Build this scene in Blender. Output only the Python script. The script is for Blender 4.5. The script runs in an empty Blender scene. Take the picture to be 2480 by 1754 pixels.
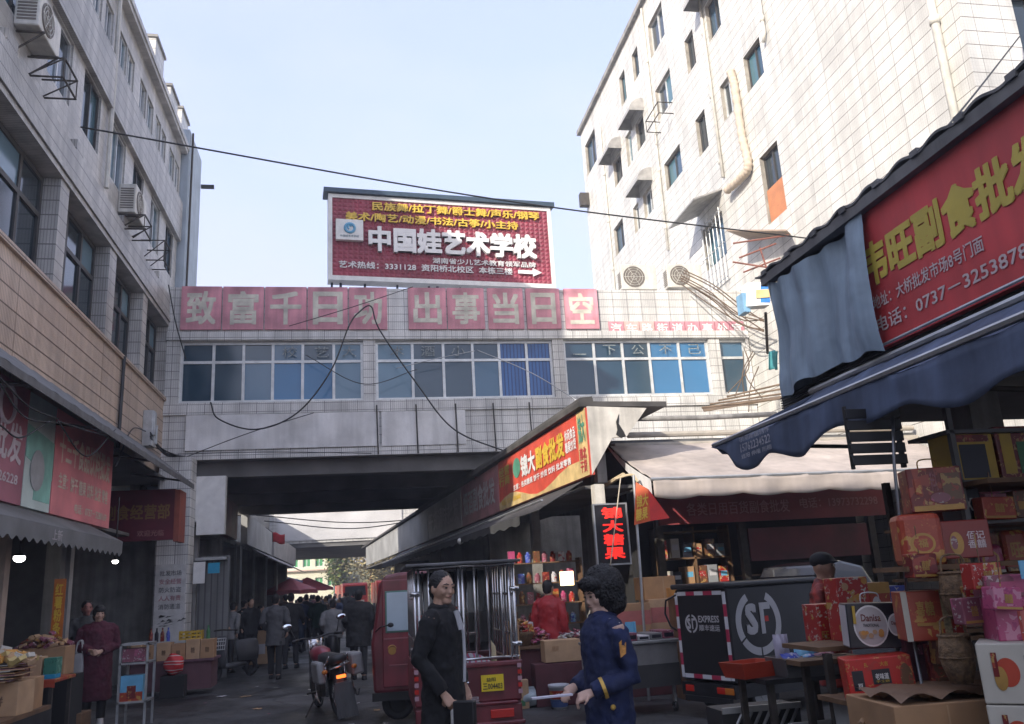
import bpy, bmesh, math, random
from mathutils import Vector, Matrix
S = bpy.context.scene
COL = S.collection
rnd = random.Random(7)

# ---------------------------------------------------------------- camera, sky, sun, exposure
FPX, CX, CY = 2047.0, 1240.0, 877.0                      # the photograph is 2480 x 1754
_u = Vector((790-CX, CY+6865, -FPX)).normalized()
_d = Vector((870-CX, -(1440-CY), -FPX)); _d = (_d - _u*_d.dot(_u)).normalized()
_r = _d.cross(_u)
CAM = Vector((0, 0, 1.58))
cd = bpy.data.cameras.new('camera'); cam = bpy.data.objects.new('camera', cd); COL.objects.link(cam)
cam.matrix_world = Matrix((( *_r, CAM.x), ( *_d, CAM.y), ( *_u, CAM.z), (0, 0, 0, 1)))
cd.sensor_width = 36; cd.sensor_fit = 'HORIZONTAL'; cd.lens = 36*FPX/2480; cd.clip_end = 3000; cd.clip_start = .05
S.camera = cam
SD = Vector((1, .95, -.62)).normalized()                    # direction the sunlight travels
w = bpy.data.worlds.new('World'); S.world = w; w.use_nodes = True
nt = w.node_tree; bg = nt.nodes['Background']
sky = nt.nodes.new('ShaderNodeTexSky'); sky.sky_type = 'NISHITA'; sky.sun_disc = False
sky.sun_elevation = math.asin(-SD.z); sky.sun_rotation = math.atan2(-SD.x, -SD.y)
sky.air_density = 1.0; sky.dust_density = 2.2; sky.ozone_density = 1.0
tc = nt.nodes.new('ShaderNodeTexCoord'); mp = nt.nodes.new('ShaderNodeMapping'); mp.inputs['Scale'].default_value = (1, 1, 2.6)
ns = nt.nodes.new('ShaderNodeTexNoise'); ns.inputs['Scale'].default_value = 1.6; ns.inputs['Detail'].default_value = 5
rp = nt.nodes.new('ShaderNodeValToRGB'); rp.color_ramp.elements[0].position = .42; rp.color_ramp.elements[1].position = .72
rp.color_ramp.elements[0].color = (.6, .6, .6, 1); rp.color_ramp.elements[1].color = (1, 1, 1, 1)
mx = nt.nodes.new('ShaderNodeMix'); mx.data_type = 'RGBA'; mx.inputs[7].default_value = (2.05, 2.2, 3.15, 1)
L = nt.links.new
L(tc.outputs['Generated'], mp.inputs['Vector']); L(mp.outputs[0], ns.inputs['Vector']); L(ns.outputs[0], rp.inputs[0])
L(rp.outputs[0], mx.inputs[0]); L(sky.outputs[0], mx.inputs[6]); L(mx.outputs[2], bg.inputs['Color'])
bg.inputs['Strength'].default_value = .15
sl = bpy.data.lights.new('sun', 'SUN'); sl.energy = 2.35; sl.angle = math.radians(.5); sl.color = (1, .93, .83)
so = bpy.data.objects.new('sun', sl); COL.objects.link(so)
so.rotation_euler = SD.to_track_quat('-Z', 'Y').to_euler()
S.view_settings.view_transform = 'Standard'; S.view_settings.look = 'None'
S.view_settings.exposure = 1.55; S.view_settings.gamma = 1

# ---------------------------------------------------------------- helpers
def ray(px, py):
    v = Vector((px-CX, -(py-CY), -FPX)); return _r*0 + Vector((_r.dot(v), _d.dot(v), _u.dot(v)))
def onX(px, py, X): v = ray(px, py); return CAM + v*(X/v.x)
def onY(px, py, Y): v = ray(px, py); return CAM + v*(Y/v.y)
def onZ(px, py, Z=0): v = ray(px, py); return CAM + v*((Z-CAM.z)/v.z)
def lin(v): v /= 255; return v/12.92 if v < .04045 else ((v+.055)/1.055)**2.4
def rgb(r, g, b): return (lin(r), lin(g), lin(b))

MATS = {}
def mat(name, col, rough=.7, metal=0, var=.12, vs=6, bump=0, bs=40, spec=.5, emit=0, alpha=1, streak=0, coat=0):
    if name in MATS: return MATS[name]
    m = bpy.data.materials.new(name); m.use_nodes = True; t = m.node_tree; b = t.nodes['Principled BSDF']
    b.inputs['Roughness'].default_value = rough; b.inputs['Metallic'].default_value = metal
    b.inputs['Specular IOR Level'].default_value = spec; b.inputs['Coat Weight'].default_value = coat
    b.inputs['Base Color'].default_value = (*col, 1)
    if alpha < 1: b.inputs['Alpha'].default_value = alpha
    if emit: b.inputs['Emission Color'].default_value = (*col, 1); b.inputs['Emission Strength'].default_value = emit
    if var or bump or streak:
        tc = t.nodes.new('ShaderNodeTexCoord')
        n = t.nodes.new('ShaderNodeTexNoise'); n.inputs['Scale'].default_value = vs; n.inputs['Detail'].default_value = 6
        t.links.new(tc.outputs['Object'], n.inputs['Vector'])
        r = t.nodes.new('ShaderNodeMapRange'); r.inputs[1].default_value = .3; r.inputs[2].default_value = .7
        r.inputs[3].default_value = 1-var*1.6; r.inputs[4].default_value = 1+var
        t.links.new(n.outputs[0], r.inputs[0])
        fac = r.outputs[0]
        if streak:
            mp = t.nodes.new('ShaderNodeMapping'); mp.inputs['Scale'].default_value = (5, 5, .35)
            n2 = t.nodes.new('ShaderNodeTexNoise'); n2.inputs['Scale'].default_value = 1.5; n2.inputs['Detail'].default_value = 5
            t.links.new(tc.outputs['Object'], mp.inputs[0]); t.links.new(mp.outputs[0], n2.inputs['Vector'])
            r2 = t.nodes.new('ShaderNodeMapRange'); r2.inputs[1].default_value = .35; r2.inputs[2].default_value = .62
            r2.inputs[3].default_value = 1-streak; r2.inputs[4].default_value = 1
            t.links.new(n2.outputs[0], r2.inputs[0])
            mm = t.nodes.new('ShaderNodeMath'); mm.operation = 'MULTIPLY'
            t.links.new(fac, mm.inputs[0]); t.links.new(r2.outputs[0], mm.inputs[1]); fac = mm.outputs[0]
        h = t.nodes.new('ShaderNodeVectorMath'); h.operation = 'SCALE'; h.inputs[0].default_value = col
        t.links.new(fac, h.inputs['Scale']); t.links.new(h.outputs[0], b.inputs['Base Color'])
        rr = t.nodes.new('ShaderNodeMapRange'); rr.inputs[3].default_value = max(.03, rough-.1); rr.inputs[4].default_value = min(1, rough+.12)
        t.links.new(n.outputs[0], rr.inputs[0]); t.links.new(rr.outputs[0], b.inputs['Roughness'])
        if bump:
            n3 = t.nodes.new('ShaderNodeTexNoise'); n3.inputs['Scale'].default_value = bs; n3.inputs['Detail'].default_value = 4
            t.links.new(tc.outputs['Object'], n3.inputs['Vector'])
            bu = t.nodes.new('ShaderNodeBump'); bu.inputs['Strength'].default_value = bump; bu.inputs['Distance'].default_value = .02
            t.links.new(n3.outputs[0], bu.inputs['Height']); t.links.new(bu.outputs[0], b.inputs['Normal'])
    MATS[name] = m
    return m

def tile(name, col, line, hp=0, hw=.012, vp=0, vw=.012, sp=0, sw=.3, sd=.25, rough=.45, dirt=.25, off=(0, 0), minor=0, patch=.06):
    """glazed wall tiles: dark joints every hp (height) and vp (length), fine joints every sp"""
    m = bpy.data.materials.new(name); m.use_nodes = True; t = m.node_tree; b = t.nodes['Principled BSDF']
    N = t.nodes.new
    def math_(op, a, b_=None):
        n = N('ShaderNodeMath'); n.operation = op
        for i, x in enumerate((a, b_)):
            if x is None: continue
            if isinstance(x, (int, float)): n.inputs[i].default_value = x
            else: t.links.new(x, n.inputs[i])
        return n.outputs[0]
    g = N('ShaderNodeNewGeometry'); p = N('ShaderNodeSeparateXYZ'); q = N('ShaderNodeSeparateXYZ')
    t.links.new(g.outputs['Position'], p.inputs[0]); t.links.new(g.outputs['True Normal'], q.inputs[0])
    sel = math_('GREATER_THAN', math_('ABSOLUTE', q.outputs[1]), .6)
    u = math_('ADD', math_('MULTIPLY', p.outputs[0], sel), math_('MULTIPLY', p.outputs[1], math_('SUBTRACT', 1, sel)))
    v = p.outputs[2]
    def lines(c, per, wd, o=0):
        return math_('LESS_THAN', math_('FRACT', math_('DIVIDE', math_('ADD', c, o+100*per), per)), wd/per)
    mask = None
    for c, per, wd, o in ((v, hp, hw, off[1]), (u, vp, vw, off[0])):
        if per:
            k = lines(c, per, wd, o); mask = k if mask is None else math_('MAXIMUM', mask, k)
    fine = lines(u, sp, sp*sw) if sp else None
    if minor:
        k = lines(v, minor, minor*.1); fine = k if fine is None else math_('MAXIMUM', fine, k)
    tc = N('ShaderNodeTexCoord')
    n1 = N('ShaderNodeTexNoise'); n1.inputs['Scale'].default_value = .9; n1.inputs['Detail'].default_value = 7; n1.inputs['Roughness'].default_value = .65
    t.links.new(g.outputs['Position'], n1.inputs['Vector'])
    mp = N('ShaderNodeMapping'); mp.inputs['Scale'].default_value = (2.4, 2.4, .16)
    t.links.new(g.outputs['Position'], mp.inputs[0])
    n2 = N('ShaderNodeTexNoise'); n2.inputs['Scale'].default_value = 1.7; n2.inputs['Detail'].default_value = 6
    t.links.new(mp.outputs[0], n2.inputs['Vector'])
    # one slightly different tone for every tile panel
    cell = N('ShaderNodeCombineXYZ')
    t.links.new(math_('FLOOR', math_('DIVIDE', math_('ADD', u, off[0]), vp or .9)), cell.inputs[0])
    t.links.new(math_('FLOOR', math_('DIVIDE', math_('ADD', v, off[1]), hp or .9)), cell.inputs[1])
    wn = N('ShaderNodeTexWhiteNoise'); wn.noise_dimensions = '2D'; t.links.new(cell.outputs[0], wn.inputs['Vector'])
    def mr(x, a, b_, c_, d_):
        n = N('ShaderNodeMapRange')
        for i, z in enumerate((a, b_, c_, d_)): n.inputs[i+1].default_value = z
        t.links.new(x, n.inputs[0]); return n.outputs[0]
    k = math_('MULTIPLY', mr(n1.outputs[0], .3, .7, 1-dirt, 1.05), mr(n2.outputs[0], .38, .62, 1-dirt*.8, 1.0))
    k = math_('MULTIPLY', k, mr(wn.outputs[0], 0, 1, 1-patch, 1+patch))
    if fine is not None: k = math_('MULTIPLY', k, math_('SUBTRACT', 1, math_('MULTIPLY', fine, sd)))
    sc = N('ShaderNodeVectorMath'); sc.operation = 'SCALE'; sc.inputs[0].default_value = col; t.links.new(k, sc.inputs['Scale'])
    out = sc.outputs[0]
    if mask is not None:
        mx = N('ShaderNodeMix'); mx.data_type = 'RGBA'; mx.inputs[7].default_value = (*line, 1)
        t.links.new(mask, mx.inputs[0]); t.links.new(out, mx.inputs[6]); out = mx.outputs[2]
    t.links.new(out, b.inputs['Base Color'])
    b.inputs['Roughness'].default_value = rough
    bu = N('ShaderNodeBump'); bu.inputs['Strength'].default_value = .25; bu.inputs['Distance'].default_value = .01
    hgt = math_('ADD', n1.outputs[0], math_('MULTIPLY', fine if fine is not None else mask, -.6))
    t.links.new(hgt, bu.inputs['Height']); t.links.new(bu.outputs[0], b.inputs['Normal'])
    MATS[name] = m
    return m

def pmat(name, base, c2, c3, scale=26, rough=.38):
    """busy printed packaging: blocks and specks of two more inks on the base colour"""
    m = bpy.data.materials.new(name); m.use_nodes = True; t = m.node_tree; b = t.nodes['Principled BSDF']; N = t.nodes.new
    b.inputs['Roughness'].default_value = rough
    tc = N('ShaderNodeTexCoord'); v = N('ShaderNodeTexVoronoi'); v.inputs['Scale'].default_value = scale; v.distance = 'CHEBYCHEV'
    n = N('ShaderNodeTexNoise'); n.inputs['Scale'].default_value = scale*.35; n.inputs['Detail'].default_value = 3
    n2 = N('ShaderNodeTexNoise'); n2.inputs['Scale'].default_value = scale*2.2; n2.inputs['Detail'].default_value = 2
    oi = N('ShaderNodeObjectInfo'); sc = N('ShaderNodeMath'); sc.operation = 'MULTIPLY'; sc.inputs[1].default_value = 37.0; t.links.new(oi.outputs['Random'], sc.inputs[0])
    ad = N('ShaderNodeVectorMath'); ad.operation = 'ADD'; t.links.new(tc.outputs['Object'], ad.inputs[0]); t.links.new(sc.outputs[0], ad.inputs[1])
    for q in (v, n, n2): t.links.new(ad.outputs[0], q.inputs['Vector'])
    sp = N('ShaderNodeSeparateColor'); t.links.new(v.outputs['Color'], sp.inputs[0])
    def gt(x, k):
        g = N('ShaderNodeMath'); g.operation = 'GREATER_THAN'; g.inputs[1].default_value = k; t.links.new(x, g.inputs[0]); return g.outputs[0]
    def mul(a, c): g = N('ShaderNodeMath'); g.operation = 'MULTIPLY'; t.links.new(a, g.inputs[0]); t.links.new(c, g.inputs[1]); return g.outputs[0]
    col = None
    for fac, c in ((mul(gt(n.outputs[0], .52), gt(sp.outputs[0], .62)), c2), (mul(gt(n2.outputs[0], .55), gt(sp.outputs[1], .7)), c3)):
        x = N('ShaderNodeMix'); x.data_type = 'RGBA'; x.inputs[7].default_value = (*c, 1); t.links.new(fac, x.inputs[0])
        if col is None: x.inputs[6].default_value = (*base, 1)
        else: t.links.new(col, x.inputs[6])
        col = x.outputs[2]
    t.links.new(col, b.inputs['Base Color']); MATS[name] = m
    return m
def T(name, label, cat, loc=(0, 0, 0), rz=0, group=None, rx=0, ry=0):
    o = bpy.data.objects.new(name, None); COL.objects.link(o); o.empty_display_size = .2
    o.location = loc; o.rotation_euler = (rx, ry, rz)
    o['label'] = label; o['category'] = cat
    if group: o['group'] = group
    return o
def tag(o, label, cat, group=None):
    o['label'] = label; o['category'] = cat
    if group: o['group'] = group
    return o
def root_mat(o):
    m = Matrix.LocRotScale(o.location, o.rotation_euler, None)
    return root_mat(o.parent) @ m if o.parent else m

class MB:
    def __init__(s): s.v = []; s.f = []; s.m = []; s.k = 0
    def face(s, pts, k=None):
        i = len(s.v); s.v += [Vector(p) for p in pts]; s.f.append(list(range(i, i+len(pts)))); s.m.append(s.k if k is None else k); return s
    def box(s, x0, x1, y0, y1, z0, z1, k=None, M=None):
        i = len(s.v); P = [Vector((x, y, z)) for z in (z0, z1) for y in (y0, y1) for x in (x0, x1)]
        s.v += [M @ p for p in P] if M else P
        for a in ((0, 2, 3, 1), (4, 5, 7, 6), (0, 1, 5, 4), (2, 6, 7, 3), (0, 4, 6, 2), (1, 3, 7, 5)):
            s.f.append([i+j for j in a]); s.m.append(s.k if k is None else k)
        return s
    def cbox(s, c, d, k=None, rz=0, rx=0, ry=0):
        M = Matrix.Translation(c) @ Matrix.Rotation(rz, 4, 'Z') @ Matrix.Rotation(ry, 4, 'Y') @ Matrix.Rotation(rx, 4, 'X')
        return s.box(-d[0]/2, d[0]/2, -d[1]/2, d[1]/2, -d[2]/2, d[2]/2, k, M)
    def tube(s, pts, r, n=8, k=None, cap=True, r2=None):
        pts = [Vector(p) for p in pts]; rs = r if isinstance(r, (list, tuple)) else [r]*len(pts)
        i0 = len(s.v); ref = None
        for j, p in enumerate(pts):
            a = pts[max(j-1, 0)]; b = pts[min(j+1, len(pts)-1)]; d = (b-a)
            d = d.normalized() if d.length > 1e-9 else Vector((0, 0, 1))
            if ref is None: ref = d.orthogonal().normalized()
            ref = (ref - d*ref.dot(d)); ref = ref.normalized() if ref.length > 1e-6 else d.orthogonal().normalized()
            q = d.cross(ref); ra, rb = rs[j] if isinstance(rs[j], (tuple, list)) else (rs[j], rs[j])
            for t in range(n):
                an = 2*math.pi*t/n; s.v.append(p + ref*math.cos(an)*ra + q*math.sin(an)*rb)
        kk = s.k if k is None else k
        for j in range(len(pts)-1):
            for t in range(n):
                a = i0+j*n+t; b = i0+j*n+(t+1) % n
                s.f.append([a, b, b+n, a+n]); s.m.append(kk)
        if cap:
            s.f.append([i0+t for t in range(n)][::-1]); s.m.append(kk)
            s.f.append([i0+(len(pts)-1)*n+t for t in range(n)]); s.m.append(kk)
        return s
    def rings(s, R, k=None, cap=True):
        """R: list of rings of equal length"""
        i0 = len(s.v); n = len(R[0]); kk = s.k if k is None else k
        for q in R: s.v += [Vector(p) for p in q]
        for j in range(len(R)-1):
            for t in range(n):
                a = i0+j*n+t; b = i0+j*n+(t+1) % n
                s.f.append([a, b, b+n, a+n]); s.m.append(kk)
        if cap:
            s.f.append([i0+t for t in range(n)][::-1]); s.m.append(kk)
            s.f.append([i0+(len(R)-1)*n+t for t in range(n)]); s.m.append(kk)
        return s
    def loft(s, E, n=14, k=None, cap=True):
        """E: (x, y, z, rx, ry[, rot]) horizontal ellipses stacked upward"""
        R = []
        for e in E:
            x, y, z, a, b = e[:5]; ro = e[5] if len(e) > 5 else 0
            R.append([(x+a*math.cos(t)*math.cos(ro)-b*math.sin(t)*math.sin(ro), y+a*math.cos(t)*math.sin(ro)+b*math.sin(t)*math.cos(ro), z) for t in (2*math.pi*i/n for i in range(n))])
        return s.rings(R, k, cap)
    def lathe(s, prof, c=(0, 0, 0), n=16, k=None, cap=True):
        return s.loft([(c[0], c[1], c[2]+z, r, r) for r, z in prof], n, k, cap)
    def ball(s, c, r, n=12, m=8, k=None, fn=None):
        if not isinstance(r, (tuple, list)): r = (r, r, r)
        R = []
        for j in range(m+1):
            ph = -math.pi/2 + math.pi*(j+.02)/(m+.04) if 0 < j < m else (-math.pi/2+.02 if j == 0 else math.pi/2-.02)
            ring = []
            for i in range(n):
                th = 2*math.pi*i/n; p = Vector((math.cos(ph)*math.cos(th), math.cos(ph)*math.sin(th), math.sin(ph)))
                q = 1 if fn is None else fn(p)
                ring.append((c[0]+p.x*r[0]*q, c[1]+p.y*r[1]*q, c[2]+p.z*r[2]*q))
            R.append(ring)
        return s.rings(R, k)
    def prism(s, pts, d, k=None):
        """pts: planar polygon (3-D), extruded by vector d"""
        d = Vector(d); n = len(pts); i = len(s.v); kk = s.k if k is None else k
        s.v += [Vector(p) for p in pts] + [Vector(p)+d for p in pts]
        s.f.append(list(range(i, i+n))); s.m.append(kk); s.f.append([i+n+j for j in range(n)][::-1]); s.m.append(kk)
        for j in range(n):
            a = i+j; b = i+(j+1) % n; s.f.append([a, a+n, b+n, b]); s.m.append(kk)
        return s
    def sheet(s, fn, nu, nv, th=0, k=None):
        """fn(u,v) -> point, u,v in 0..1; th: second layer offset vector"""
        kk = s.k if k is None else k
        i = len(s.v); s.v += [Vector(fn(a/nu, b/nv)) for b in range(nv+1) for a in range(nu+1)]
        for b in range(nv):
            for a in range(nu):
                j = i+b*(nu+1)+a; s.f.append([j, j+1, j+nu+2, j+nu+1]); s.m.append(kk)
        return s
    def torus(s, c, R, r, ax='x', n=20, m=6, k=None, a0=0, a1=2*math.pi):
        P = []
        full = abs(a1-a0-2*math.pi) < 1e-6
        for i in range(n+1):
            t = a0+(a1-a0)*i/n; x, y = R*math.cos(t), R*math.sin(t)
            P.append(Vector(c)+Vector({'x': (0, x, y), 'y': (x, 0, y), 'z': (x, y, 0)}[ax]))
        return s.tube(P, r, m, k, cap=not full)
    def xf(s, M, start=0):
        for i in range(start, len(s.v)): s.v[i] = M @ s.v[i]
        return s
    def build(s, name, mats, parent=None, world=False, smooth=False, bevel=0, solid=0, sub=0, label=None, weld=0):
        if not isinstance(mats, (list, tuple)): mats = [mats]
        vs = s.v
        if world and parent is not None:
            iv = root_mat(parent).inverted(); vs = [iv @ p for p in vs]
        elif parent is None and world != 'keep' and vs:
            pass
        me = bpy.data.meshes.new(name); me.from_pydata([tuple(p) for p in vs], [], s.f)
        for m in mats: me.materials.append(m)
        me.polygons.foreach_set('material_index', s.m)
        if smooth: me.polygons.foreach_set('use_smooth', [True]*len(me.polygons))
        me.update()
        o = bpy.data.objects.new(name, me); COL.objects.link(o)
        if parent is not None: o.parent = parent
        if weld:
            d = o.modifiers.new('weld', 'WELD'); d.merge_threshold = weld
        if solid:
            d = o.modifiers.new('solid', 'SOLIDIFY'); d.thickness = solid; d.offset = 0
        if bevel:
            d = o.modifiers.new('bevel', 'BEVEL'); d.width = bevel; d.segments = 2; d.limit_method = 'ANGLE'; d.angle_limit = math.radians(40)
        if sub:
            d = o.modifiers.new('sub', 'SUBSURF'); d.levels = sub; d.render_levels = sub
        if label: o['label'] = label
        return o
    def top(s, name, mats, label, cat, group=None, loc=None, **kw):
        """a top-level thing that is one mesh, origin at its base"""
        if loc is None:
            xs = [p.x for p in s.v]; ys = [p.y for p in s.v]; zs = [p.z for p in s.v]
            loc = Vector(((min(xs)+max(xs))/2, (min(ys)+max(ys))/2, min(zs)))
        loc = Vector(loc); s.v = [p-loc for p in s.v]
        o = s.build(name, mats, **kw); o.location = loc
        return tag(o, label, cat, group)

def text(body, name, m, parent, O, U, V, wd, ht, bold=.0, ext=.004, out=.004, world=True, top=None, line=None):
    """lettering fitted into the rectangle O + U*wd + V*ht, standing out of the plane U x V; heavy strokes are shifted copies"""
    c = bpy.data.curves.new('t', 'FONT'); c.body = body; c.resolution_u = 2
    if line: c.space_line = line
    o = bpy.data.objects.new('t', c)
    src = o.to_mesh()
    vs = [Vector(p.co) for p in src.vertices]; fs = [list(p.vertices) for p in src.polygons]
    o.to_mesh_clear(); bpy.data.objects.remove(o); bpy.data.curves.remove(c)
    x0 = min(p.x for p in vs); x1 = max(p.x for p in vs); y0 = min(p.y for p in vs); y1 = max(p.y for p in vs)
    U = Vector(U).normalized(); V = Vector(V).normalized(); N = U.cross(V); O = Vector(O)
    d = bold*1.1*ht/max(.6, (y1-y0)); offs = [(0, 0)] if bold <= 0 else [(-1, -1), (1, -1), (-1, 1), (1, 1), (0, 0)]
    if bold >= .03: offs += [(-1, 0), (1, 0), (0, -1), (0, 1)]
    dx = d*(wd/(x1-x0))/(ht/(y1-y0)) if bold else 0
    b = MB(); e = set()
    if ext > .006:
        for q in fs:
            for a_, d_ in zip(q, q[1:]+q[:1]): e.add((a_, d_))
        e = {k for k in e if (k[1], k[0]) not in e}
    for j, (ox, oy) in enumerate(offs):
        f = [O + U*(dx+(p.x-x0)/(x1-x0)*(wd-2*dx)+ox*dx) + V*(d+(p.y-y0)/(y1-y0)*(ht-2*d)+oy*d) + N*(out+j*.0004) for p in vs]
        i = len(b.v); n = len(f)
        if ext > .006:
            b.v += [p+N*ext for p in f] + f
            for a_, d_ in e: b.f.append([i+a_, i+d_, i+d_+n, i+a_+n]); b.m.append(0)
        else: b.v += f
        b.f += [[i+k for k in q] for q in fs]; b.m += [0]*len(fs)
    return b.build(name, m, parent, world=world)

def facade(mb, P, u0, u1, v0, v1, holes, depth, k=None, rk=None):
    """wall sheet P(u, v, d) with rectangular openings and reveals"""
    us = sorted({u0, u1, *[x for h in holes for x in h[:2] if u0 < x < u1]}); vs = sorted({v0, v1, *[x for h in holes for x in h[2:] if v0 < x < v1]})
    for a, b in zip(us, us[1:]):
        for c, d in zip(vs, vs[1:]):
            mu, mv = (a+b)/2, (c+d)/2
            if any(h[0] < mu < h[1] and h[2] < mv < h[3] for h in holes): continue
            mb.face([P(a, c, 0), P(b, c, 0), P(b, d, 0), P(a, d, 0)], k)
    for h in holes:
        a, b, c, d = h
        for p, q in (((a, c), (b, c)), ((b, c), (b, d)), ((b, d), (a, d)), ((a, d), (a, c))):
            mb.face([P(*p, 0), P(*q, 0), P(*q, depth), P(*p, depth)], k if rk is None else rk)

def window(parent, P, h, depth, fm, pm, cols=2, transom=None, fr=.05, name='window', label=None, pane_k=None, pmats=None, inner=.06):
    """frame with bars at depth, glass behind it (two children: frame holds the pane)"""
    a, b, c, d = h; F = MB()
    def bar(u0, u1, v0, v1):
        q = [P(u, v, w) for w in (depth-inner, depth) for v in (v0, v1) for u in (u0, u1)]
        i = len(F.v); F.v += [Vector(x) for x in q]
        for f in ((0, 2, 3, 1), (4, 5, 7, 6), (0, 1, 5, 4), (2, 6, 7, 3), (0, 4, 6, 2), (1, 3, 7, 5)): F.f.append([i+j for j in f]); F.m.append(0)
    bar(a, b, c, c+fr); bar(a, b, d-fr, d); bar(a, a+fr, c+fr, d-fr); bar(b-fr, b, c+fr, d-fr)
    xs = [a+(b-a)*i/cols for i in range(1, cols)] if isinstance(cols, int) else cols
    ts = [transom] if transom else []
    for t in ts: bar(a+fr, b-fr, t-fr/2, t+fr/2)
    for x in xs:
        if ts:
            bar(x-fr/2, x+fr/2, c+fr, ts[0]-fr/2); bar(x-fr/2, x+fr/2, ts[0]+fr/2, d-fr)
        else: bar(x-fr/2, x+fr/2, c+fr, d-fr)
    wo = F.build(name, fm, parent, world=True, label=label)
    G = MB(); xs2 = [a]+list(xs)+[b]; vs2 = [c]+ts+[d]; j = 0
    pm = pm if isinstance(pm, (list, tuple)) else [pm]
    for x0, x1 in zip(xs2, xs2[1:]):
        for v0, v1 in zip(vs2, vs2[1:]):
            k = (pane_k[j % len(pane_k)] if pane_k else j % len(pm)); j += 1
            w = depth - inner*.4 + rnd.uniform(-.008, .008); w2 = w + rnd.uniform(-.006, .006)
            G.face([P(x0, v0, w), P(x1, v0, w2), P(x1, v1, w2), P(x0, v1, w)], k)
    po = G.build('pane', pm, wo, world=False) if False else None
    g = MB(); g.v = G.v; g.f = G.f; g.m = G.m
    iv = root_mat(parent).inverted(); g.v = [iv @ p for p in g.v]
    g.build('pane', pm, wo)
    return wo

def wrinkle(o, scale, strength, depth=3):
    nm = 'wrinkle_%g' % scale; tx = bpy.data.textures.get(nm) or bpy.data.textures.new(nm, 'CLOUDS'); tx.noise_scale = scale; tx.noise_depth = depth
    d = o.modifiers.new('wrinkle', 'DISPLACE'); d.texture = tx; d.strength = strength; d.mid_level = .5; d.texture_coords = 'LOCAL'
    if 'solid' in o.modifiers: o.modifiers.move(o.modifiers.find('wrinkle'), 0)
    return o
def cable(pts, r, m, label, name='overhead_cable', group=None, sag=0, n=16, cat='cable'):
    pts = [Vector(p) for p in pts]
    if len(pts) == 2:
        a, b = pts; pts = [a.lerp(b, t/n) + Vector((0, 0, -sag*4*(t/n)*(1-t/n))) for t in range(n+1)]
    else: pts = spline(pts, n)
    return MB().tube(pts, r, 5).top(name, m, label, cat, group, smooth=True)
def spline(P, n=8):
    P = [Vector(p) for p in P]; Q = [2*P[0]-P[1]]+P+[2*P[-1]-P[-2]]; out = []
    for i in range(1, len(Q)-2):
        for t in range(n):
            s = t/n; a, b, c, d = Q[i-1:i+3]
            out.append(.5*((2*b)+(c-a)*s+(2*a-5*b+4*c-d)*s*s+(3*b-a-3*c+d)*s**3))
    return out+[P[-1]]
def copy_tree(o, parent=None):
    c = o.copy(); COL.objects.link(c)
    if parent is not None: c.parent = parent
    for ch in list(o.children): copy_tree(ch, c)
    return c
# ================================================================ materials of the setting
def asphalt():
    m = mat('asphalt', (.056, .055, .053), .7, 0, .35, 1.3, .5, 60)
    t = m.node_tree; b = t.nodes['Principled BSDF']; src = b.inputs['Base Color'].links[0].from_socket
    g = t.nodes.new('ShaderNodeNewGeometry'); N = t.nodes.new
    v = N('ShaderNodeTexVoronoi'); v.feature = 'DISTANCE_TO_EDGE'; v.inputs['Scale'].default_value = .55
    nz = N('ShaderNodeTexNoise'); nz.inputs['Scale'].default_value = 2; nz.inputs['Detail'].default_value = 5
    va = N('ShaderNodeVectorMath'); va.operation = 'ADD'; sc = N('ShaderNodeVectorMath'); sc.operation = 'SCALE'; sc.inputs['Scale'].default_value = .5
    t.links.new(g.outputs['Position'], nz.inputs['Vector']); t.links.new(nz.outputs['Color'], sc.inputs[0]); t.links.new(g.outputs['Position'], va.inputs[0]); t.links.new(sc.outputs[0], va.inputs[1]); t.links.new(va.outputs[0], v.inputs['Vector'])
    cr = N('ShaderNodeMapRange'); cr.inputs[1].default_value = .0; cr.inputs[2].default_value = .022; cr.inputs[3].default_value = .45; cr.inputs[4].default_value = 1; t.links.new(v.outputs['Distance'], cr.inputs[0])
    st = N('ShaderNodeTexNoise'); st.inputs['Scale'].default_value = .45; st.inputs['Detail'].default_value = 8; st.inputs['Roughness'].default_value = .7; t.links.new(g.outputs['Position'], st.inputs['Vector'])
    sr = N('ShaderNodeMapRange'); sr.inputs[1].default_value = .38; sr.inputs[2].default_value = .62; sr.inputs[3].default_value = .3; sr.inputs[4].default_value = 1.9; t.links.new(st.outputs[0], sr.inputs[0])
    mu = N('ShaderNodeMath'); mu.operation = 'MULTIPLY'; t.links.new(cr.outputs[0], mu.inputs[0]); t.links.new(sr.outputs[0], mu.inputs[1])
    m2 = N('ShaderNodeVectorMath'); m2.operation = 'SCALE'; t.links.new(src, m2.inputs[0]); t.links.new(mu.outputs[0], m2.inputs['Scale']); t.links.new(m2.outputs[0], b.inputs['Base Color'])
    rr = N('ShaderNodeMapRange'); rr.inputs[1].default_value = .4; rr.inputs[2].default_value = .6; rr.inputs[3].default_value = .38; rr.inputs[4].default_value = .85; t.links.new(st.outputs[0], rr.inputs[0]); t.links.new(rr.outputs[0], b.inputs['Roughness'])
    return m
M_ground = asphalt()
M_conc = mat('grey_concrete', (.28, .27, .25), .85, 0, .2, 3, .3, 30, streak=.35)
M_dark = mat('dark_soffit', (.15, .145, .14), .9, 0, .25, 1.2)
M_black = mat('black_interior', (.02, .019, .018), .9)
M_plaster = mat('old_white_plaster', (.62, .58, .5), .85, 0, .12, 4, .2, 25, streak=.3)
M_left = tile('grey_strip_tile', (.60, .575, .535), (.17, .16, .15), hp=.235, hw=.02, sp=.045, sw=.32, sd=.35, dirt=.38)
M_left2 = tile('plain_grey_tile', (.60, .575, .535), (.24, .23, .21), hp=.16, hw=.008, vp=.25, vw=.008, dirt=.35, patch=.1)
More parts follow.
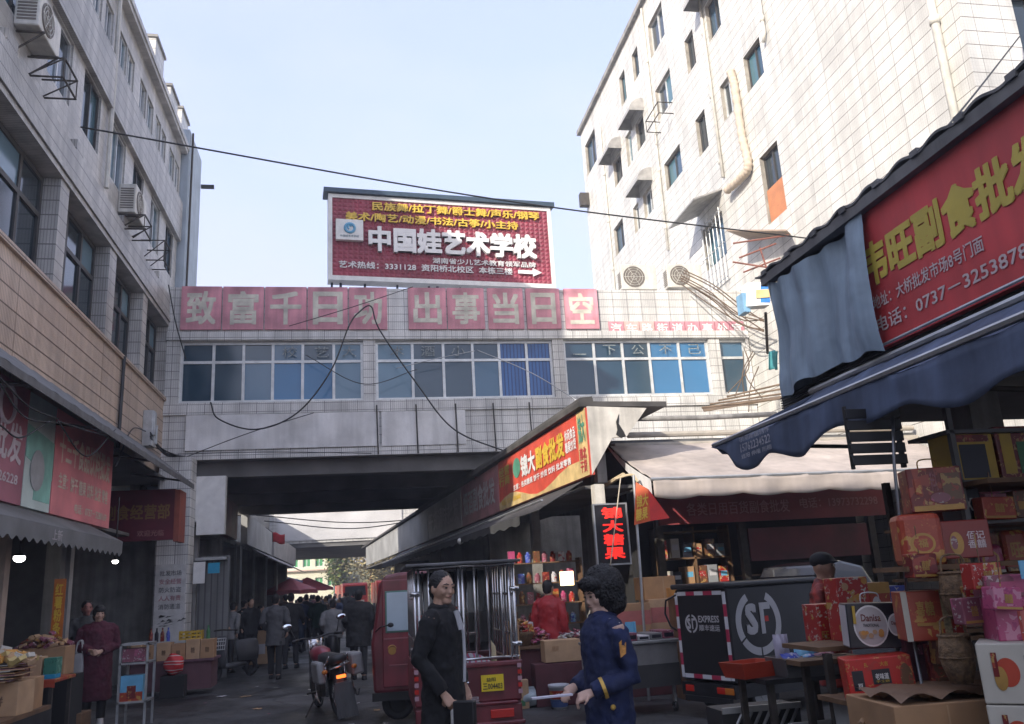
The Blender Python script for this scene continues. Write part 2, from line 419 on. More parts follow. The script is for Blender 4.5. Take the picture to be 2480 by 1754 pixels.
M_cream = tile('tan_strip_tile', (.62, .475, .36), (.10, .065, .04), hp=.255, hw=.022, sp=.047, sw=.34, sd=.42, vp=1.9, vw=.012, dirt=.22)
M_right = tile('white_strip_tile', (.68, .665, .615), (.12, .105, .085), hp=.27, hw=.014, vp=.55, vw=.007, sp=.055, sw=.2, sd=.12, minor=.0675, dirt=.24, patch=.06)
M_bridge = tile('white_bridge_tile', (.76, .745, .71), (.13, .125, .12), hp=.2, hw=.012, vp=.385, vw=.012, sp=.048, sw=.24, sd=.25, dirt=.3)
M_roofgrey = mat('grey_sheet_roof', (.14, .14, .14), .6, 0, .2, 4, streak=.3)
M_alu = mat('aluminium_frame', (.62, .63, .62), .4, .3, .12, 5)
M_frame_dk = mat('dark_bronze_frame', (.045, .043, .04), .5)
M_gl_dk = mat('dark_glass', (.018, .03, .038), .06, 0, .08, .7, spec=.8)
M_gl_bl = mat('blue_glass', (.02, .06, .10), .06, 0, .08, .7, spec=.8)
M_gl_teal = mat('teal_glass', (.05, .13, .16), .1, 0, .08, .7, spec=.7)
M_gl_pale = mat('pale_curtained_glass', (.13, .21, .26), .12, 0, .08, .7, spec=.6)
M_curtain = tile('blue_curtain_behind_glass', (.05, .14, .36), (.02, .05, .16), vp=.09, vw=.03, rough=.12, dirt=.2)
M_steel = mat('rusty_dark_steel', (.07, .06, .05), .7, .4, .3, 10)
M_zinc = mat('galvanised_steel', (.45, .46, .46), .42, .7, .15, 6)
M_white = mat('white_paint', (.72, .71, .68), .5, 0, .08, 5)
M_ac = mat('aged_white_casing', (.62, .6, .54), .5, 0, .12, 5, streak=.2)
M_wire = mat('black_cable', (.012, .012, .012), .6, 0, 0)
M_red = mat('red_print', (.52, .055, .06), .5, 0, .2, 1.2, streak=.15)
M_red_d = mat('dark_red_print', (.17, .018, .02), .55, 0, .2, 3)
M_maroon = mat('maroon_print', (.20, .035, .05), .5, 0, .15, 3)
M_pink = mat('faded_pink_paint', (.70, .31, .36), .75, 0, .28, 1.4, streak=.2)
M_faded = mat('faded_cream_lettering', (.62, .59, .49), .75, 0, .25, 3)
M_yel = mat('yellow_lettering', (.72, .48, .05), .45, 0, .08, 4)
M_ylg = mat('olive_yellow_lettering', (.50, .40, .07), .5, 0, .08, 4)
M_wht = mat('white_lettering', (.75, .74, .72), .45, 0, .05, 5)
M_tan_l = mat('tan_lettering', (.55, .42, .28), .6, 0, .1, 5)
M_green = mat('green_print', (.10, .30, .20), .5, 0, .15, 3)
M_blk = mat('black_paint', (.016, .016, .017), .45, 0, .2, 5)
M_canvas = mat('white_canvas', (.74, .73, .71), .8, 0, .14, 1.5, .3, 5, streak=.14)
M_navy = mat('navy_awning_fabric', (.085, .115, .19), .75, 0, .3, 2.2, .25, 7, streak=.3)
M_tarp = mat('blue_grey_tarpaulin', (.25, .335, .42), .6, 0, .10, 2.5, .25, 5, streak=.3)
M_beige = mat('beige_awning_fabric', (.46, .395, .345), .8, 0, .16, 1.6, .25, 5, streak=.12)
M_wood = mat('brown_wood', (.16, .09, .045), .7, 0, .2, 8)
M_card = mat('brown_cardboard', (.40, .235, .12), .85, 0, .12, 5, .1, 20)
M_card2 = mat('pale_cardboard', (.48, .31, .175), .85, 0, .12, 5, .1, 20)
M_rust = mat('rust_stain', (.30, .13, .05), .9, 0, .3, 6)

# ================================================================ ground
g = MB(); g.sheet(lambda u, v: (-300+600*u, -60+500*v, 0), 20, 20)
o = g.build('ground', M_ground); o['kind'] = 'structure'

# ================================================================ left building
XL = -4.36
LB = T('apartment_building', 'grey tiled four-storey building in shade along the left side of the street', 'building', (XL, 15.5, 0))
PL = lambda x: (lambda u, v, d: (x-d, u, v))
f2w = [(9.2, 12.55, 6.2, 7.88), (12.95, 15.2, 6.2, 7.88), (15.65, 17.65, 6.2, 7.88), (18.05, 20.0, 6.2, 7.88)]
f3w = [(a, b, 9.34, 10.47) for a, b in ((8.8, 9.6), (10.2, 11.2), (11.95, 12.95), (13.55, 14.5), (15.25, 16.2), (16.8, 17.65), (18.35, 19.2), (19.85, 20.65))]
f4w = [(a-.05, b+.05, 11.6, 12.5) for a, b in ((11.2, 11.65), (11.9, 12.3), (13.0, 13.35), (13.7, 14.1), (14.4, 14.8), (15.36, 15.78), (15.92, 16.36), (16.95, 17.4), (17.6, 18.06), (18.4, 18.8), (19.02, 19.36), (19.86, 20.32), (20.5, 20.92))]
Y0, Y1 = 9.9, 21.1
b = MB()
facade(b, PL(XL-.12), Y0, Y1, 8.8, 10.5, [h for h in f3w if h[0] > Y0], .1)
facade(b, PL(XL-.12), Y0, Y1, 11.6, 13.0, [h for h in f4w], .1)
b.box(-9, XL-.4, Y0, Y1, 4.3, 13.0)
b.face([(XL-.12, Y1, 8.8), (XL-.4, Y1, 8.8), (XL-.4, Y1, 13), (XL-.12, Y1, 13)])
b.build('wall', M_left2, LB, world=True)
b = MB(); b.box(XL-.4, XL+.03, Y0, Y1, 7.9, 8.62); b.box(XL-.4, XL+.06, Y0, Y1, 8.0, 8.09)
b.build('cornice_band', M_left, LB, world=True)
b = MB(); b.box(XL-.4, XL-.02, Y0, Y1, 10.5, 11.56); b.build('spandrel', M_left, LB, world=True)
b = MB(); b.box(XL-.35, XL, Y0, Y1, 4.3, 6.1); b.box(XL-.35, XL+.05, Y0, Y1, 6.1, 6.18); b.build('tan_spandrel', M_cream, LB, world=True)
for a, c in ((12.55, 12.95), (15.2, 15.65), (17.65, 18.05), (20.0, 20.35)):
    MB().box(XL-.38, XL+.0, a+.01, c-.01, 6.19, 7.89).build('pillar', M_left, LB, world=True)
for a in (10.3, 13.1, 15.9, 18.9):                        # short piers between the ledge strips under the third floor
    MB().box(XL-.12, XL-.0, a, a+.34, 8.63, 8.86).build('ledge_block', M_left, LB, world=True)
b = MB(); b.box(-9, XL+.04, Y0-.1, Y1+.05, 13.0, 13.1); b.box(-9, XL+.07, Y0-.1, Y1+.08, 13.1, 13.24); b.build('roof', M_left2, LB, world=True)
b = MB(); b.box(-9, -5.4, Y0, 20.2, 13.24, 15.3); b.box(-9, -5.3, Y0-.05, 20.3, 15.3, 15.4); b.build('top_storey', M_left2, LB, world=True)
for i, h in enumerate(f2w):
    window(LB, PL(XL-.05), h, .25, M_frame_dk, [M_gl_dk, M_gl_bl, M_gl_dk, M_gl_pale], 3 if i else 4, 7.25, .08, pane_k=[0, 1, 0, 2, 0, 3, 0, 0])
for i, h in enumerate(f3w[1:]):
    window(LB, PL(XL-.12), h, .1, M_alu if i % 2 else M_frame_dk, [mat('darker_teal_glass', (.04, .10, .13), .08, 0, .1, .7), M_gl_bl, M_gl_dk], 2, None, .035, pane_k=[i % 3, (i+1) % 3])  # darker teal tone for the upper windows of the left building
for i, h in enumerate(f4w):
    window(LB, PL(XL-.12), h, .1, M_alu if i % 3 else M_white, [mat('darker_teal_glass', (.04, .10, .13)), M_gl_bl, M_gl_dk], 2, None, .03, pane_k=[i % 3, (i+1) % 3])
MB().tube([(XL-.05, 14.9, 8.9), (XL-.05, 14.9, 13)], .045, 8).build('drainpipe', M_ac, LB, world=True)
MB().tube([(XL+.05, 16.35, 6.15), (XL+.05, 16.33, 5.3), (XL+.05, 16.3, 4.4)], .035, 8).build('drainpipe', M_blk, LB, world=True)
# lean-to strip with sunlit stair heads standing on the roof
for (px0, py0, px1, py1, lab) in ((372, 140, 398, 200, 'sunlit white tiled roof hut on the left building, nearest the camera'), (405, 250, 431, 310, 'middle sunlit white tiled roof hut on the left building'), (428, 300, 456, 360, 'sunlit roof hut with a dark lid at the far end of the left roof')):
    xx = -5.3
    p = onX(px1, py0, xx); 
    b = MB(); b.box(xx-1.1, xx, p.y-1.0, p.y, 13.24, p.z-.06, 0); b.box(xx-1.15, xx+.05, p.y-1.05, p.y+.05, p.z-.06, p.z+.02, 1)
    b.top('roof_hut', [M_right, M_conc], lab, 'roof hut', 'stair heads on the left roof')
RB = T('stair_tower', 'pale blue grey plastered tower behind the far end of the left building', 'tower', (-5.3, 22, 0))
b = MB(); b.box(-6.4, XL+.06, 21.18, 22.9, 0, 13.75); b.build('wall', mat('pale_blue_plaster', (.42, .48, .53), .8, 0, .1, 2, streak=.15), RB, world=True)
MB().tube([(XL+.12, 21.3, 13.7), (XL+.12, 21.3, 8.9)], .03, 6).build('drainpipe', M_steel, RB, world=True)
MB().cbox((XL+.25, 22.9, 12.95), (.35, .08, .1)).build('lamp_arm', M_blk, RB, world=True)

# unseen blocks added to shade the near right side and the street level
NB = T('shading_block', 'unseen grey tiled block added at the near left corner to shade the right side', 'building', (-7, -8, 0))
MB().box(-12, XL, -22, -.3, 0, 10.2).build('wall', M_left2, NB, world=True)
MB().box(-12.1, XL+.1, -22, -.25, 10.2, 10.4).build('roof', M_conc, NB, world=True)
for k in range(5):
    MB().box(XL-.05, XL+.03, -4*k-3, -4*k-1, 4.5, 6.2).build('window', M_gl_bl, NB, world=True)
LBK = T('low_shading_block', 'unseen low block added before the left building to keep sun off the street', 'building', (-7, 5, 0))  # added out of view to close the gap against low sun
MB().box(-12, XL, .45, 9.85, 2.9, 6.0).build('wall', M_left2, LBK, world=True)
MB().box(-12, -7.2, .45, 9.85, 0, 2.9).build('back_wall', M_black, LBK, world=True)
MB().box(-12, XL+.1, .4, 9.85, 6.0, 6.15).build('roof', M_conc, LBK, world=True)

# ================================================================ first bridge building across the street
BR = T('bridge_building', 'white tiled corridor building spanning the street with a band of blue windows', 'building', (2.9, 20, 4.7))
PB = lambda u, v, d: (u, 20+d, v)
XB0, XB1 = XL, 10.18
bays = [(-4.06, .15, 6.05, 7.53), (.44, 4.86, 6.05, 7.53), (5.15, 9.05, 6.05, 7.53), (9.35, 10.1, 6.05, 7.53)]
b = MB(); facade(b, PB, XB0, XB1, 5.76, 7.57, bays, .16)
b.face([PB(XB0, 7.57, 0), PB(XB1, 7.57, 0), PB(XB1, 8.87, 0), PB(XB0, 8.87, 0)])
b.box(XB0, XB1, 19.94, 20.0, 7.55, 7.74); b.box(XB0, XB1, 19.95, 20.0, 5.76, 5.99)
b.box(XB0, XB1, 19.96, 20.0, 4.72, 4.90)
b.face([PB(XB0, 4.72, .01), PB(XB1, 4.72, .01), PB(XB1, 5.76, .01), PB(XB0, 5.76, .01)])
b.box(XB0, XB1, 20.3, 30.0, 4.8, 8.86)
b.face([PB(XB0, 8.87, 0), PB(XB1, 8.87, 0), PB(XB1, 8.87, .35), PB(XB0, 8.87, .35)])
b.build('wall', M_bridge, BR, world=True)
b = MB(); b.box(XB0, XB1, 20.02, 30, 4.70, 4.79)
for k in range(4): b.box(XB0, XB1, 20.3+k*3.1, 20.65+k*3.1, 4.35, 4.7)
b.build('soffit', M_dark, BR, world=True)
b = MB(); b.sheet(lambda u, v: (-3.85+4.35*u, 19.94-.015*math.sin(u*9)*math.sin(v*3), 4.93+.82*v), 90, 20); b.sheet(lambda u, v: (.56+2.0*u, 19.945-.012*math.sin(u*6+1)*math.sin(v*3), 4.92+.83*v), 50, 20)
wrinkle(b.build('canvas_cover', M_canvas, BR, world=True, smooth=True), .5, .03, 3)
cols = [[-3.32, -2.64, -1.97, -1.28, -.55], [1.34, 2.1, 2.83, 3.5, 4.2], [5.96, 6.72, 7.44, 8.25], 1]
pk = [[0, 0, 0, 0, 1, 0, 2, 1, 2, 0, 3, 3], [3, 3, 0, 0, 0, 0, 1, 0, 4, 4, 4, 4], [0, 0, 0, 0, 0, 0, 2, 2, 2, 2], [0, 1]]
for h, c, k in zip(bays, cols, pk):
    window(BR, PB, h, .16, M_alu, [mat('bridge_dark_glass', (.022, .055, .085), .07, 0, .1, .5, spec=.8), mat('bridge_mid_glass', (.045, .12, .20), .08, 0, .1, .5, spec=.8), mat('bright_blue_glass', (.05, .17, .33), .1, 0, .1, .6), mat('bridge_pale_glass', (.15, .25, .33), .12, 0, .12, .6), M_curtain], c, 7.04, .065, pane_k=k)
for s, x in (('校', -1.75), ('艺', -1.0), ('大', -.35), ('术', .8), ('酒', 1.55), ('小', 2.3), ('一', 5.4), ('下', 6.2), ('公', 6.95), ('不', 7.7), ('己', 8.5)):
    text(s, 'window_lettering', mat('worn_grey_lettering', (.24, .27, .27), .6, 0, .5, 20), BR, (x, 20.06, 7.14), (1, 0, 0), (0, 0, 1), .34, .26 if s != '一' else .03, 0)
for x in (.45, 1.38, 2.33, 3.25, 4.15):
    MB().tube([(x, 19.9, 5.9), (x+.01, 19.9, 5.3), (x+.02, 19.9, 4.72)], .018, 6).build('drainpipe', M_blk, BR, world=True)
# slogan panels on the parapet
for s, a, c in zip('致富千日功出事当日空', (-4.07, -3.13, -2.16, -1.16, -.18, 1.26, 2.23, 3.25, 4.24, 5.24), (-3.16, -2.19, -1.19, -.21, .74, 2.2, 3.16, 4.16, 5.12, 6.12)):
    p = T('slogan_sign', 'faded pink parapet panel with the character %s%s' % (s, ', left of 功' if s == '日' and a < 0 else ', between 当 and 空' if s == '日' else ''), 'sign', ((a+c)/2, 19.95, 7.8), group='slogan panels on the bridge parapet')
    MB().box(a, c, 19.94, 19.985, 7.8, 8.88).build('board', M_pink, p, world=True)
    text(s, 'lettering', M_faded, p, (a+.12, 19.938, 7.92), (1, 0, 0), (0, 0, 1), c-a-.24, .84, .022)
xs = [6.37+i*.415 for i in range(9)]
for i, (s, a) in enumerate(zip('汽车路街道办事处宣', xs)):
    p = T('notice_sign', 'small faded red panel with the character %s, in the row under the parapet at the right' % s, 'sign', (a+.2, 19.95, 7.62), group='small red panels on the right of the parapet')
    MB().box(a, a+.4, 19.965, 19.99, 7.63, 8.0).build('board', [M_pink, mat('very_faded_pink', (.66, .42, .38), .75, 0, .2, 3)][1 if i in (1, 2) else 0], p, world=True)
    text(s, 'lettering', M_wht, p, (a+.05, 19.962, 7.67), (1, 0, 0), (0, 0, 1), .3, .28, .02)

# billboard on the bridge roof
BB = T('billboard', 'red roof billboard with raised white characters and yellow rows above', 'billboard', (2.3, 20.5, 8.87))
A = onY(795, 690, 20.4); Bp = onY(1345, 690, 20.95); 
Ub = Vector((Bp.x-A.x, Bp.y-A.y, 0)).normalized(); WB = (Vector((Bp.x-A.x, Bp.y-A.y, 0))).length
Nb = Vector((Ub.y, -Ub.x, 0)); zb = A.z+.13; HB = 2.36; O = Vector((A.x, A.y, zb))
Mb = Matrix((( Ub.x, -Nb.x, 0, O.x), (Ub.y, -Nb.y, 0, O.y), (0, 0, 1, O.z), (0, 0, 0, 1)))
b = MB(); b.box(0, WB, .02, .35, 0, HB, M=Mb); b.box(0, WB, -.04, .02, 0, .12, M=Mb); b.box(0, WB, -.04, .02, HB-.1, HB, M=Mb); b.box(0, .1, -.04, .02, .12, HB-.1, M=Mb); b.box(WB-.1, WB, -.04, .02, .12, HB-.1, M=Mb)
b.build('frame', M_white, BB, world=True)
M_bbred = mat('quilted_red_board', (.30, .045, .075), .5, 0, .2, 1.0, streak=.15)
b = MB()
nu, nv = 44, 18
for i in range(nu):
    for j in range(nv):
        x0 = .1+(WB-.2)*i/nu; x1 = .1+(WB-.2)*(i+1)/nu; z0 = .12+(HB-.22)*j/nv; z1 = .12+(HB-.22)*(j+1)/nv
        c_ = Mb @ Vector(((x0+x1)/2, -.028, (z0+z1)/2)); q = [Mb @ Vector(t) for t in ((x0, 0, z0), (x1, 0, z0), (x1, 0, z1), (x0, 0, z1))]
        for k in range(4): b.face([q[k], q[(k+1) % 4], c_])
b.build('board', M_bbred, BB, world=True)
b = MB(); b.box(-.12, WB+.1, -.12, .4, HB+.02, HB+.14, M=Mb); b.build('roof', mat('dark_blue_steel', (.05, .08, .11), .5, .3), BB, world=True)
def bt(s, x, z, ww, hh, m, bold=.01, ext=.05): text(s, 'lettering', m, BB, Mb @ Vector((x, -.03, z)), Ub, (0, 0, 1), ww, hh, bold, ext, .0)
k = WB/5.87
bt('民族舞/拉丁舞/爵士舞/声乐/钢琴', 1.08*k, 1.95, 4.45*k, .24, M_yel, .018)
bt('美术/陶艺/动漫/书法/古筝/小主持', .42*k, 1.63, 4.5*k, .24, M_yel, .018)
bt('中国娃艺术学校', .98*k, .79, 4.4*k, .70, M_wht, .034, .10)
bt('湖南省少儿艺术教育领军品牌', 2.6*k, .56, 2.75*k, .16, M_wht, .012, .02)
bt('艺术热线：3331128  资阳桥北校区  本栋三楼', .25*k, .33, 4.45*k, .19, M_wht, .012, .02)
b = MB(); q = lambda x, z: Mb @ Vector((x*k, -.05, z))
b.prism([q(4.85, .37), q(5.25, .37), q(5.25, .3), q(5.5, .42), q(5.25, .54), q(5.25, .47), q(4.85, .47)], -Nb*-.03).build('arrow', M_wht, BB, world=True)
b = MB(); b.box(.18*k, .85*k, -.14, -.02, 1.06, 1.62, M=Mb); lp = b.build('logo_plate', M_white, BB, world=True)
b = MB(); b.torus((0, 0, 0), .12, .035, 'y', 20, 6); b.torus((.0, -.0, .02), .05, .025, 'y', 12, 6, a0=.6, a1=4.4)
b.xf(Mb @ Matrix.Translation((.52*k, -.15, 1.38))); b.build('logo', mat('sky_blue_print', (.12, .36, .55), .5), lp, world=True)
text('中国娃艺术学校', 'caption', M_gl_teal, lp, Mb @ Vector((.28*k, -.142, 1.13)), Ub, (0, 0, 1), .46*k, .06, .01)
b = MB()
for i in range(8):
    x = .1+i*(WB-.2)/7
    b.tube([Mb @ Vector((x, .2, .0)), Mb @ Vector((x, .2, 8.87-zb))], .03, 6)
    if i in (0, 3, 7):
        for dx in (.22,): b.tube([Mb @ Vector((x+dx*(1 if i < 7 else -1), .2, 0)), Mb @ Vector((x+dx*(1 if i < 7 else -1), .2, 8.87-zb))], .035, 6)
b.tube([Mb @ Vector((0, .2, -.16)), Mb @ Vector((WB, .2, -.16))], .025, 6)
b.build('supports', mat('blue_black_steel', (.03, .045, .07), .5, .4), BB, world=True)

# ================================================================ tall white building on the right
XR = 10.2
TR = T('tiled_building', 'tall sunlit white tiled building with scattered small windows on the right', 'building', (XR, 22, 0))
PR = lambda u, v, d: (XR+d, u, v)
rw = [(23.05, 24.43, 19.05, 20.35), (25.62, 26.26, 19.3, 20.43), (27.17, 27.84, 19.25, 20.5), (23.0, 24.41, 16.58, 17.75), (21.0, 21.65, 16.57, 17.75), (19.15, 20.0, 16.53, 17.75),
      (27.13, 27.8, 16.65, 17.92), (25.75, 26.6, 16.65, 17.75), (28.5, 29.5, 16.65, 17.75), (25.7, 26.6, 13.95, 14.9), (22.92, 24.35, 13.95, 14.92), (20.88, 21.58, 13.7, 14.92), (27.13, 27.75, 13.9, 14.92), (29.0, 30.19, 14.0, 15.15),
      (17.3, 18.24, 13.75, 14.8), (19.02, 19.74, 13.8, 14.9), (17.2, 18.14, 9.95, 11.79), (31.5, 33.1, 19.0, 20.5), (20.6, 22.0, 10.2, 11.5)]
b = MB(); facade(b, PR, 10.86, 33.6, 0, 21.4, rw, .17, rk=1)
b.face([(XR, 10.86, 0), (16, 10.86, 0), (16, 10.86, 9.3), (XR, 10.86, 9.3)])
facade(b, lambda u, v, d: (u, 10.86+d, v), XR, 16, 9.3, 21.4, [(11.28, 12.3, 9.85, 11.2)], .25)
b.face([(XR, 33.6, 0), (16, 33.6, 0), (16, 33.6, 21.4), (XR, 33.6, 21.4)]); b.face([(16, 10.86, 0), (16, 33.6, 0), (16, 33.6, 21.4), (16, 10.86, 21.4)])
b.box(XR+.35, 15.9, 11.2, 33.4, 0, 21.3)
b.build('wall', [M_right, mat('shade_toned_reveal', (.36, .33, .28), .85, 0, .2, 4)], TR, world=True)  # reveals toned darker to paint in the shade under the window heads
b = MB(); b.box(XR-.15, 16.1, 10.7, 33.75, 21.4, 21.6); b.build('roof', M_conc, TR, world=True)
for i, h in enumerate(rw):
    window(TR, PR, h, .17, M_alu if i % 3 == 0 else M_frame_dk, [M_gl_dk, M_gl_dk, M_gl_bl, M_gl_teal], 2, None, .05, pane_k=[i % 4, (i+1) % 4])
window(TR, lambda u, v, d: (u, 10.86+d, v), (11.28, 12.3, 9.85, 11.2), .25, M_frame_dk, [M_gl_dk, M_gl_bl], 2, None, .06)
MB().box(XR+.05, XR+.10, 17.25, 18.1, 9.99, 10.85).build('window_board', mat('orange_plywood', (.48, .19, .08), .6, 0, .1, 4), TR, world=True)
# half-round metal hoods over three windows
def hood(y0, y1, z, out=.55, hgt=.5):
    b = MB(); n = 8
    f = lambda u, v: (XR-out*math.sin(u*math.pi/2), y0+(y1-y0)*v, z+hgt*math.cos(u*math.pi/2))
    b.sheet(f, n, 1)
    for y in (y0, y1): b.face([(XR, y, z)]+[(XR-out*math.sin(i/n*math.pi/2), y, z+hgt*math.cos(i/n*math.pi/2)) for i in range(n+1)])
    return b.build('window_hood', mat('weathered_hood_sheet', (.36, .35, .33), .6, .2, .2, 4), TR, world=True, solid=.01)
hood(25.6, 27.0, 17.75); hood(28.3, 29.7, 17.75); hood(25.5, 26.9, 14.95); hood(19.0, 20.3, 17.8)
b = MB(); b.prism([(XR, 20.4, 12.05), (XR, 22.2, 12.05), (XR-.95, 22.3, 11.65), (XR-.95, 20.3, 11.65)], (0, 0, .05)); b.build('window_hood', mat('weathered_hood_sheet', (.36, .35, .33)), TR, world=True)
for pts in ([(XR-.07, 16.9, 21.4), (XR-.07, 16.9, 14.6), (XR-.07, 17.0, 14.4)], [(XR-.08, 11.36, 21.4), (XR-.08, 11.36, 4)], [(XR-.05, 24.7, 21.3), (XR-.05, 24.7, 12)], [(XR-.05, 20.2, 21.3), (XR-.05, 20.15, 12.3)], [(XR-.05, 30.6, 20), (XR-.05, 30.6, 9)]):
    p = MB(); p.tube(pts, .075 if pts[0][1] < 12 else .045, 10)
    z = pts[0][2]
    while z > pts[-1][2]+1:
        z -= 2.1; p.tube([(pts[0][0], pts[0][1], z), (pts[0][0], pts[0][1], z-.16)], .095 if pts[0][1] < 12 else .06, 10)
    p.build('drainpipe', M_ac, TR, world=True, smooth=True)
# ribbed duct that runs down to an elbow
d0, d1, d2 = onX(1755, 300, XR-.1), onX(1808, 400, XR-.1), onX(1770, 445, XR-.12)
b = MB(); pts = spline([onX(1770, 175, XR-.1), onX(1780, 215, XR-.1), onX(1797, 330, XR-.1), onX(1812, 400, XR-.12), onX(1795, 430, XR-.16), onX(1760, 462, XR-.2)], 14)
b.tube(pts, [.1 if i % 3 else .125 for i in range(len(pts))], 10); b.build('ribbed_duct', mat('dusty_duct', (.5, .42, .33), .7), TR, world=True, smooth=True)
b = MB()
for y in (20.6, 20.85, 21.1, 21.35, 21.6, 21.85): b.tube([(XR-.1, y, 9.4), (XR-.1, y, 11.6)], .016, 5)
for z in (9.5, 10.5, 11.5): b.tube([(XR-.1, 20.5, z), (XR-.1, 22, z)], .018, 5)
b.build('window_bars', M_zinc, TR, world=True)
b = MB()                                                   # cage of bars under a fourth-floor window
for y in (23.1, 24.3): b.tube([(XR, y, 16.5), (XR-.5, y, 16.5), (XR-.5, y, 16.1), (XR, y, 16.1)], .02, 5)
for z in (16.1, 16.5): b.tube([(XR-.5, 23.1, z), (XR-.5, 24.3, z)], .02, 5)
b.build('bar_cage', M_steel, TR, world=True)
MB().prism([onX(1760, 560, XR-.9), onX(1905, 560, XR-.5), onX(1915, 570, XR-.02), onX(1810, 580, XR-.02)], (0, 0, .04)).build('window_hood', mat('dusty_brown_sheet', (.33, .25, .19), .7), TR, world=True)
MB().cbox(onX(1415, 485, XR-.2), (.4, .3, .6)).build('vent_box', M_steel, TR, world=True)

# ================================================================ air conditioners
def ac(label, loc, rz, sx=.82, sz=.6, fan=True, group='air conditioner units on the walls', brackets=True):
    t = T('air_conditioner', label, 'air conditioner', loc, rz, group)
    b = MB(); b.box(-sx/2, sx/2, -.32, 0, 0, sz); b.build('casing', M_ac, t, bevel=.02)
    if fan:
        f = MB(); f.torus((-sx*.14, -.325, sz/2), sz*.4, .012, 'y', 24, 6)
        f.lathe([(sz*.39, 0), (sz*.39, .01)], n=24) if False else None
        f.prism([(-sx*.14+sz*.39*math.cos(a), -.322, sz/2+sz*.39*math.sin(a)) for a in [i*math.pi/12 for i in range(24)]], (0, -.003, 0))
        f.build('fan_grille', mat('grille_shadow_grey', (.16, .14, .12), .7), t)
        g = MB()
        for r in (.3, .6, .85): g.torus((-sx*.14, -.335, sz/2), sz*.4*r, .006, 'y', 20, 5)
        for a in range(6): g.tube([(-sx*.14, -.335, sz/2), (-sx*.14+sz*.39*math.cos(a*math.pi/3), -.335, sz/2+sz*.39*math.sin(a*math.pi/3))], .006, 5)
        g.build('fan_guard', M_ac, t)
    l = MB()
    for i in range(9): l.box(-sx/2-.008, -sx/2, -.28, -.04, .08+i*.05, .105+i*.05)
    l.build('side_louvre', mat('grille_shadow_grey', (.16, .14, .12)), t)
    if brackets:
        k = MB()
        for x in (-sx*.35, sx*.35): k.tube([(x, .1, -.03), (x, -.36, -.03)], .018, 6); k.tube([(x, .1, -.4), (x, -.36, -.03)], .014, 6)
        k.build('bracket', M_steel, t)
    return t
p = onX(85, 95, XL-.1); ac('grubby air conditioner high on the left wall with cables looped over it', (XL-.12, p.y-.3, 9.2), math.radians(90), .8, .55)
p = onX(300, 495, XL-.1); ac('air conditioner on the left wall above the bridge-side cornice', (XL-.12, p.y+.1, 8.9), math.radians(90), .85, .6)
# the two on the right stand on the bridge roof against the white building
p = onY(1545, 700, 20.6); ac('air conditioner on the bridge roof, left of the pair, with a second unit beneath', (p.x, 20.75, 9.05), 0, 1.0, .72, group='air conditioners on the bridge roof', brackets=False)
p = onY(1655, 690, 20.6); ac('air conditioner on the bridge roof, right of the pair, nearer the tall wall', (p.x, 20.75, 9.12), 0, 1.0, .68, group='air conditioners on the bridge roof', brackets=False)
b = MB(); b.box(5.9, 8.5, 20.5, 21.0, 8.87, 9.04); b.top('roof_plinth', M_conc, 'low concrete plinth under the air conditioners on the bridge roof', 'plinth')
def cage(lab, y, z, hh):
    b = MB(); x = XL
    for yy in (y, y+.55):
        b.tube([(x-.1, yy, z), (x+.38, yy, z), (x+.38, yy, z+hh), (x-.1, yy, z+hh)], .016, 5)
        b.tube([(x-.1, yy, z), (x+.38, yy, z+hh)], .012, 5)
    for zz in (z, z+hh): b.tube([(x+.38, y, zz), (x+.38, y+.55, zz)], .016, 5)
    b.top('wall_bracket', M_steel, lab, 'bracket', 'empty steel wall brackets on the left wall', loc=(x, y+.27, z))
cage('empty dark steel bracket under the upper left air conditioner', 11.2, 8.75, .3)
cage('empty steel bracket on the left wall under the middle air conditioner', 15.9, 8.55, .3)
cage('empty steel bracket with crossed bars near the bridge corner', 17.6, 8.6, .45)
# ================================================================ near right shop: sign box, tarpaulin, awning
NR = T('roadside_shop', 'single-storey shop on the right with a dark corrugated roof edge above a big red sign', 'building', (6, 5, 0))
XS = 3.9
b = MB(); b.box(XS+.3, 9.5, 1.0, 7.2, 2.95, 4.3); b.box(6.6, 9.5, 1.0, 7.2, 0, 2.95); b.build('wall', M_conc, NR, world=True)
b = MB(); n = 84                                           # corrugated sheet, ribs run across the street direction
def rf(u, v): y = .8+6.4*u; return (XS-.08+5.9*v, y, 4.33+.02*math.sin(u*n*1.2)+.10*v)
b.sheet(rf, 300, 3); b.build('roof', M_roofgrey, NR, world=True, solid=.02)
b = MB(); b.box(XS-.07, XS+.02, .8, 7.12, 4.22, 4.31)
for i in range(14): b.box(XS-.09, XS+.02, 1+i*.46, 1.08+i*.46, 4.30, 4.345)
b.build('fascia', M_roofgrey, NR, world=True)
b = MB()
for i in range(16): b.box(XS+.06+.02*(i % 2), XS+.1, 1, 7.3, 2.98+i*.012, 2.99+i*.012)
b.box(XS+.1, XS+.3, 1, 7.2, 2.9, 3.18); b.build('roller_shutter_box', mat('dark_shutter_slats', (.10, .10, .095), .6, .2), NR, world=True)
for y in (5.2, 2.6): MB().box(XS+.35, XS+.6, y, y+.25, 0, 2.95).build('column', M_conc, NR, world=True)
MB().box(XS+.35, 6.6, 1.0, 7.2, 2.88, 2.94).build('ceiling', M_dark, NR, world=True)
b = MB()
for z in (.5, 1.0, 1.5, 2.0): b.box(6.2, 6.6, 1.2, 7.1, z, z+.03)
b.build('shelf', M_wood, NR, world=True)
SG = T('shop_sign', 'large red shop sign with olive yellow characters and white address and phone lines', 'sign', (XS, 3.5, 3.15))
MB().box(XS, XS+.2, .9, 5.62, 3.15, 4.22).build('board', M_red, SG, world=True)
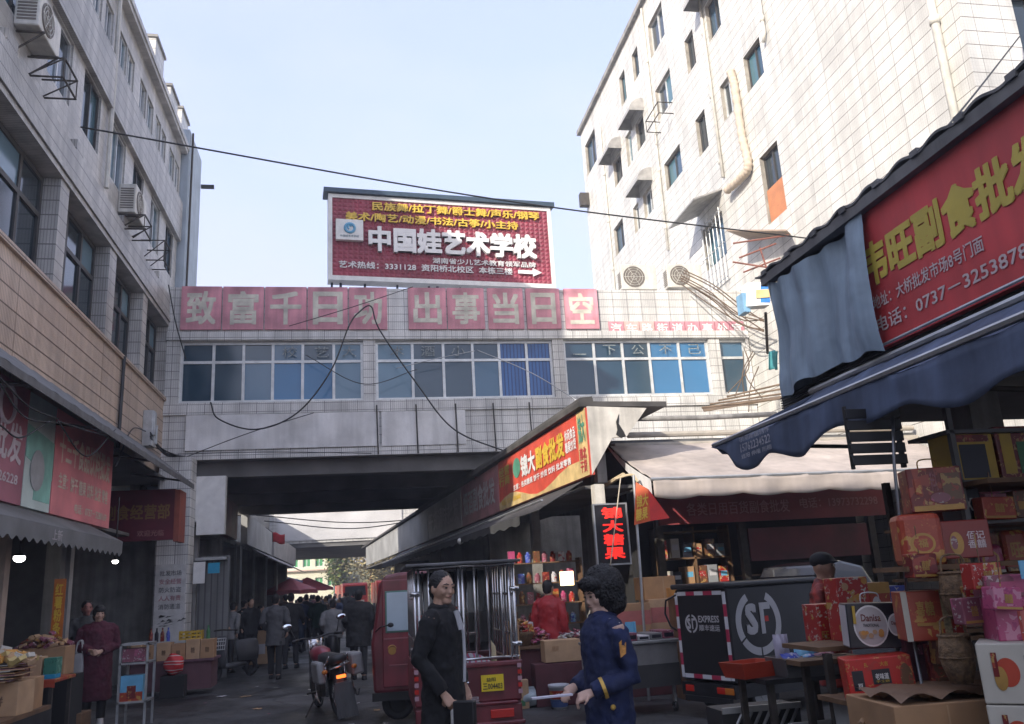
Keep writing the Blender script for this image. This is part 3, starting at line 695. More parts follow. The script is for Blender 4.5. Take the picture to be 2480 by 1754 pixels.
def st(s, y0, y1, z0, z1, m, bold=.02): text(s, 'lettering', m, SG, (XS, y0, z0), (0, -1, 0), (0, 0, 1), y0-y1, z1-z0, bold, .004, .006)
st('韦旺副食批发', 5.6, 3.72, 3.63, 3.98, M_ylg, .035)
st('地址：大桥批发市场8号门面', 5.56, 4.36, 3.45, 3.56, mat('dusty_pale_lettering', (.55, .45, .45), .5, 0, .05), .012)
st('电话：0737－3253878  13638473', 5.56, 3.3, 3.27, 3.39, mat('dusty_pale_lettering', (.55, .45, .45)), .012)
b = MB(); b.tube([(XS-.03, .9, 3.16), (XS-.03, 5.6, 3.16)], .012, 5); b.build('edge_trim', M_zinc, SG, world=True)
# tarpaulin over the far end of the sign frame
def tp(u, v):
    top = 4.24 - .05*math.sin(u*3.14) - .03*u + .01*math.sin(40*u); bot = 3.10+.06*u*(1-u)*4 + .02*math.sin(u*20)
    y = 5.45+1.62*u + .05*math.sin(v*7)*u*(1-v)
    return (XS-.05-.035*math.sin(u*11+v*1.5)-.02*math.sin(u*27-v*2)-.03*math.sin(v*4+u*3), y-.12*(v if u > .9 else 0)*(u-.9)*5, bot+(top-bot)*v)
b = MB(); b.sheet(tp, 140, 70); b.sheet(lambda u, v: tp(1, v)[:1] and (tp(1, v)[0]+.5*u, tp(1, v)[1]+.02*math.sin(9*u), tp(1, v)[2]), 6, 20)
o = b.top('tarpaulin', M_tarp, 'blue grey tarpaulin hanging over the far end of the red sign', 'tarpaulin', smooth=True); wrinkle(o, .22, .02, 3); wrinkle(o, .6, .05, 1)
AW = T('awning', 'dark navy fabric awning with a wavy lower edge under the red sign', 'awning', (XS, 4, 2.5))
def aw(u, v): y = 1.0+5.48*u; return (XS-.03-1.0*v, y, 3.03-.45*v-.07*math.sin(v*3.14)-.012*math.sin(u*38)*v-.02*math.sin(u*17)*v)
b = MB(); b.sheet(aw, 160, 24); 
def va(u, v): y = 1.0+5.48*u; w_ = .23+.04*math.sin(u*44)+.02*math.sin(u*19); w_ *= min(1, (1-u)/.085+.05); x, _, z = aw(u, 1); return (x-.02*v+.012*math.sin(u*60)*v, y, z-w_*v)
b.sheet(va, 160, 6); wrinkle(b.build('fabric', M_navy, AW, world=True, smooth=True, solid=.004), .2, .035, 4)
e0, e1 = aw(1, 0), aw(1, 1)
b = MB(); b.sheet(lambda u, v: (e0[0]+(e1[0]-e0[0])*u, e0[1]+.05*math.sin(u*5)*v-.1*v*u, e0[2]+(e1[2]-e0[2])*u-v*(.02+.26*math.sin(min(1, u*1.5)*1.57)*(1-max(0, u-.62)*1.9))), 14, 4)
b.build('end_flap', M_navy, AW, world=True, smooth=True, solid=.006)
b = MB(); b.tube([(XS-.02, .9, 3.06), (XS-.02, 6.6, 3.06)], .03, 8); b.tube([e1, (e1[0], 1, e1[2])], .02, 6); b.build('roller_bar', M_zinc, AW, world=True)
for y in (2.0, 4.2, 6.2): MB().tube([(XS+.3, y, 2.5), (XS-1.0, y, 2.55)], .016, 6).build('arm', M_steel, AW, world=True)
tx = mat('worn_white_lettering', (.42, .42, .46), .6, 0, .3, 30)
for s, z0, z1 in (('大桥批发市场', 2.60, 2.66), ('15762234522', 2.50, 2.58), ('招牌 灯箱 雨棚', 2.44, 2.49)):
    pass
q0 = aw(.93, .55); q1 = aw(.80, .55); sl_ = Vector(aw(.86, .55))-Vector(aw(.86, 1)); sl_.normalize()
for s, z_, hh in (('桥南雨棚制作', 2.515, .04), ('15762234522', 2.44, .06), ('遮阳 伸缩 雨棚', 2.39, .035)):
    text(s, 'lettering', tx, AW, (XS-1.09, 5.87, z_), (0, -1, 0), (0, 0, 1), .48, hh, .012, .002, .0)

# ================================================================ low shop row in the middle right
def XLo(y): return 3.5-.081*(y-12.45)
UL = (Vector((XLo(40), 40, 0))-Vector((XLo(12.45), 12.45, 0))).normalized(); NL = Vector((UL.y, -UL.x, 0))*-1      # along the row; towards the street
def PLo(s, d, z): p = Vector((3.5, 12.45, 0))+UL*s+NL*d; return Vector((p.x, p.y, z))
ML = Matrix.Translation((3.5, 12.45, 0)) @ Matrix.Rotation(math.atan2(UL.y, UL.x), 4, 'Z')    # x along the row, y into the block's street side (+y = left)
LS = T('shop_row', 'single-storey shop row running under the bridge, with sign boards along its street side', 'building', (4.5, 16, 0))
b = MB(); b.box(4, 40, -4.2, -3.9, 0, 4.1, M=ML); b.box(3.2, 4, -1.3, -1.15, 0, 4.1, M=ML); b.box(.3, .45, -.36, -.2, 3.05, 4.1, M=ML); b.box(7.2, 7.4, -4, -.1, 0, 3.1, M=ML); b.box(14, 14.2, -4, -.1, 0, 3.1, M=ML); b.build('wall', M_conc, LS, world=True)
b = MB(); b.box(-.0, 8, -1.35, .12, 4.2, 4.28, M=ML); b.box(8, 40, -4.3, .12, 4.2, 4.28, M=ML); b.prism([ML @ Vector(p) for p in ((-.0, .12, 4.28), (-.0, -.12, 4.28), (-.0, -.1, 4.36), (-.0, .1, 4.34))], UL*17); b.build('roof', mat('blackened_roof_felt', (.07, .065, .06), .9, 0, .3, 3), LS, world=True)
MB().box(.5, 40, -1.1, -.05, 2.98, 3.03, M=ML).build('ceiling', M_dark, LS, world=True)
b = MB(); b.prism([ML @ Vector(p) for p in ((-.01, 0, 3.14), (-.01, 0, 4.2), (-.01, -1.0, 4.17), (-.01, -.62, 3.72), (-.01, -.38, 3.7))], UL*.06); b.build('end_panel', M_plaster, LS, world=True)
b = MB(); b.prism([ML @ Vector(p) for p in ((-.02, -.52, 4.08), (-.02, -.50, 3.92), (-.02, -.57, 3.80), (-.02, -.60, 3.72), (-.02, -.52, 3.69), (-.02, -.44, 3.75), (-.02, -.47, 3.82), (-.02, -.46, 3.95))], UL*.004); b.build('hole', M_black, LS, world=True)
for s in (.05, 3.6, 7.2): MB().box(s, s+.16, -.2, -.04, 0, 3.0, M=ML).build('post', M_plaster if s < 1 else M_conc, LS, world=True)
SL = T('shop_sign', 'sunlit orange red sign board with white and yellow characters over the candy shop', 'sign', (3.5, 15, 3.1))
b = MB(); b.box(0, 5.75, -.05, .03, 3.14, 4.18, M=ML); b.build('board', mat('orange_red_print', (.62, .085, .05), .5, 0, .2, 2.2), SL, world=True)
b = MB(); b.prism([ML @ Vector((x, .034, z)) for x, z in [(0, 3.14), (5.75, 3.14)]+[(5.75-5.75*i/12, 3.3+.12*math.sin(i*.75)) for i in range(13)]], ML.to_3x3() @ Vector((0, .004, 0)))
b.prism([ML @ Vector((x, .033, z)) for x, z in ((0, 3.14), (.42, 3.14), (.42, 4.18), (0, 4.18))], ML.to_3x3() @ Vector((0, .002, 0))); b.build('print', mat('cream_print', (.62, .45, .2), .5, 0, .2, 4), SL, world=True)
def lt(s, x1, x0, z0, z1, m, par=SL, bold=.02, o=.045): text(s, 'lettering', m, par, ML @ Vector((x1, o, z0)), -UL, (0, 0, 1), x1-x0, z1-z0, bold, .004, .0)
lt('经营\n行商', 5.65, 4.75, 3.62, 4.02, M_ylg)
lt('锦大', 3.85, 2.85, 3.6, 4.02, M_wht, bold=.03); lt('副食批发', 2.8, 1.1, 3.6, 4.02, M_yel, bold=.03)
lt('休闲食品\n糖果炒货', 1.05, .5, 3.62, 4.0, M_wht); lt('锦大', .36, .06, 3.66, 4.1, M_green); lt('南北\n干货', .36, .06, 3.2, 3.6, M_red)
lt('主营：各类糖果 饼干 炒货 饮料 批发零售', 4.5, .8, 3.42, 3.54, M_wht); lt('电话：0737－3223668', 5.5, 4.0, 3.22, 3.34, M_yel)
b = MB(); b.prism([ML @ Vector((4.2+.28*math.cos(a), .036, 3.85+.2*math.sin(a))) for a in [i*math.pi/10 for i in range(20)]], ML.to_3x3() @ Vector((0, .003, 0))); b.build('emblem', M_green, SL, world=True)
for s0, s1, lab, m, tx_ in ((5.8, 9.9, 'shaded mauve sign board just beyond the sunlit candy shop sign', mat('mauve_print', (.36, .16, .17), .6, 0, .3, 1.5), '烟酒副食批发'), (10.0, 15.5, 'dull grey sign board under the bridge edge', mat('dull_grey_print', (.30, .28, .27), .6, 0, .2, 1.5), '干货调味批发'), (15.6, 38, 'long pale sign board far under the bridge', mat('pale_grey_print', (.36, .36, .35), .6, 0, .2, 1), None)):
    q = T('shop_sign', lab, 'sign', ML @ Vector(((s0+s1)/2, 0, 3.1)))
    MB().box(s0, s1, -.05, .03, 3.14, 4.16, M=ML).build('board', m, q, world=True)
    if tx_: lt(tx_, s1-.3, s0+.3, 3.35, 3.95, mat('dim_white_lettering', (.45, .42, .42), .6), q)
# small awning frame under the signs
A2 = T('awning', 'dark canopy with a thin white rail below the candy shop signs', 'awning', ML @ Vector((5, .6, 2.6)))
b = MB(); b.sheet(lambda u, v: ML @ Vector((.3+22*u, .05+.75*v, 3.08-.42*v)), 20, 2); b.sheet(lambda u, v: ML @ Vector((1.4+20.8*u, .8, 2.66-v*(.13+.02*math.sin(u*160)))), 160, 1); b.build('fabric', mat('sooty_canopy', (.05, .05, .05), .8, 0, .3, 2), A2, world=True, solid=.01)
MB().tube([ML @ Vector((.0, .82, 2.78)), ML @ Vector((22, .82, 2.7))], .018, 6).build('rail', M_zinc, A2, world=True)
b = MB(); b.ball(ML @ Vector((6.4, .8, 2.58)), .07, 12, 8); b.top('globe_lamp', M_white, 'small white globe lamp hanging under the dark canopy rail', 'lamp', smooth=True)

# ================================================================ shop behind the beige awning
BS = T('rear_shop', 'dim shop behind the beige awning with dark red boards and shelves', 'building', (7, 15, 0))
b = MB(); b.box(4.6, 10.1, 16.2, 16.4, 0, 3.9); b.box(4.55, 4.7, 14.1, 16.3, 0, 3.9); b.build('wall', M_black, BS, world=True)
b = MB(); b.box(4.3, 10.15, 13.95, 16.6, 3.84, 3.9); b.build('roof', M_roofgrey, BS, world=True)
b = MB(); b.tube([(4.6, 13.9, 3.98), (10.1, 13.9, 3.98)], .05, 8); b.box(4.35, 10.15, 13.86, 13.96, 3.62, 3.84); b.build('gutter', mat('warm_grey_gutter', (.40, .36, .3), .7), BS, world=True)
for x in (4.95, 6.45, 8.9): MB().box(x, x+.12, 13.9, 14.02, 0, 3.6).build('post', M_steel, BS, world=True)
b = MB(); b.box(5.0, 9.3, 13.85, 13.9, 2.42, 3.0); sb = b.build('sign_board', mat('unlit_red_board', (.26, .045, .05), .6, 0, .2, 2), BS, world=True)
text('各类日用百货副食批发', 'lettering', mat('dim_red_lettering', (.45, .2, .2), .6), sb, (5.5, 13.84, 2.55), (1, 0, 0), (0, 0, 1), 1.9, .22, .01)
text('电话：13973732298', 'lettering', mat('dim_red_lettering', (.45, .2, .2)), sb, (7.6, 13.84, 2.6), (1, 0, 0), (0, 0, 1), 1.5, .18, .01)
b = MB(); b.box(6.6, 8.85, 13.9, 13.95, 1.75, 2.3); sb = b.build('sign_board', mat('dark_red_board', (.13, .025, .03), .6, 0, .3, 2), BS, world=True)
b = MB()
for z in (.5, .95, 1.4, 1.85, 2.3): b.box(5.1, 6.4, 14.3, 14.75, z, z+.03)
for x in (5.1, 5.75, 6.4): b.box(x, x+.03, 14.3, 14.75, 0, 2.4)
for z in (.5, 1.0, 1.5): b.box(6.7, 8.8, 14.5, 15, z, z+.03)
b.build('shelf', M_wood, BS, world=True)
BA = T('awning', 'sunlit beige fabric awning with a scalloped valance in the middle right', 'awning', (6.2, 12.6, 2.9))
def ba(u, v): return (4.25-.12*v+(5.6-1.5*v*0)*u, 13.88-2.35*v, 3.80-.87*v-.05*math.sin(v*3.14)-.012*math.sin(u*23)*v)
b = MB(); b.sheet(ba, 140, 50)
b.sheet(lambda u, v: (ba(u, 1)[0], 11.53-.015*math.sin(u*50)*v, ba(u, 1)[2]-v*(.25+.035*abs(math.sin(u*26)))), 120, 5); wrinkle(b.build('fabric', M_beige, BA, world=True, smooth=True, solid=.005), .35, .05, 4)
b = MB(); b.sheet(lambda u, v: (4.1+.12*(1-u), 11.53+2.35*(1-u), ba(0, u)[2]-v*.04-v*u*.2), 8, 2); b.build('end_flap', M_canvas, BA, world=True)
MB().tube([(4.1, 11.54, 2.93), (9.8, 11.54, 2.93)], .025, 6).build('front_rail', M_zinc, BA, world=True)
for x in (4.3, 6.5, 8.8): MB().tube([(x, 13.9, 2.95), (x, 11.6, 2.9)], .018, 6).build('arm', M_zinc, BA, world=True)
# sheet lean-to, pipes and clutter above the beige awning
b = MB(); b.prism([onY(1500, 985, 13.4), onY(1560, 995, 14.2), onY(1525, 1035, 14.2), onY(1482, 1000, 13.5)], (0, 0, .02)); b.top('roof_flap', mat('mossy_sheet', (.2, .2, .17), .8), 'loose grey green sheet flap at the corner of the shop row roof', 'roof sheet')
b = MB(); b.tube([onY(1505, 1015, 13.8), onY(1700, 1012, 13.8), onY(1880, 1003, 13.8)], .045, 8); b.top('pipe', M_conc, 'dirty pale pipe laid along above the beige awning', 'pipe', smooth=True)
b = MB()
for k in range(4): b.tube([onY(1700+k*20, 988-k*9, 14.5+k*.1), onY(1900, 965-k*12, 14.5)], .018, 6)
b.prism([onY(1700, 988, 15), onY(1900, 960, 15), onY(1900, 966, 14.6), onY(1705, 998, 14.6)], (0, 0, .02))
b.top('timber_bundle', mat('weathered_timber', (.2, .14, .09), .8, 0, .3, 6), 'weathered planks and poles lying on the low roof beside the tarpaulin', 'timber')
# tangle of brown cables and a bucket of washing near the bridge's right end
for k in range(7):
    p = [onY(1655+rnd.uniform(-8, 8), 655+k*6, 19.7), onY(1720+rnd.uniform(-10, 10), 690+k*8, 19.2), onY(1790+rnd.uniform(-12, 12), 745+k*7, 18.6), onY(1850, 790+rnd.uniform(-20, 15), 18)]
    cable(p, .016, mat('brown_cable', (.12, .08, .05), .7), 'brown cable drooping from the air conditioners to the corner of the bridge', group='brown cables at the right end of the bridge')
for k in range(5):
    x = 1790+rnd.uniform(0, 60); y = 830+rnd.uniform(-10, 60)
    cable([onY(x, y, 17.8), onY(x+rnd.uniform(-25, 25), y+50, 17.6), onY(x+rnd.uniform(-40, 20), y+110, 17.7)], .013, mat('brown_cable', (.12, .08, .05)), 'dusty coil of brown cable heaped at the right end of the windows', name='cable_coil', group='cable coils at the right end of the bridge')
b = MB(); b.sheet(lambda u, v: onY(1862+22*u, 850+45*v, 16.5) + Vector((0, .05*math.sin(u*9), 0)), 8, 6); b.top('hanging_cloth', mat('teal_cloth', (.04, .22, .24), .8), 'teal cloth hung to dry beside the tarpaulin', 'cloth', solid=.01, smooth=True)
q = onY(1855, 720, 15)
lbx = T('light_box', 'blue and white light box sign seen edge-on above the tarpaulin corner', 'sign', (q.x, q.y, q.z-.3))
b = MB(); p0 = onY(1790, 690, 15); p1 = onY(1855, 685, 14.6); b.prism([onY(1808, 685, 15), onY(1865, 682, 14.6), onY(1865, 738, 14.6), onY(1808, 742, 15)], (0, .25, 0)); b.build('casing', M_white, lbx, world=True)
b = MB(); b.prism([onY(1813, 692, 14.99), onY(1865, 689, 14.58), onY(1865, 732, 14.58), onY(1813, 735, 14.99)], (0, .02, 0)); b.build('face', mat('bright_blue_print', (.03, .18, .55), .4), lbx, world=True)
b = MB(); b.prism([onY(1832, 702, 14.8), onY(1865, 700, 14.56), onY(1865, 720, 14.56), onY(1832, 722, 14.8)], (0, .02, 0)); b.build('print', mat('cream_print', (.62, .45, .2)), lbx, world=True)
MB().box(q.x-.50, q.x-.36, 15.02, 15.3, q.z-.3, q.z+.1).build('side_panel', mat('dusty_sky_print', (.2, .38, .55), .5), lbx, world=True)
b = MB(); b.tube([(q.x, 15.1, q.z-.3), (q.x+.4, 16, q.z-.9)], .03, 6); b.build('bracket', M_steel, lbx, world=True)
b = MB()
for (a, c) in (((1775, 590), (1910, 570)), ((1790, 625), (1880, 590)), ((1775, 635), (1870, 650)), ((1800, 660), (1890, 625)), ((1840, 600), (1860, 660))): b.tube([onY(*a, 15.6), onY(*c, 15.2)], .02, 5)
b.top('steel_lattice', mat('rusty_red_steel', (.25, .1, .07), .7, .2), 'rusty steel bracing under the brown sheet hood on the tall wall', 'bracing')

# ================================================================ left side at street level
cp = MB(); cp.sheet(lambda u, v: (XL+.02+.98*v, 8.5+10*u, 4.76-.8*v+.015*math.sin(u*90)), 200, 3); cp.sheet(lambda u, v: (XL+1.0, 8.5+10*u, 3.97-.09*v), 20, 1)
cp.top('sheet_canopy', M_roofgrey, 'long dark sheet metal canopy over the left shop signs', 'canopy', solid=.015)
b = MB()
for y in (9.6, 12.1, 14.9, 17.5): b.tube([(XL, y, 4.1), (XL+.95, y, 3.93)], .02, 6)
b.box(XL-.3, XL+.02, 8.5, 20, 4.24, 4.36); b.top('canopy_frame', M_steel, 'dark steel arms and beam carrying the left sheet canopy', 'frame')
XG = -4.0
def lsign(y0, y1, lab, m): 
    q = T('shop_sign', lab, 'sign', (XG, (y0+y1)/2, 2.85)); MB().box(XG-.12, XG, y0, y1, 2.84, 4.25).build('board', m, q, world=True); return q
def ls(s, q, y0, y1, z0, z1, m, bold=.015): text(s, 'lettering', m, q, (XG, y0, z0), (0, 1, 0), (0, 0, 1), y1-y0, z1-z0, bold, .004, .006)
q = lsign(8.2, 11.12, 'maroon shop sign with white characters at the left edge', mat('maroon_board', (.44, .17, .21), .5, 0, .2, 1.5))
ls('桥北饮料批发', q, 8.4, 11.0, 3.3, 3.78, mat('pinkish_white_lettering', (.70, .60, .62), .5), .02); ls('电话：0737－3226228', q, 8.8, 10.95, 3.05, 3.2, mat('pinkish_white_lettering', (.62, .5, .52)))
b = MB(); b.torus((XG+.01, 10.45, 3.95), .22, .025, 'x', 24, 6); b.build('emblem', mat('pinkish_white_lettering', (.62, .5, .52)), q, world=True)
q = lsign(11.14, 12.1, 'pale green drink poster between the two red shop signs', mat('pale_green_print', (.60, .70, .65), .5, 0, .12, 2))
b = MB(); b.box(XG, XG+.005, 11.5, 12.08, 2.95, 3.55); b.prism([(XG+.002, 11.14, 3.45), (XG+.002, 12.1, 3.25), (XG+.002, 12.1, 3.75), (XG+.002, 11.14, 3.85)], (.004, 0, 0)); b.build('print', mat('sea_green_print', (.28, .56, .46), .5, 0, .2, 3), q, world=True)
b = MB(); b.prism([(XG+.008, 11.55+.24*math.cos(a), 3.32+.26*math.sin(a)) for a in [i*math.pi/10 for i in range(20)]], (.004, 0, 0)); b.build('label_print', mat('pale_grey_print2', (.42, .42, .42), .5), q, world=True)
q = lsign(12.14, 14.9, 'coral red shop sign with tan characters, farthest of the left signs', mat('coral_red_board', (.80, .27, .28), .5, 0, .2, 1.2))
tl = mat('pale_tan_lettering', (.80, .68, .55), .5)
ls('十三千食品饮料批发', q, 12.3, 14.75, 3.55, 3.98, tl, .02); ls('主营：饼干 糖果 饮料 批发 零售', q, 12.35, 14.7, 3.2, 3.42, tl); ls('电话：0737－3288169', q, 13.1, 14.7, 2.93, 3.07, tl)
# lower awning with valance
q = T('awning', 'dull grey awning strip with a scalloped valance below the left signs', 'awning', (-3.8, 11.5, 2.4))
b = MB(); b.sheet(lambda u, v: (XG-.05+.5*v, 8.2+5.8*u, 2.83-.27*v), 20, 2); b.sheet(lambda u, v: (XG+.45, 8.2+5.8*u, 2.56-v*(.2+.025*math.sin(u*150))), 160, 1); b.build('fabric', mat('grey_awning_fabric', (.17, .17, .165), .8, 0, .2, 2), q, world=True, solid=.008)
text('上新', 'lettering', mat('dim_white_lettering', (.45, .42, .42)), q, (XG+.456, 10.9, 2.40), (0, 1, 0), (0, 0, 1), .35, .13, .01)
# ground-floor walls and columns of the left building
GF = T('open_shop', 'dark open shop front under the left signs with pale columns', 'shop front', (-5, 12, 0))
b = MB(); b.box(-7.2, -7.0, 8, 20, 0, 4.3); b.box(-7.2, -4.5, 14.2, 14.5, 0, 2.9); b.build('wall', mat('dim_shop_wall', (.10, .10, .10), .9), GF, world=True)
b = MB(); b.box(-7.2, -4.1, 8, 20, 4.2, 4.26); b.box(-7.2, -4.2, 8, 17, 2.86, 2.92); b.build('ceiling', M_dark, GF, world=True)
for (y, wd, m) in ((11.35, .16, mat('tan_column', (.44, .35, .28), .7)), (13.2, .2, M_conc), (13.75, .16, mat('grey_column', (.36, .35, .34), .7))):
    MB().box(-4.35, -4.35+wd, y, y+wd, 0, 2.85).build('column', m, GF, world=True)
b = MB()
for z in (.8, 1.2, 1.6, 2.0): b.box(-6.9, -6.4, 9, 14, z, z+.03)
b.build('shelf', M_wood, GF, world=True)
Rs = random.Random(77); gm = [M_card, M_yel, M_red_d, M_wood, M_card2, M_maroon, M_ylg]
for r_, z in enumerate((.83, 1.23, 1.63, 2.03)):
    for i in range(9):
        w_ = Rs.uniform(.25, .45); h_ = Rs.uniform(.2, .34); o = MB(); o.box(0, w_, 0, .3, 0, h_); o.box(.04, w_-.04, -.003, 0, .05, h_*.6, 1)
        o = o.top('stock_carton', [gm[(i*3+r_) % 7], gm[(i+r_*2+1) % 7]], 'carton of stock on the %s shelf at the back of the left shop' % ('lowest', 'second', 'third', 'top')[r_], 'carton', 'cartons at the back of the left shop', loc=(0, 0, 0)); o.location = (-6.35, 9.1+i*.54, z); o.rotation_euler = (0, 0, math.pi/2)
PI_ = T('tiled_pillar', 'tall white tiled pillar at the left end of the bridge', 'pillar', (-3.9, 19.6, 0))
MB().box(-4.24, -3.58, 19.35, 19.98, 0, 4.7).build('shaft', M_bridge, PI_, world=True)
MB().box(-4.36, -3.55, 19.9, 30, 0, .01).build('base', M_conc, PI_, world=True)
q = T('notice_poster', 'tall white notice with rows of red characters and ink landscape on the tiled pillar', 'poster', (-3.9, 19.33, .5))
MB().box(-4.2, -3.6, 19.31, 19.345, .45, 2.42).build('paper', mat('poster_paper', (.56, .55, .53), .7), q, world=True)
for i, s in enumerate(('批发市场', '安全经营', '防火防盗', '人人有责', '消防通道')):
    text(s, 'lettering', mat('dim_pink_lettering', (.42, .2, .22), .6) if i % 2 else mat('grey_lettering', (.2, .2, .2), .6), q, (-4.12, 19.308, 2.18-i*.17), (1, 0, 0), (0, 0, 1), .44, .11, .012)
b = MB()
for i in range(26):
    x = -4.15+.5*rnd.random(); z = 1.15+.22*rnd.random(); b.prism([(x, 19.307, z), (x+.1+.05*rnd.random(), 19.307, z+.02), (x+.05, 19.307, z+.05*rnd.random())], (0, -.001, 0))
b.build('ink_print', mat('ink_grey', (.06, .06, .06), .6), q, world=True)
q = T('shop_sign', 'dark red shop sign facing the camera beside the tiled pillar', 'sign', (-4.3, 18, 2.8))
MB().box(-5.2, -3.62, 18.0, 18.15, 2.84, 3.84).build('board', mat('deep_red_board', (.16, .02, .035), .5, 0, .2, 2), q, world=True)
MB().box(-3.62, -3.52, 17.98, 18.6, 2.8, 3.82).build('side_panel', mat('brick_red_panel', (.32, .08, .05), .6), q, world=True)
text('副食经营部', 'lettering', mat('dim_gold_lettering', (.30, .16, .05), .6), q, (-4.95, 17.99, 3.25), (1, 0, 0), (0, 0, 1), 1.25, .3, .02)
text('欢迎光临', 'lettering', mat('dim_red_lettering', (.45, .2, .2)), q, (-4.3, 17.99, 2.92), (1, 0, 0), (0, 0, 1), .5, .12, .01)
for lab, x0, x1, z0, z1, m, yy in (('white paper notice on the shutter right of the pillar', -3.52, -3.28, 2.0, 2.45, M_white, 19.7), ('small bright blue number plate on the shutter right of the pillar', -3.22, -2.98, 2.2, 2.42, mat('cyan_plate', (.02, .30, .48), .4), 19.7)):
    MB().box(x0, x1, yy, yy+.03, z0, z1).top('number_plate' if 'blue' in lab else 'paper_notice', m, lab, 'plate' if 'blue' in lab else 'notice')
# shops along the left under the bridge
US = T('arcade_shops', 'dim row of shops along the left side under the bridge with white sign boxes', 'shop row', (-4.5, 33, 0))
b = MB(); b.box(-7, -3.55, 20.3, 20.5, 0, 3.3); b.box(-7, -3.75, 20.5, 52, 3.25, 3.4)
for y in (24.5, 28.5, 32, 36, 40, 46): b.box(-5, -3.7, y, y+.5, 0, 3.3)
b.box(-5.1, -4.9, 20.5, 52, 0, 4.7); b.build('wall', M_conc, US, world=True)
b = tile('grey_slat_shutter', (.20, .20, .195), (.07, .07, .07), vp=.13, vw=.03, rough=.6, dirt=.3)
MB().box(-3.54, -2.85, 20.32, 20.36, 0, 2.6).build('shutter', b, US, world=True)
MB().box(-3.56, -2.9, 20.1, 20.3, 2.5, 2.56).build('rail', M_zinc, US, world=True)
for y0, y1, m, z1 in ((20.0, 22.6, M_white, 4.35), (22.6, 26.6, mat('mauve_print', (.36, .16, .17)), 4.35), (28.9, 37, mat('pale_grey_print', (.36, .36, .35)), 4.3), (38, 51, mat('dull_grey_print', (.30, .28, .27)), 4.3)):
    MB().box(-3.75, -3.55, y0, y1, 3.35, z1).build('sign_box', m, US, world=True)
MB().box(-3.55, -2.95, 20.0, 20.25, 3.05, 4.35).build('sign_box', M_white, US, world=True)
b = MB(); b.sheet(lambda u, v: (-3.6+.9*v, 30+16*u, 3.3-.5*v), 20, 2); b.build('canopy', M_roofgrey, US, world=True, solid=.02)
for y in (26, 30.5, 34.5, 39, 44): MB().tube([(-3.5, y, 0), (-3.5, y, 3.2)], .04, 6).build('post', M_zinc, US, world=True)

# ================================================================ second bridge building further on
B2 = T('bridge_building', 'second white corridor building crossing the street beyond the first', 'building', (-1, 52.7, 4.7))
b = MB(); b.box(-9, 9, 52.7, 70, 4.7, 9.5); b.box(-9, -5.0, 52.7, 54, 0, 4.7); b.box(2.85, 9, 52.7, 54, 0, 4.7); b.build('wall', M_bridge, B2, world=True)
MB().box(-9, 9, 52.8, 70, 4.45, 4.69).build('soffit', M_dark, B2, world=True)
MB().sheet(lambda u, v: (-4.8+7.4*u, 52.62-.03*math.sin(u*12)*math.sin(v*5), 4.85+2.2*v), 20, 8).build('canvas_cover', mat('second_canvas', (.55, .54, .53), .8, 0, .1, .8), B2, world=True)
for x in (-5.3, 3.4): MB().prism([(x-.6, 69, 4.5), (x+.6, 69, 4.5), (x+(.6 if x > 0 else -.6), 69, 3.6)], (0, .4, 0)).build('haunch', M_dark, B2, world=True)
# side walls past the first bridge
for lab, x0, x1 in (('grey shop wall continuing along the left side beyond the first bridge', -9, -5.2), ('grey shop wall continuing along the right side beyond the first bridge', 3.6, 9)):
    q = T('side_building', lab, 'building', ((x0+x1)/2, 41, 0)); MB().box(x0, x1, 30.1 if x0 < 0 else 34, 52.6, 0, 6.5).build('wall', M_conc, q, world=True)
# ================================================================ beyond the bridges: building, trees, red trucks, umbrellas
FB = T('residential_building', 'sunlit cream residential building with green window glass beyond the second bridge', 'building', (-5, 95, 0))
M_fb = mat('cream_render', (.70, .68, .52), .8, 0, .08, .6)
h2 = [(-8.2+i*1.25, -7.4+i*1.25, z, z+.9) for i in range(5) for z in (2.6, 4.6, 6.6)]
b = MB(); PF = lambda u, v, d: (u, 92+d, v); facade(b, PF, -14, -2.6, 0, 9, h2, .25); b.box(-14, -2.6, 92.4, 100, 0, 9); b.face([(-2.6, 92, 0), (-2.6, 92.4, 0), (-2.6, 92.4, 9), (-2.6, 92, 9)]); b.build('wall', M_fb, FB, world=True)
for h in h2: window(FB, PF, h, .2, M_white, [mat('green_glass', (.08, .30, .13), .2, 0, .2, .8)], 2, None, .06)
for z in (4.2, 6.2): MB().box(-14, -2.6, 91.6, 92, z, z+.12).build('ledge', mat('pinkish_ledge', (.62, .45, .36), .8), FB, world=True)
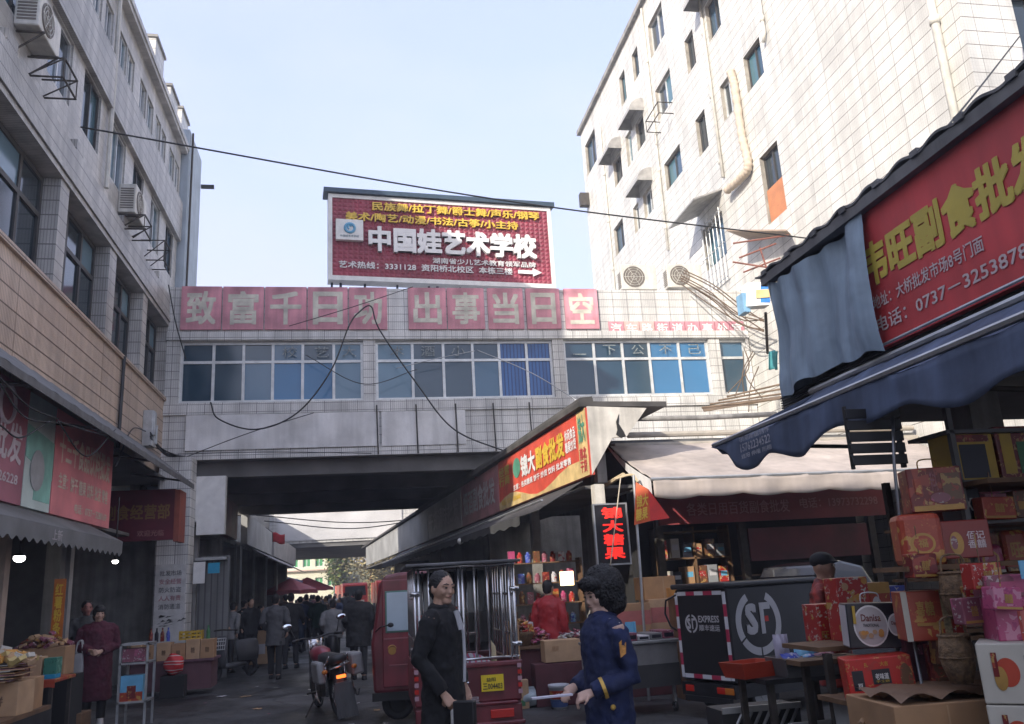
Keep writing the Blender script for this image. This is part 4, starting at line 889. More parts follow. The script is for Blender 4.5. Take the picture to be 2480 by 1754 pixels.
def tree(lab, x, y, h, r, cm, n, seed, dens=1, kind='tree'):
    R = random.Random(seed); t = T(kind, lab, 'tree', (x, y, 0), group='trees beyond the second bridge')
    b = MB(); tips = []
    trunk = spline([(0, 0, 0), (R.uniform(-.2, .2), 0, h*.25), (R.uniform(-.3, .3), .1, h*.5), (R.uniform(-.3, .3), 0, h*.8)], 5)
    b.tube(trunk, [.22*(1-.7*i/len(trunk)) for i in range(len(trunk))], 7)
    for k in range(14):
        p = trunk[R.randrange(5, len(trunk))]; a = R.uniform(0, 6.28); l = r*R.uniform(.5, 1)
        e = p+Vector((math.cos(a)*l, math.sin(a)*l, R.uniform(.2, .9)*l)); b.tube([p, p.lerp(e, .5)+Vector((0, 0, .1)), e], [.07, .045, .015], 5); tips += [e, p.lerp(e, .6)]
    b.build('trunk', M_wood, t)
    c = MB()
    for k in range(n):
        q = R.choice(tips); rr = r*.42
        p = q+Vector((R.gauss(0, rr), R.gauss(0, rr), R.gauss(0, rr*.8)))
        s = R.uniform(.10, .22); u = Vector((R.gauss(0, 1), R.gauss(0, 1), R.gauss(0, .6))).normalized(); v = u.orthogonal().normalized()
        c.face([p-u*s, p+v*s*.6, p+u*s, p-v*s*.6], R.choice((0, 0, 1, 2)))
    c.build('crown', cm, t)
lv = [mat('olive_leaf', (.27, .215, .085), .7, 0, .3, 1), mat('pale_olive_leaf', (.40, .33, .16), .7, 0, .3, 1), mat('dark_leaf', (.10, .09, .04), .7, 0, .3, 1)]
lg = [mat('green_leaf', (.07, .12, .03), .7, 0, .3, 1), mat('yellow_green_leaf', (.17, .2, .05), .7, 0, .3, 1), mat('dark_leaf', (.05, .07, .025))]
tree('olive brown tree in full leaf behind the red trucks, tallest of the row', 1.0, 88, 7, 2.6, lv, 2600, 1)
tree('olive tree behind the right half of the red trucks', 3.0, 90, 6.6, 2.5, lv, 2600, 2)
tree('narrow green tree against the corner of the cream residential building', -1.7, 89, 6.4, 1.1, lg, 1500, 3)
tree('olive tree at the right edge of the far opening', 4.6, 87, 6, 2.2, lv, 2000, 4)
b = MB(); b.sheet(lambda u, v: (-40+80*u, 130+6*math.sin(u*30), -1+v*(9+2*math.sin(u*23)+1.5*math.sin(u*57))), 60, 6); o = b.build('hills', mat('far_wood', (.13, .13, .07), .9, 0, .4, .3)); o['kind'] = 'structure'
def truck(lab, x, y, rz, sc):
    t = T('red_truck', lab, 'truck', (x, y, 0), rz, 'red trucks beyond the second bridge'); m = mat('bright_red_paint', (.62, .035, .02), .35, 0, .05)
    s = sc
    b = MB(); b.rings([[(-1.0*s, -.0, z) if 0 else (xx*s, yy*s, z*s) for xx, yy in ((-1.0, i0), (1.0, i0), (1.0, 2.0), (-1.0, 2.0))] for z, i0 in ((.5, 0), (1.4, 0), (2.35, .18), (2.5, .4))]); b.build('cab', m, t, bevel=.05)
    MB().box(-1.05*s, 1.05*s, 2.15*s, 6*s, .75*s, 2.4*s).build('cargo_bed', m, t)
    b = MB(); b.face([(-.85*s, -.02+.03*s, 1.5*s), (.85*s, .01*s, 1.5*s), (.8*s, .15*s, 2.25*s), (-.8*s, .15*s, 2.25*s)]); b.build('windscreen', M_gl_dk, t)
    MB().box(-.7*s, .7*s, -.03, 0, .85*s, 1.15*s).build('grille', M_white, t)
    MB().box(-1.02*s, 1.02*s, -.06, .02, .4*s, .6*s).build('bumper', M_white, t)
    for xx in (-.82, .82): MB().box((xx-.14)*s, (xx+.14)*s, -.05, 0, .68*s, .84*s).build('headlight', mat('lamp_glass', (.6, .6, .55), .2), t)
    for xx in (-.9, .9):
        for yy in (1.0, 4.8): MB().torus((xx*s, yy*s, .42*s), .3*s, .13*s, 'x', 16, 8).build('wheel', M_blk, t)
truck('red truck facing the camera beyond the second bridge, left of the two', -.3, 72, .12, 1.0)
truck('red truck facing the camera beyond the second bridge, right of the two', 2.5, 74, .05, 1.05)
b = MB(); 
def umb(lab, x, y, z, r, h, m, n=8, name='market_umbrella'):
    t = T(name, lab, 'umbrella', (x, y, 0), rnd.uniform(0, .6), 'market umbrellas under the bridges')
    b = MB(); c = Vector((0, 0, z+h))
    for i in range(n):
        a0, a1 = 2*math.pi*i/n, 2*math.pi*(i+1)/n
        p0, p1 = Vector((r*math.cos(a0), r*math.sin(a0), z)), Vector((r*math.cos(a1), r*math.sin(a1), z)); mdl = (p0+p1)/2*.97; mdl.z = z+.03
        b.face([c, p0, mdl]); b.face([c, mdl, p1]); b.face([p0, p0-Vector((0, 0, .16)), mdl-Vector((0, 0, .16)), mdl]); b.face([mdl, mdl-Vector((0, 0, .16)), p1-Vector((0, 0, .16)), p1])
    b.build('canopy', m, t, solid=.008); MB().tube([(0, 0, 0), (0, 0, z+h)], .025, 6).build('pole', M_zinc, t)
umb('dark red market umbrella under the bridge, front of the group', -3.0, 40, 1.9, 1.25, .55, mat('dusty_red_cloth', (.26, .05, .06), .7))
umb('brighter red market umbrella beyond the dark one', -3.2, 56, 2.1, 1.6, .7, mat('crimson_cloth', (.5, .07, .09), .7))
umb('blue grey market umbrella at the left under the second bridge', -4.8, 50, 2.5, 1.7, .5, mat('slate_cloth', (.16, .16, .26), .7))
# white kiosk at the right of the far opening
q = T('kiosk', 'white kiosk with a flat grey roof at the right of the far opening', 'kiosk', (2.9, 47, 0))
b = MB(); b.box(1.9, 1.98, 46, 46.1, 0, 3.0); b.box(1.9, 4, 48, 48.1, 0, 3.0); b.box(1.9, 4, 46, 46.1, 2.5, 3.0); b.box(1.9, 4, 46, 46.1, 0, .9); b.build('frame', M_white, q, world=True); MB().box(1.5, 4.2, 45.4, 48.5, 3.0, 3.1).build('roof', M_roofgrey, q, world=True)
# small flags
def flag(lab, p, w_, h_, m=None):
    t = T('flag', lab, 'flag', p, 0, 'small red flags on poles'); 
    MB().sheet(lambda u, v: (w_*u, .06*math.sin(u*5+v), -.1*u-h_*v+.03*math.sin(u*7)), 10, 5).build('cloth', m or mat('red_flag_cloth', (.55, .05, .06), .7), t, solid=.004, smooth=True); MB().tube([(-.25, 0, .2), (0, 0, 0), (.02, 0, -h_)], .012, 5).build('pole', M_steel, t)
flag('small red flag on the left shop sign under the bridge', onY(660, 1290, 33), .45, .35)
flag('red flag hanging from the soffit beside the shop row roof', onY(1150, 1140, 20.5), .55, .18)
flag('red flag at the right end of the second bridge opening', onY(970, 1325, 47), .5, .5)
flag('small red flag above the pale sign board under the bridge', onY(1010, 1300, 40), .3, .25)
# utility cables
cable([onX(195, 308, XL), onX(195, 308, XL).lerp(onX(1975, 580, 9.5), .5)-Vector((0, 0, .18)), onX(1975, 580, 9.5)], .016, M_wire, 'long thin black cable crossing the sky from the left wall to the right shop', group=None)
cable([onY(2470, 88, 10.7), onX(2300, 300, 6), onX(2107, 478, 4.2)], .012, M_wire, 'black cable running down from the tall building to the right shop roof')
cable([onY(510, 975, 19.9), onY(530, 1015, 19.6), onY(620, 1040, 19.5), onY(720, 1000, 19.5), onY(800, 900, 19.5), onY(845, 790, 19.6), onY(870, 756, 19.7), (0.35, 19.7, 8.3), onY(920, 800, 19.6), onY(1010, 930, 19.5), onY(1100, 1040, 19.4), onY(1235, 1098, 19.2)], .018, M_wire, 'thick black cable looping across the front of the bridge')
cable([onY(408, 690, 19.6), onY(425, 780, 19.6), onY(450, 870, 19.8)], .016, M_wire, 'black cable dropping down the left pier of the bridge')
for a, c, lab in (((620, 1248), (1100, 1250), 'upper'), ((640, 1262), (1080, 1245), 'lower')):
    cable([onY(*a, 34), onY(860, a[1]+18, 34), onY(*c, 34)], .02, M_wire, 'black cable sagging under the first bridge, %s of the two' % lab)
for i, (a, m_, c) in enumerate((((430, 1115), (600, 1050), (760, 1000)), ((430, 1100), (640, 1095), (900, 1098)), ((1150, 850), (1060, 868), (960, 892)), ((740, 860), (880, 930), (1010, 895)), ((700, 790), (850, 745), (1000, 695)))):
    cable([onY(*a, 19.7), onY(*m_, 19.6), onY(*c, 19.7)], .010, M_wire if i != 2 else M_zinc, 'thin cable on the bridge front, %s' % ('rising from its left corner', 'along the lower edge', 'pale, left of the window knot', 'drooping over the middle windows', 'rising over the pink panels')[i])
cable([onY(1155, 848, 19.6), onY(1290, 905, 19.4), onY(1420, 985, 18.6)], .012, M_zinc, 'pale cable from the knot above the middle window down to the shop row roof')
for i, (a, m_, c) in enumerate((((0, 915), (70, 985), (140, 1015)), ((0, 930), (60, 1010), (140, 1025)), ((140, 1020), (210, 1105), (280, 1040)), ((140, 1020), (200, 1040), (270, 1060)), ((0, 1030), (50, 1060), (120, 1020)))):
    cable([onX(*a, -3.35), onX(*m_, -3.35), onX(*c, -3.4)], .009, M_wire, 'black cable before the left shop signs, %s' % ('topmost at the left edge', 'second at the left edge', 'deepest loop over the coral sign', 'short one over the coral sign', 'lowest at the left edge')[i])
cable([onX(280, 1130, -3.4), onX(320, 1040, -4.2), onX(355, 1045, -4.3)], .012, M_wire, 'black cable rising from the canopy to the meter box')
q = onX(362, 1040, XL+.1); b = MB(); b.cbox(q, (.2, .35, .75)); b.cbox(q+Vector((.06, -.1, .1)), (.15, .1, .5)); b.cbox(q+Vector((.05, .1, -.1)), (.18, .08, .4)); b.top('meter_box', M_zinc, 'cluster of grey meter boxes on the tan wall near the bridge corner', 'meter box', bevel=.01)
b = MB()
for k in range(7): b.tube(spline([onX(365, 1060, XL+.2)+Vector((0, rnd.uniform(-.1, .1), rnd.uniform(-.2, .2))), onX(390+k*2, 1085+k*3, XL+.15), onX(430+k*3, 1105, XL+.6)], 6), .014, 5)
b.top('cable_bundle', M_wire, 'black cables fanning out from the meter boxes to the bridge edge', 'cable')
# ================================================================ vehicles
def onP(px, py, P, N): v = ray(px, py); return CAM + v*((Vector(P)-CAM).dot(N)/v.dot(N))
M_tred = mat('dark_red_vehicle_paint', (.19, .026, .034), .38, 0, .35, 2.2, coat=.25, streak=.3)
M_tyre = mat('tyre_rubber', (.02, .02, .02), .85, 0, .2, 8)
M_chrome = mat('bright_steel_bar', (.62, .62, .62), .22, .9, .1, 5)
M_tail = mat('red_lamp_lens', (.55, .03, .02), .2, 0, 0)
M_amber = mat('amber_lens', (.55, .17, .02), .25, 0, 0)
def wheel(t, x, y, r, wd, rim=M_zinc, spokes=0):
    b = MB(); b.torus((x, y, r), r-wd*.5, wd*.5, 'x', 24, 8); w_ = b.build('wheel', M_tyre, t, smooth=True)
    b = MB()
    if spokes:
        b.torus((x, y, r), r-wd, .014, 'x', 24, 6)
        for k in range(spokes): a = 2*math.pi*k/spokes; b.tube([(x+.03*(-1)**k, y, r), (x, y+(r-wd)*math.cos(a), r+(r-wd)*math.sin(a))], .004, 4)
        b.tube([(x-.06, y, r), (x+.06, y, r)], .035, 8)
    else:
        b.tube([(x-wd*.3, y, r), (x+wd*.3, y, r)], r-wd*.8, 18); b.tube([(x-wd*.36, y, r), (x+wd*.36, y, r)], r*.25, 10)
    b.build('rim', rim, w_); return w_
# cage tricycle ---------------------------------------------------
CT = T('cargo_tricycle', 'dark red cargo tricycle with an open steel bar cage and yellow number plate', 'tricycle', (1.04, 8.72, 0), math.radians(-1))
w2 = .52
b = MB(); b.box(-w2, w2, 0, .05, .5, .86); b.box(-w2, w2, 0, .05, .28, .47); b.box(-w2, w2, .05, 1.75, .42, .5)
for x in (-w2, w2-.04): b.box(x, x+.04, .05, 1.75, .5, .86)
b.box(-w2, w2, 1.71, 1.75, .5, .86); b.box(-w2-.02, w2+.02, -.03, .02, .82, .87); b.box(-.3, w2-.04, -.025, 0, .47, .5); b.box(-w2-.02, w2+.02, -.03, .02, .28, .32)
b.build('cargo_bed', M_tred, CT, bevel=.012)
for x in (-w2-.005, w2-.035):
    b = MB()
    for i in range(5): b.box(x, x+.04, -.035, -.03, .56+i*.06, .60+i*.06, i % 2)
    b.build('reflector_strip', [mat('pale_pink_reflector', (.5, .3, .34), .4), M_tail], CT)
b = MB(); zt = 1.80
for (x, y) in [(-w2+.02, .03), (-w2+.06, .03), (w2-.02, .03), (w2-.07, .03), (-.06, .03), (-.02, .03)]: b.tube([(x, y, .5), (x, y, zt)], .016, 7)
for x in (-.36, -.22, .1, .23, .37): b.tube([(x, .03, .9), (x, .03, zt)], .013, 6)
for x in (-w2+.02, w2-.02):
    for k in range(8): b.tube([(x, .18+k*.21, .86), (x, .18+k*.21, zt)], .012, 6)
    for z in (1.1, 1.5, zt): b.tube([(x, .03, z), (x, 1.7, z)], .013, 6)
for k in range(8): b.tube([(-w2+.06+k*.13, 1.7, .86), (-w2+.06+k*.13, 1.7, zt)], .012, 6)
for z in (zt, .9): b.tube([(-w2, .03, z), (w2, .03, z)], .016, 7)
for x in (-w2+.02, w2-.02):
    for z in (1.55, 1.02): b.tube([(x-.05, .02, z), (x+.05, .02, z)], .024, 7)
b.build('cage', M_chrome, CT, smooth=True)
b = MB(); b.box(-w2-.07, w2+.05, -.06, 1.8, zt+.01, zt+.04); b.build('roof', M_roofgrey, CT, bevel=.01)
pl = MB().box(.12, .34, -.05, -.035, .60, .75).build('number_plate', mat('plate_yellow', (.85, .62, .02), .4, 0, .05), CT)
text('益阳', 'lettering', M_blk, pl, (.17, -.051, .69), (1, 0, 0), (0, 0, 1), .09, .035, .01, world=False); text('三004403', 'lettering', M_blk, pl, (.135, -.051, .62), (1, 0, 0), (0, 0, 1), .19, .055, .012, world=False)
MB().box(.2, .43, -.04, -.01, .35, .43).build('tail_light', M_tail, CT, bevel=.008); MB().box(-.43, -.25, -.04, -.01, .35, .43).build('tail_light', M_tail, CT, bevel=.008)
b = MB(); b.tube([(-.06, -.03, .69), (.0, -.04, .69)], .012, 6); b.tube([(-.07, -.03, .62), (-.01, -.05, .61)], .008, 6); b.build('latch', M_chrome, CT)
text('五星', 'lettering', mat('dim_white_lettering', (.45, .42, .42)), CT, (-.12, -.04, .50), (1, 0, 0), (0, 0, 1), .22, .06, .01, world=False)
for x in (-.42, .42): wheel(CT, x, .75, .27, .13)
wheel(CT, 0, 2.45, .26, .1)
b = MB(); b.tube([(0, 2.45, .3), (0, 2.3, .85), (0, 2.25, 1.0)], .03, 8); b.tube([(-.35, 2.05, 1.05), (-.15, 2.25, 1.02), (.15, 2.25, 1.02), (.35, 2.05, 1.05)], .018, 7); b.box(-.05, .05, 1.75, 2.4, .35, .45); b.build('handlebar', M_chrome, CT)
b = MB(); b.box(-.25, .25, 1.8, 2.05, .55, .8); b.build('saddle', M_blk, CT, bevel=.03)
b = MB(); b.prism([(-.42, 1.72, 1.3), (.42, 1.72, 1.3), (.42, 1.74, 1.78), (-.42, 1.74, 1.78)], (0, .015, 0)); b.build('windscreen', M_gl_dk, CT)
# load in the cage
def sack(lab, c, r, m, seed, name='woven_sack', cat='sack'):
    R = random.Random(seed); k = [R.uniform(0, 6) for _ in range(4)]
    fn = lambda p: 1+.10*math.sin(5*p.x+k[0])*math.cos(4*p.z+k[1])+.06*math.sin(11*p.y+k[2]+5*p.x)
    b = MB(); b.ball((0, 0, r[2]), r, 26, 14, fn=fn)
    for v in b.v:
        if v.z < .1*r[2]: v.z = max(v.z, 0)
    return b.top(name, m, lab, cat, loc=(0, 0, 0), smooth=True)
def stripes(name, c1, c2, c3, sc=22, ax='X'):
    m = bpy.data.materials.new(name); m.use_nodes = True; t = m.node_tree; bs = t.nodes['Principled BSDF']; bs.inputs['Roughness'].default_value = .6
    tc = t.nodes.new('ShaderNodeTexCoord'); wv = t.nodes.new('ShaderNodeTexWave'); wv.bands_direction = ax; wv.inputs['Scale'].default_value = sc/6.28*2; wv.inputs['Distortion'].default_value = 1.5; wv.inputs['Detail'].default_value = 1
    r = t.nodes.new('ShaderNodeValToRGB'); e = r.color_ramp.elements; e[0].color = (*c1, 1); e[0].position = .35; e[1].color = (*c2, 1); e[1].position = .62; q = e.new(.85); q.color = (*c3, 1); r.color_ramp.interpolation = 'CONSTANT'
    t.links.new(tc.outputs['Object'], wv.inputs['Vector']); t.links.new(wv.outputs[0], r.inputs[0]); t.links.new(r.outputs[0], bs.inputs['Base Color']); MATS[name] = m; return m
M_chk = stripes('checked_sack_weave', (.5, .5, .52), (.17, .17, .40), (.55, .09, .12), 16)
o = sack('white sack with blue and red stripes lying in the tricycle cage', 0, (.30, .26, .17), M_chk, 3); o.location = (1.12, 9.15, .5+.02)
for v in range(1): o.scale = (1, 1, 1.15)
o = sack('olive green bag behind the striped sack in the tricycle cage', 0, (.16, .2, .16), mat('olive_cloth', (.13, .14, .05), .8), 5); o.location = (.98, 9.6, .5); o.scale = (1, 1, 1.7)
b = MB(); b.tube([(1.33, 8.78, .55), (1.31, 8.83, 1.0), (1.3, 8.9, 1.05)], [.035, .03, .012], 8); b.top('broom', mat('bamboo', (.45, .37, .22), .7), 'pale green broom handle stuck upright in the cage at its right side', 'broom', smooth=True)
b = MB(); b.cbox((.95, 9.9, 1.35), (.26, .1, .07), rz=.2); o = b.top('parcel', mat('orange_red_packet', (.5, .1, .05), .5), 'small red and yellow packet tied to the cage bars', 'packet')

# red enclosed three-wheeler behind --------------------------------
RC = T('enclosed_tricycle', 'dark red enclosed three-wheeler with sky reflection painted in its window, half hidden behind the cage', 'tricycle', (.17, 11.55, 0), math.radians(-4))
# local: x to the rear (the vehicle faces left), y away from the camera
b = MB()
prof = [(.0, .35), (-.03, .95), (.02, 1.25), (.08, 1.68), (.16, 1.80), (.35, 1.83), (.72, 1.83), (.76, 1.78), (.76, .35)]
b.prism([(x, .0, z) for x, z in prof], (0, 1.1, 0)); b.build('cab', M_tred, RC, bevel=.04)
MB().box(.8, 1.7, .1, 1.0, .38, .5).build('cargo_bed', M_blk, RC, bevel=.02)
D = MB(); D.box(.12, .66, -.025, 0, .42, 1.74); d_ = D.build('door', mat('worn_red_door_paint', (.22, .030, .04), .38, 0, .3, 2.4, coat=.25, streak=.25), RC, bevel=.02)
mw = mat('painted_sky_glass', (.42, .52, .58), .08, 0, .12, 2)  # pale colour stands in for the sky mirrored in the door pane
MB().box(.16, .55, -.032, -.022, 1.08, 1.60).build('window', mat('window_seal', (.10, .22, .17), .5), d_, bevel=.03)
MB().box(.18, .53, -.038, -.030, 1.10, 1.58).build('pane', mw, d_, bevel=.025)
MB().box(.52, .55, -.06, -.02, .78, .92).build('handle', M_zinc, d_, bevel=.01)
b = MB(); b.prism([(.24+.05*math.cos(a), -.03, .86+.05*math.sin(a)) for a in [i*math.pi/8 for i in range(16)]], (0, .004, 0)); b.torus((.24, -.03, .87), .055, .008, 'y', 16, 5, a0=.3, a1=2.8); b.build('emblem', mat('gold_emblem', (.42, .22, .05), .4, .3), d_)
b = MB(); b.box(.14, .6, -.035, -.02, 1.0, 1.015); b.box(.2, .45, -.035, -.02, .68, .69); b.build('moulding', mat('pinkish_trim', (.35, .12, .13), .4), d_)
b = MB(); b.tube([(.03, -.0, 1.1), (.1, -.1, 1.16), (.2, -.13, 1.18)], .008, 6); b.ball((.23, -.13, 1.18), (.04, .02, .03), 10, 6); b.build('wing_mirror', M_blk, RC)
b = MB(); b.tube([(.5, -.05, 1.46), (.56, -.05, 1.34)], .012, 5); b.build('wiper', M_blk, RC)
b = MB(); b.torus((.3, .12, .22), .15, .06, 'y', 20, 8); b.tube([(.3, .06, .22), (.3, .16, .22)], .1, 12); b.build('wheel', M_tyre, RC); b = MB(); b.torus((1.4, 0, .27), .19, .07, 'y', 20, 8); b.build('wheel', M_tyre, RC)
MB().box(-.02, .78, .0, 1.1, .26, .36).build('underbody', M_blk, RC)

# motorcycle --------------------------------------------------------
MC = T('motorcycle', 'red and black motorcycle with grey side boxes, parked with its back to the camera', 'motorcycle', (-.20, 12.2, 0), math.radians(15), ry=math.radians(-7))
wheel(MC, 0, .3, .29, .10, M_chrome, 18); wheel(MC, 0, 1.55, .29, .085, M_chrome, 18)
b = MB(); b.rings([[(x*wd, .3+rr*math.cos(a), .29+rr*math.sin(a)) for x in (-1, -.5, .5, 1)] for a, rr, wd in [(math.radians(d), .36, .085) for d in range(20, 200, 15)]], cap=False); b.build('rear_mudguard', M_blk, MC, solid=.006, smooth=True)
b = MB(); b.sheet(lambda u, v: (-.12-.02*v+(.24+.04*v)*u, -.09-.12*v+.02*math.sin(u*6), .46-.40*v-.02*abs(math.sin(u*25))*v), 24, 6); b.build('mud_flap', mat('grey_mud_flap', (.075, .075, .075), .8), MC, solid=.01)
MB().box(-.06, .06, -.10, -.05, .53, .57).build('tail_light', mat('glowing_orange_lens', (.85, .13, .02), .2, 0, 0, emit=1.2), MC, bevel=.006)
MB().box(-.09, .09, -.075, -.05, .36, .48).build('number_plate', mat('dull_plate', (.10, .12, .13), .5), MC)
b = MB(); b.loft([(0, .45, .70, .12, .42), (0, .45, .75, .14, .46), (0, .5, .80, .12, .42), (0, .52, .82, .07, .3)], 20); b.build('seat', M_blk, MC, smooth=True)
b = MB(); b.loft([(0, 1.0, .66, .08, .22), (0, 1.02, .75, .14, .28), (0, 1.05, .84, .14, .26), (0, 1.08, .89, .07, .16)], 20); b.build('fuel_tank', mat('dull_red_tank', (.26, .04, .06), .35, 0, .25, 6, coat=.3), MC, smooth=True)
b = MB(); b.loft([(0, .02, .72, .10, .10), (0, .0, .78, .13, .13), (0, .03, .83, .08, .09)], 16); b.build('tail_cowl', mat('dusty_black_plastic', (.03, .03, .03), .5, 0, .3, 6), MC, smooth=True)
for x, dz, sx in ((-.24, -.03, .10), (.26, .0, .16)):
    b = MB(); b.box(x-sx/2, x+sx/2, .0, .38, .52+dz, .80+dz); b.build('side_box', mat('grey_side_box', (.30, .30, .30), .5, 0, .2, 5), MC, bevel=.03)
b = MB()
for s in (-1, 1):
    MB().tube([(.13*s, .3, .29), (.13*s, .22, .72)], .022, 8).build('shock_absorber', M_chrome, MC, smooth=True); MB().tube([(.12*s, -.02, .82), (.16*s, .1, .70), (.16*s, .5, .74)], .013, 6).build('grab_rail', M_chrome, MC, smooth=True)
    MB().tube([(.08*s, 1.55, .29), (.08*s, 1.35, .8), (.09*s, 1.28, 1.0)], .022, 8).build('fork', M_chrome, MC, smooth=True)
MB().tube([(-.14, -.04, .66), (.14, -.04, .70)], .014, 6).build('rear_rail', M_chrome, MC, smooth=True)
b = MB(); b.tube([(-.36, 1.1, 1.02), (-.2, 1.22, 1.03), (0, 1.28, 1.0), (.2, 1.22, 1.03), (.36, 1.1, 1.02)], .014, 8)
for s in (-1, 1): b.tube([(s*.36, 1.1, 1.02), (s*.26, 1.16, 1.025)], .022, 8); b.tube([(s*.3, 1.15, 1.03), (s*.36, 1.18, 1.2)], .008, 6)
b.build('handlebar', M_blk, MC, smooth=True)
for s in (-1, 1):
    b = MB(); b.ball((s*.40, 1.18, 1.24), (.075, .022, .045), 14, 8); b.build('mirror', M_blk, MC, smooth=True)
    b = MB(); b.ball((s*.40, 1.165, 1.24), (.068, .012, .038), 14, 8); b.build('mirror_glass', mat('mirror_glass', (.85, .9, .95), .03, 1, 0), MC, smooth=True)
b = MB(); b.ball((0, 1.42, .9), (.1, .09, .1), 14, 8); b.build('headlight', M_chrome, MC, smooth=True)
b = MB(); b.box(-.14, .14, .65, 1.2, .25, .5); b.tube([(.2, .2, .3), (.2, .9, .26), (.15, 1.15, .34)], .05, 10); b.tube([(-.2, .75, .25), (-.42, .6, .0)], .014, 6); b.tube([(-.3, .8, .32), (.3, .8, .32)], .016, 6); b.build('engine', M_steel, MC, bevel=.02)
for s in (-1, 1): MB().torus((s*.25, .2, .42), .18, .011, 'x', 20, 5, a0=-2.6, a1=.6).build('crash_bar', M_chrome, MC)
for s in (-1, 1):
    b = MB(); b.ball((s*.2, -.03, .64), (.04, .03, .03), 10, 6); b.build('turn_signal', M_amber, MC, smooth=True)

# black delivery tricycle --------------------------------------------
DT = T('delivery_tricycle', 'black closed delivery tricycle with round white letter logo and red white edge tape', 'tricycle', (3.9, 9.7, 0), math.radians(-69.4))
M_dbl = mat('matte_black_panel', (.018, .018, .02), .42, 0, .2, 3)
W2 = .43; Z0, Z1 = .40, 1.42; LN = 1.45
MB().box(-W2, W2, 0, LN, Z0, Z1).build('cargo_box', M_dbl, DT, bevel=.025)
b = MB(); b.box(-W2-.02, W2+.03, -.05, LN+.05, Z1, Z1+.06); b.build('box_roof', mat('black_roof_trim', (.03, .03, .03), .35), DT, bevel=.02)
b = MB()
def tape(p0, p1, wd, n, vert):
    for i in range(n):
        a, c = i/n, (i+1)/n
        if vert: b.box(p0[0]-wd/2, p0[0]+wd/2, -.012, -.002, p0[1]+(p1[1]-p0[1])*a, p0[1]+(p1[1]-p0[1])*c, i % 2)
        else: b.box(p0[0]+(p1[0]-p0[0])*a, p0[0]+(p1[0]-p0[0])*c, -.012, -.002, p0[1]-wd/2, p0[1]+wd/2, i % 2)
tape((-.40, .43), (-.40, 1.38), .045, 7, True); tape((.40, .43), (.40, 1.38), .045, 7, True); tape((-.37, .45), (.37, .45), .045, 5, False); tape((-.37, 1.37), (.37, 1.37), .045, 5, False)
b.build('reflective_tape', [mat('tape_white', (.62, .64, .68), .35, 0, .05), mat('tape_red', (.42, .03, .08), .35, 0, .05)], DT)
b = MB(); b.box(-.4, .4, -.008, 0, .42, 1.40); b.build('rear_door', mat('black_door_panel', (.013, .013, .014), .5), DT)
M_logo = mat('grey_white_logo', (.48, .48, .5), .5, 0, .05)
def ring(t, c, r, wd, arcs, plane, name='logo', out=.004):
    b = MB()
    for a0, a1 in arcs:
        n = 14; P = []
        for i in range(n+1): a = math.radians(a0+(a1-a0)*i/n); P.append((r*math.cos(a), r*math.sin(a)))
        for i in range(n, -1, -1): a = math.radians(a0+(a1-a0)*i/n); P.append(((r-wd)*math.cos(a), (r-wd)*math.sin(a)))
        for i in range(n):
            q = [P[i], P[i+1], P[2*n+1-i-1], P[2*n+1-i]]
            b.face([(c[0]+x, -out, c[1]+z) if plane == 'y' else (W2+out, c[0]+x, c[1]+z) for x, z in q])
    return b.build(name, M_logo, t)
l1 = ring(DT, (-.17, 1.03), .105, .022, ((-80, 80), (100, 260)), 'y', out=.014)
def dtx(s, x, z, ww, hh, bd, yo=-.014, par=DT): text(s, 'lettering', M_logo, par, (x, yo, z), (1, 0, 0), (0, 0, 1), ww, hh, bd, world=False)
dtx('S', -.235, .97, .06, .12, .03); dtx('Γ', -.155, .97, .055, .12, .03); dtx('EXPRESS', -.04, 1.045, .34, .075, .02); dtx('顺丰速运', -.04, .95, .34, .07, .012)
cy, cz = .46, 1.02; R = .36
ring(DT, (cy, cz), R, .085, ((-32, 62), (118, 212), (-88, -36), (216, 268)), 'x')
def dts(s, y, z, ww, hh, bd, m=M_logo): text(s, 'lettering', m, DT, (W2+.002, y, z), (0, 1, 0), (0, 0, 1), ww, hh, bd, world=False)
dts('S', cy-.2, cz-.13, .18, .34, .035); dts('Γ', cy+.03, cz-.13, .17, .34, .04)
MB().box(W2+.002, W2+.006, cy+.10, cy+.16, cz-.0, cz+.06).build('logo_dot', M_tail, DT)
dts('sf-express', .1, .47, .9, .07, .01, mat('orange_grey_lettering', (.42, .25, .18), .5))
for x, m in ((-.3, M_tail), (.22, M_tail), (.34, M_amber)): MB().box(x-.07, x+.07, -.03, 0, .28, .35).build('tail_light', m, DT, bevel=.008)
b = MB(); b.box(-W2, W2, -.02, LN+.9, .24, .38); b.box(-.36, .36, -.05, .0, .18, .24); b.build('chassis', M_blk, DT)
for x in (-.36, .36): wheel(DT, x, .45, .25, .11)
wheel(DT, 0, 2.35, .24, .1)
b = MB(); prof = [(LN+.02, .45), (LN+.02, 1.5), (LN+.1, 1.62), (LN+.55, 1.66), (LN+.95, 1.58), (LN+1.25, 1.2), (LN+1.35, .85), (LN+1.35, .45)]
b.prism([(-.45, y, z) for y, z in prof], (.9, 0, 0)); b.build('cab', mat('gloss_black_cab', (.02, .02, .022), .2, 0, .1, coat=.6), DT, bevel=.04)
MB().prism([(.455, y, z) for y, z in ((LN+.12, 1.05), (LN+.12, 1.48), (LN+.5, 1.54), (LN+.85, 1.48), (LN+1.08, 1.15))], (.004, 0, 0)).build('cab_window', M_gl_dk, DT)
MB().prism([(x, LN+.97, 1.56) for x in (-.4, .4)]+[(x, LN+1.24, 1.2) for x in (.4, -.4)], (0, .006, .004)).build('windscreen', M_gl_dk, DT)
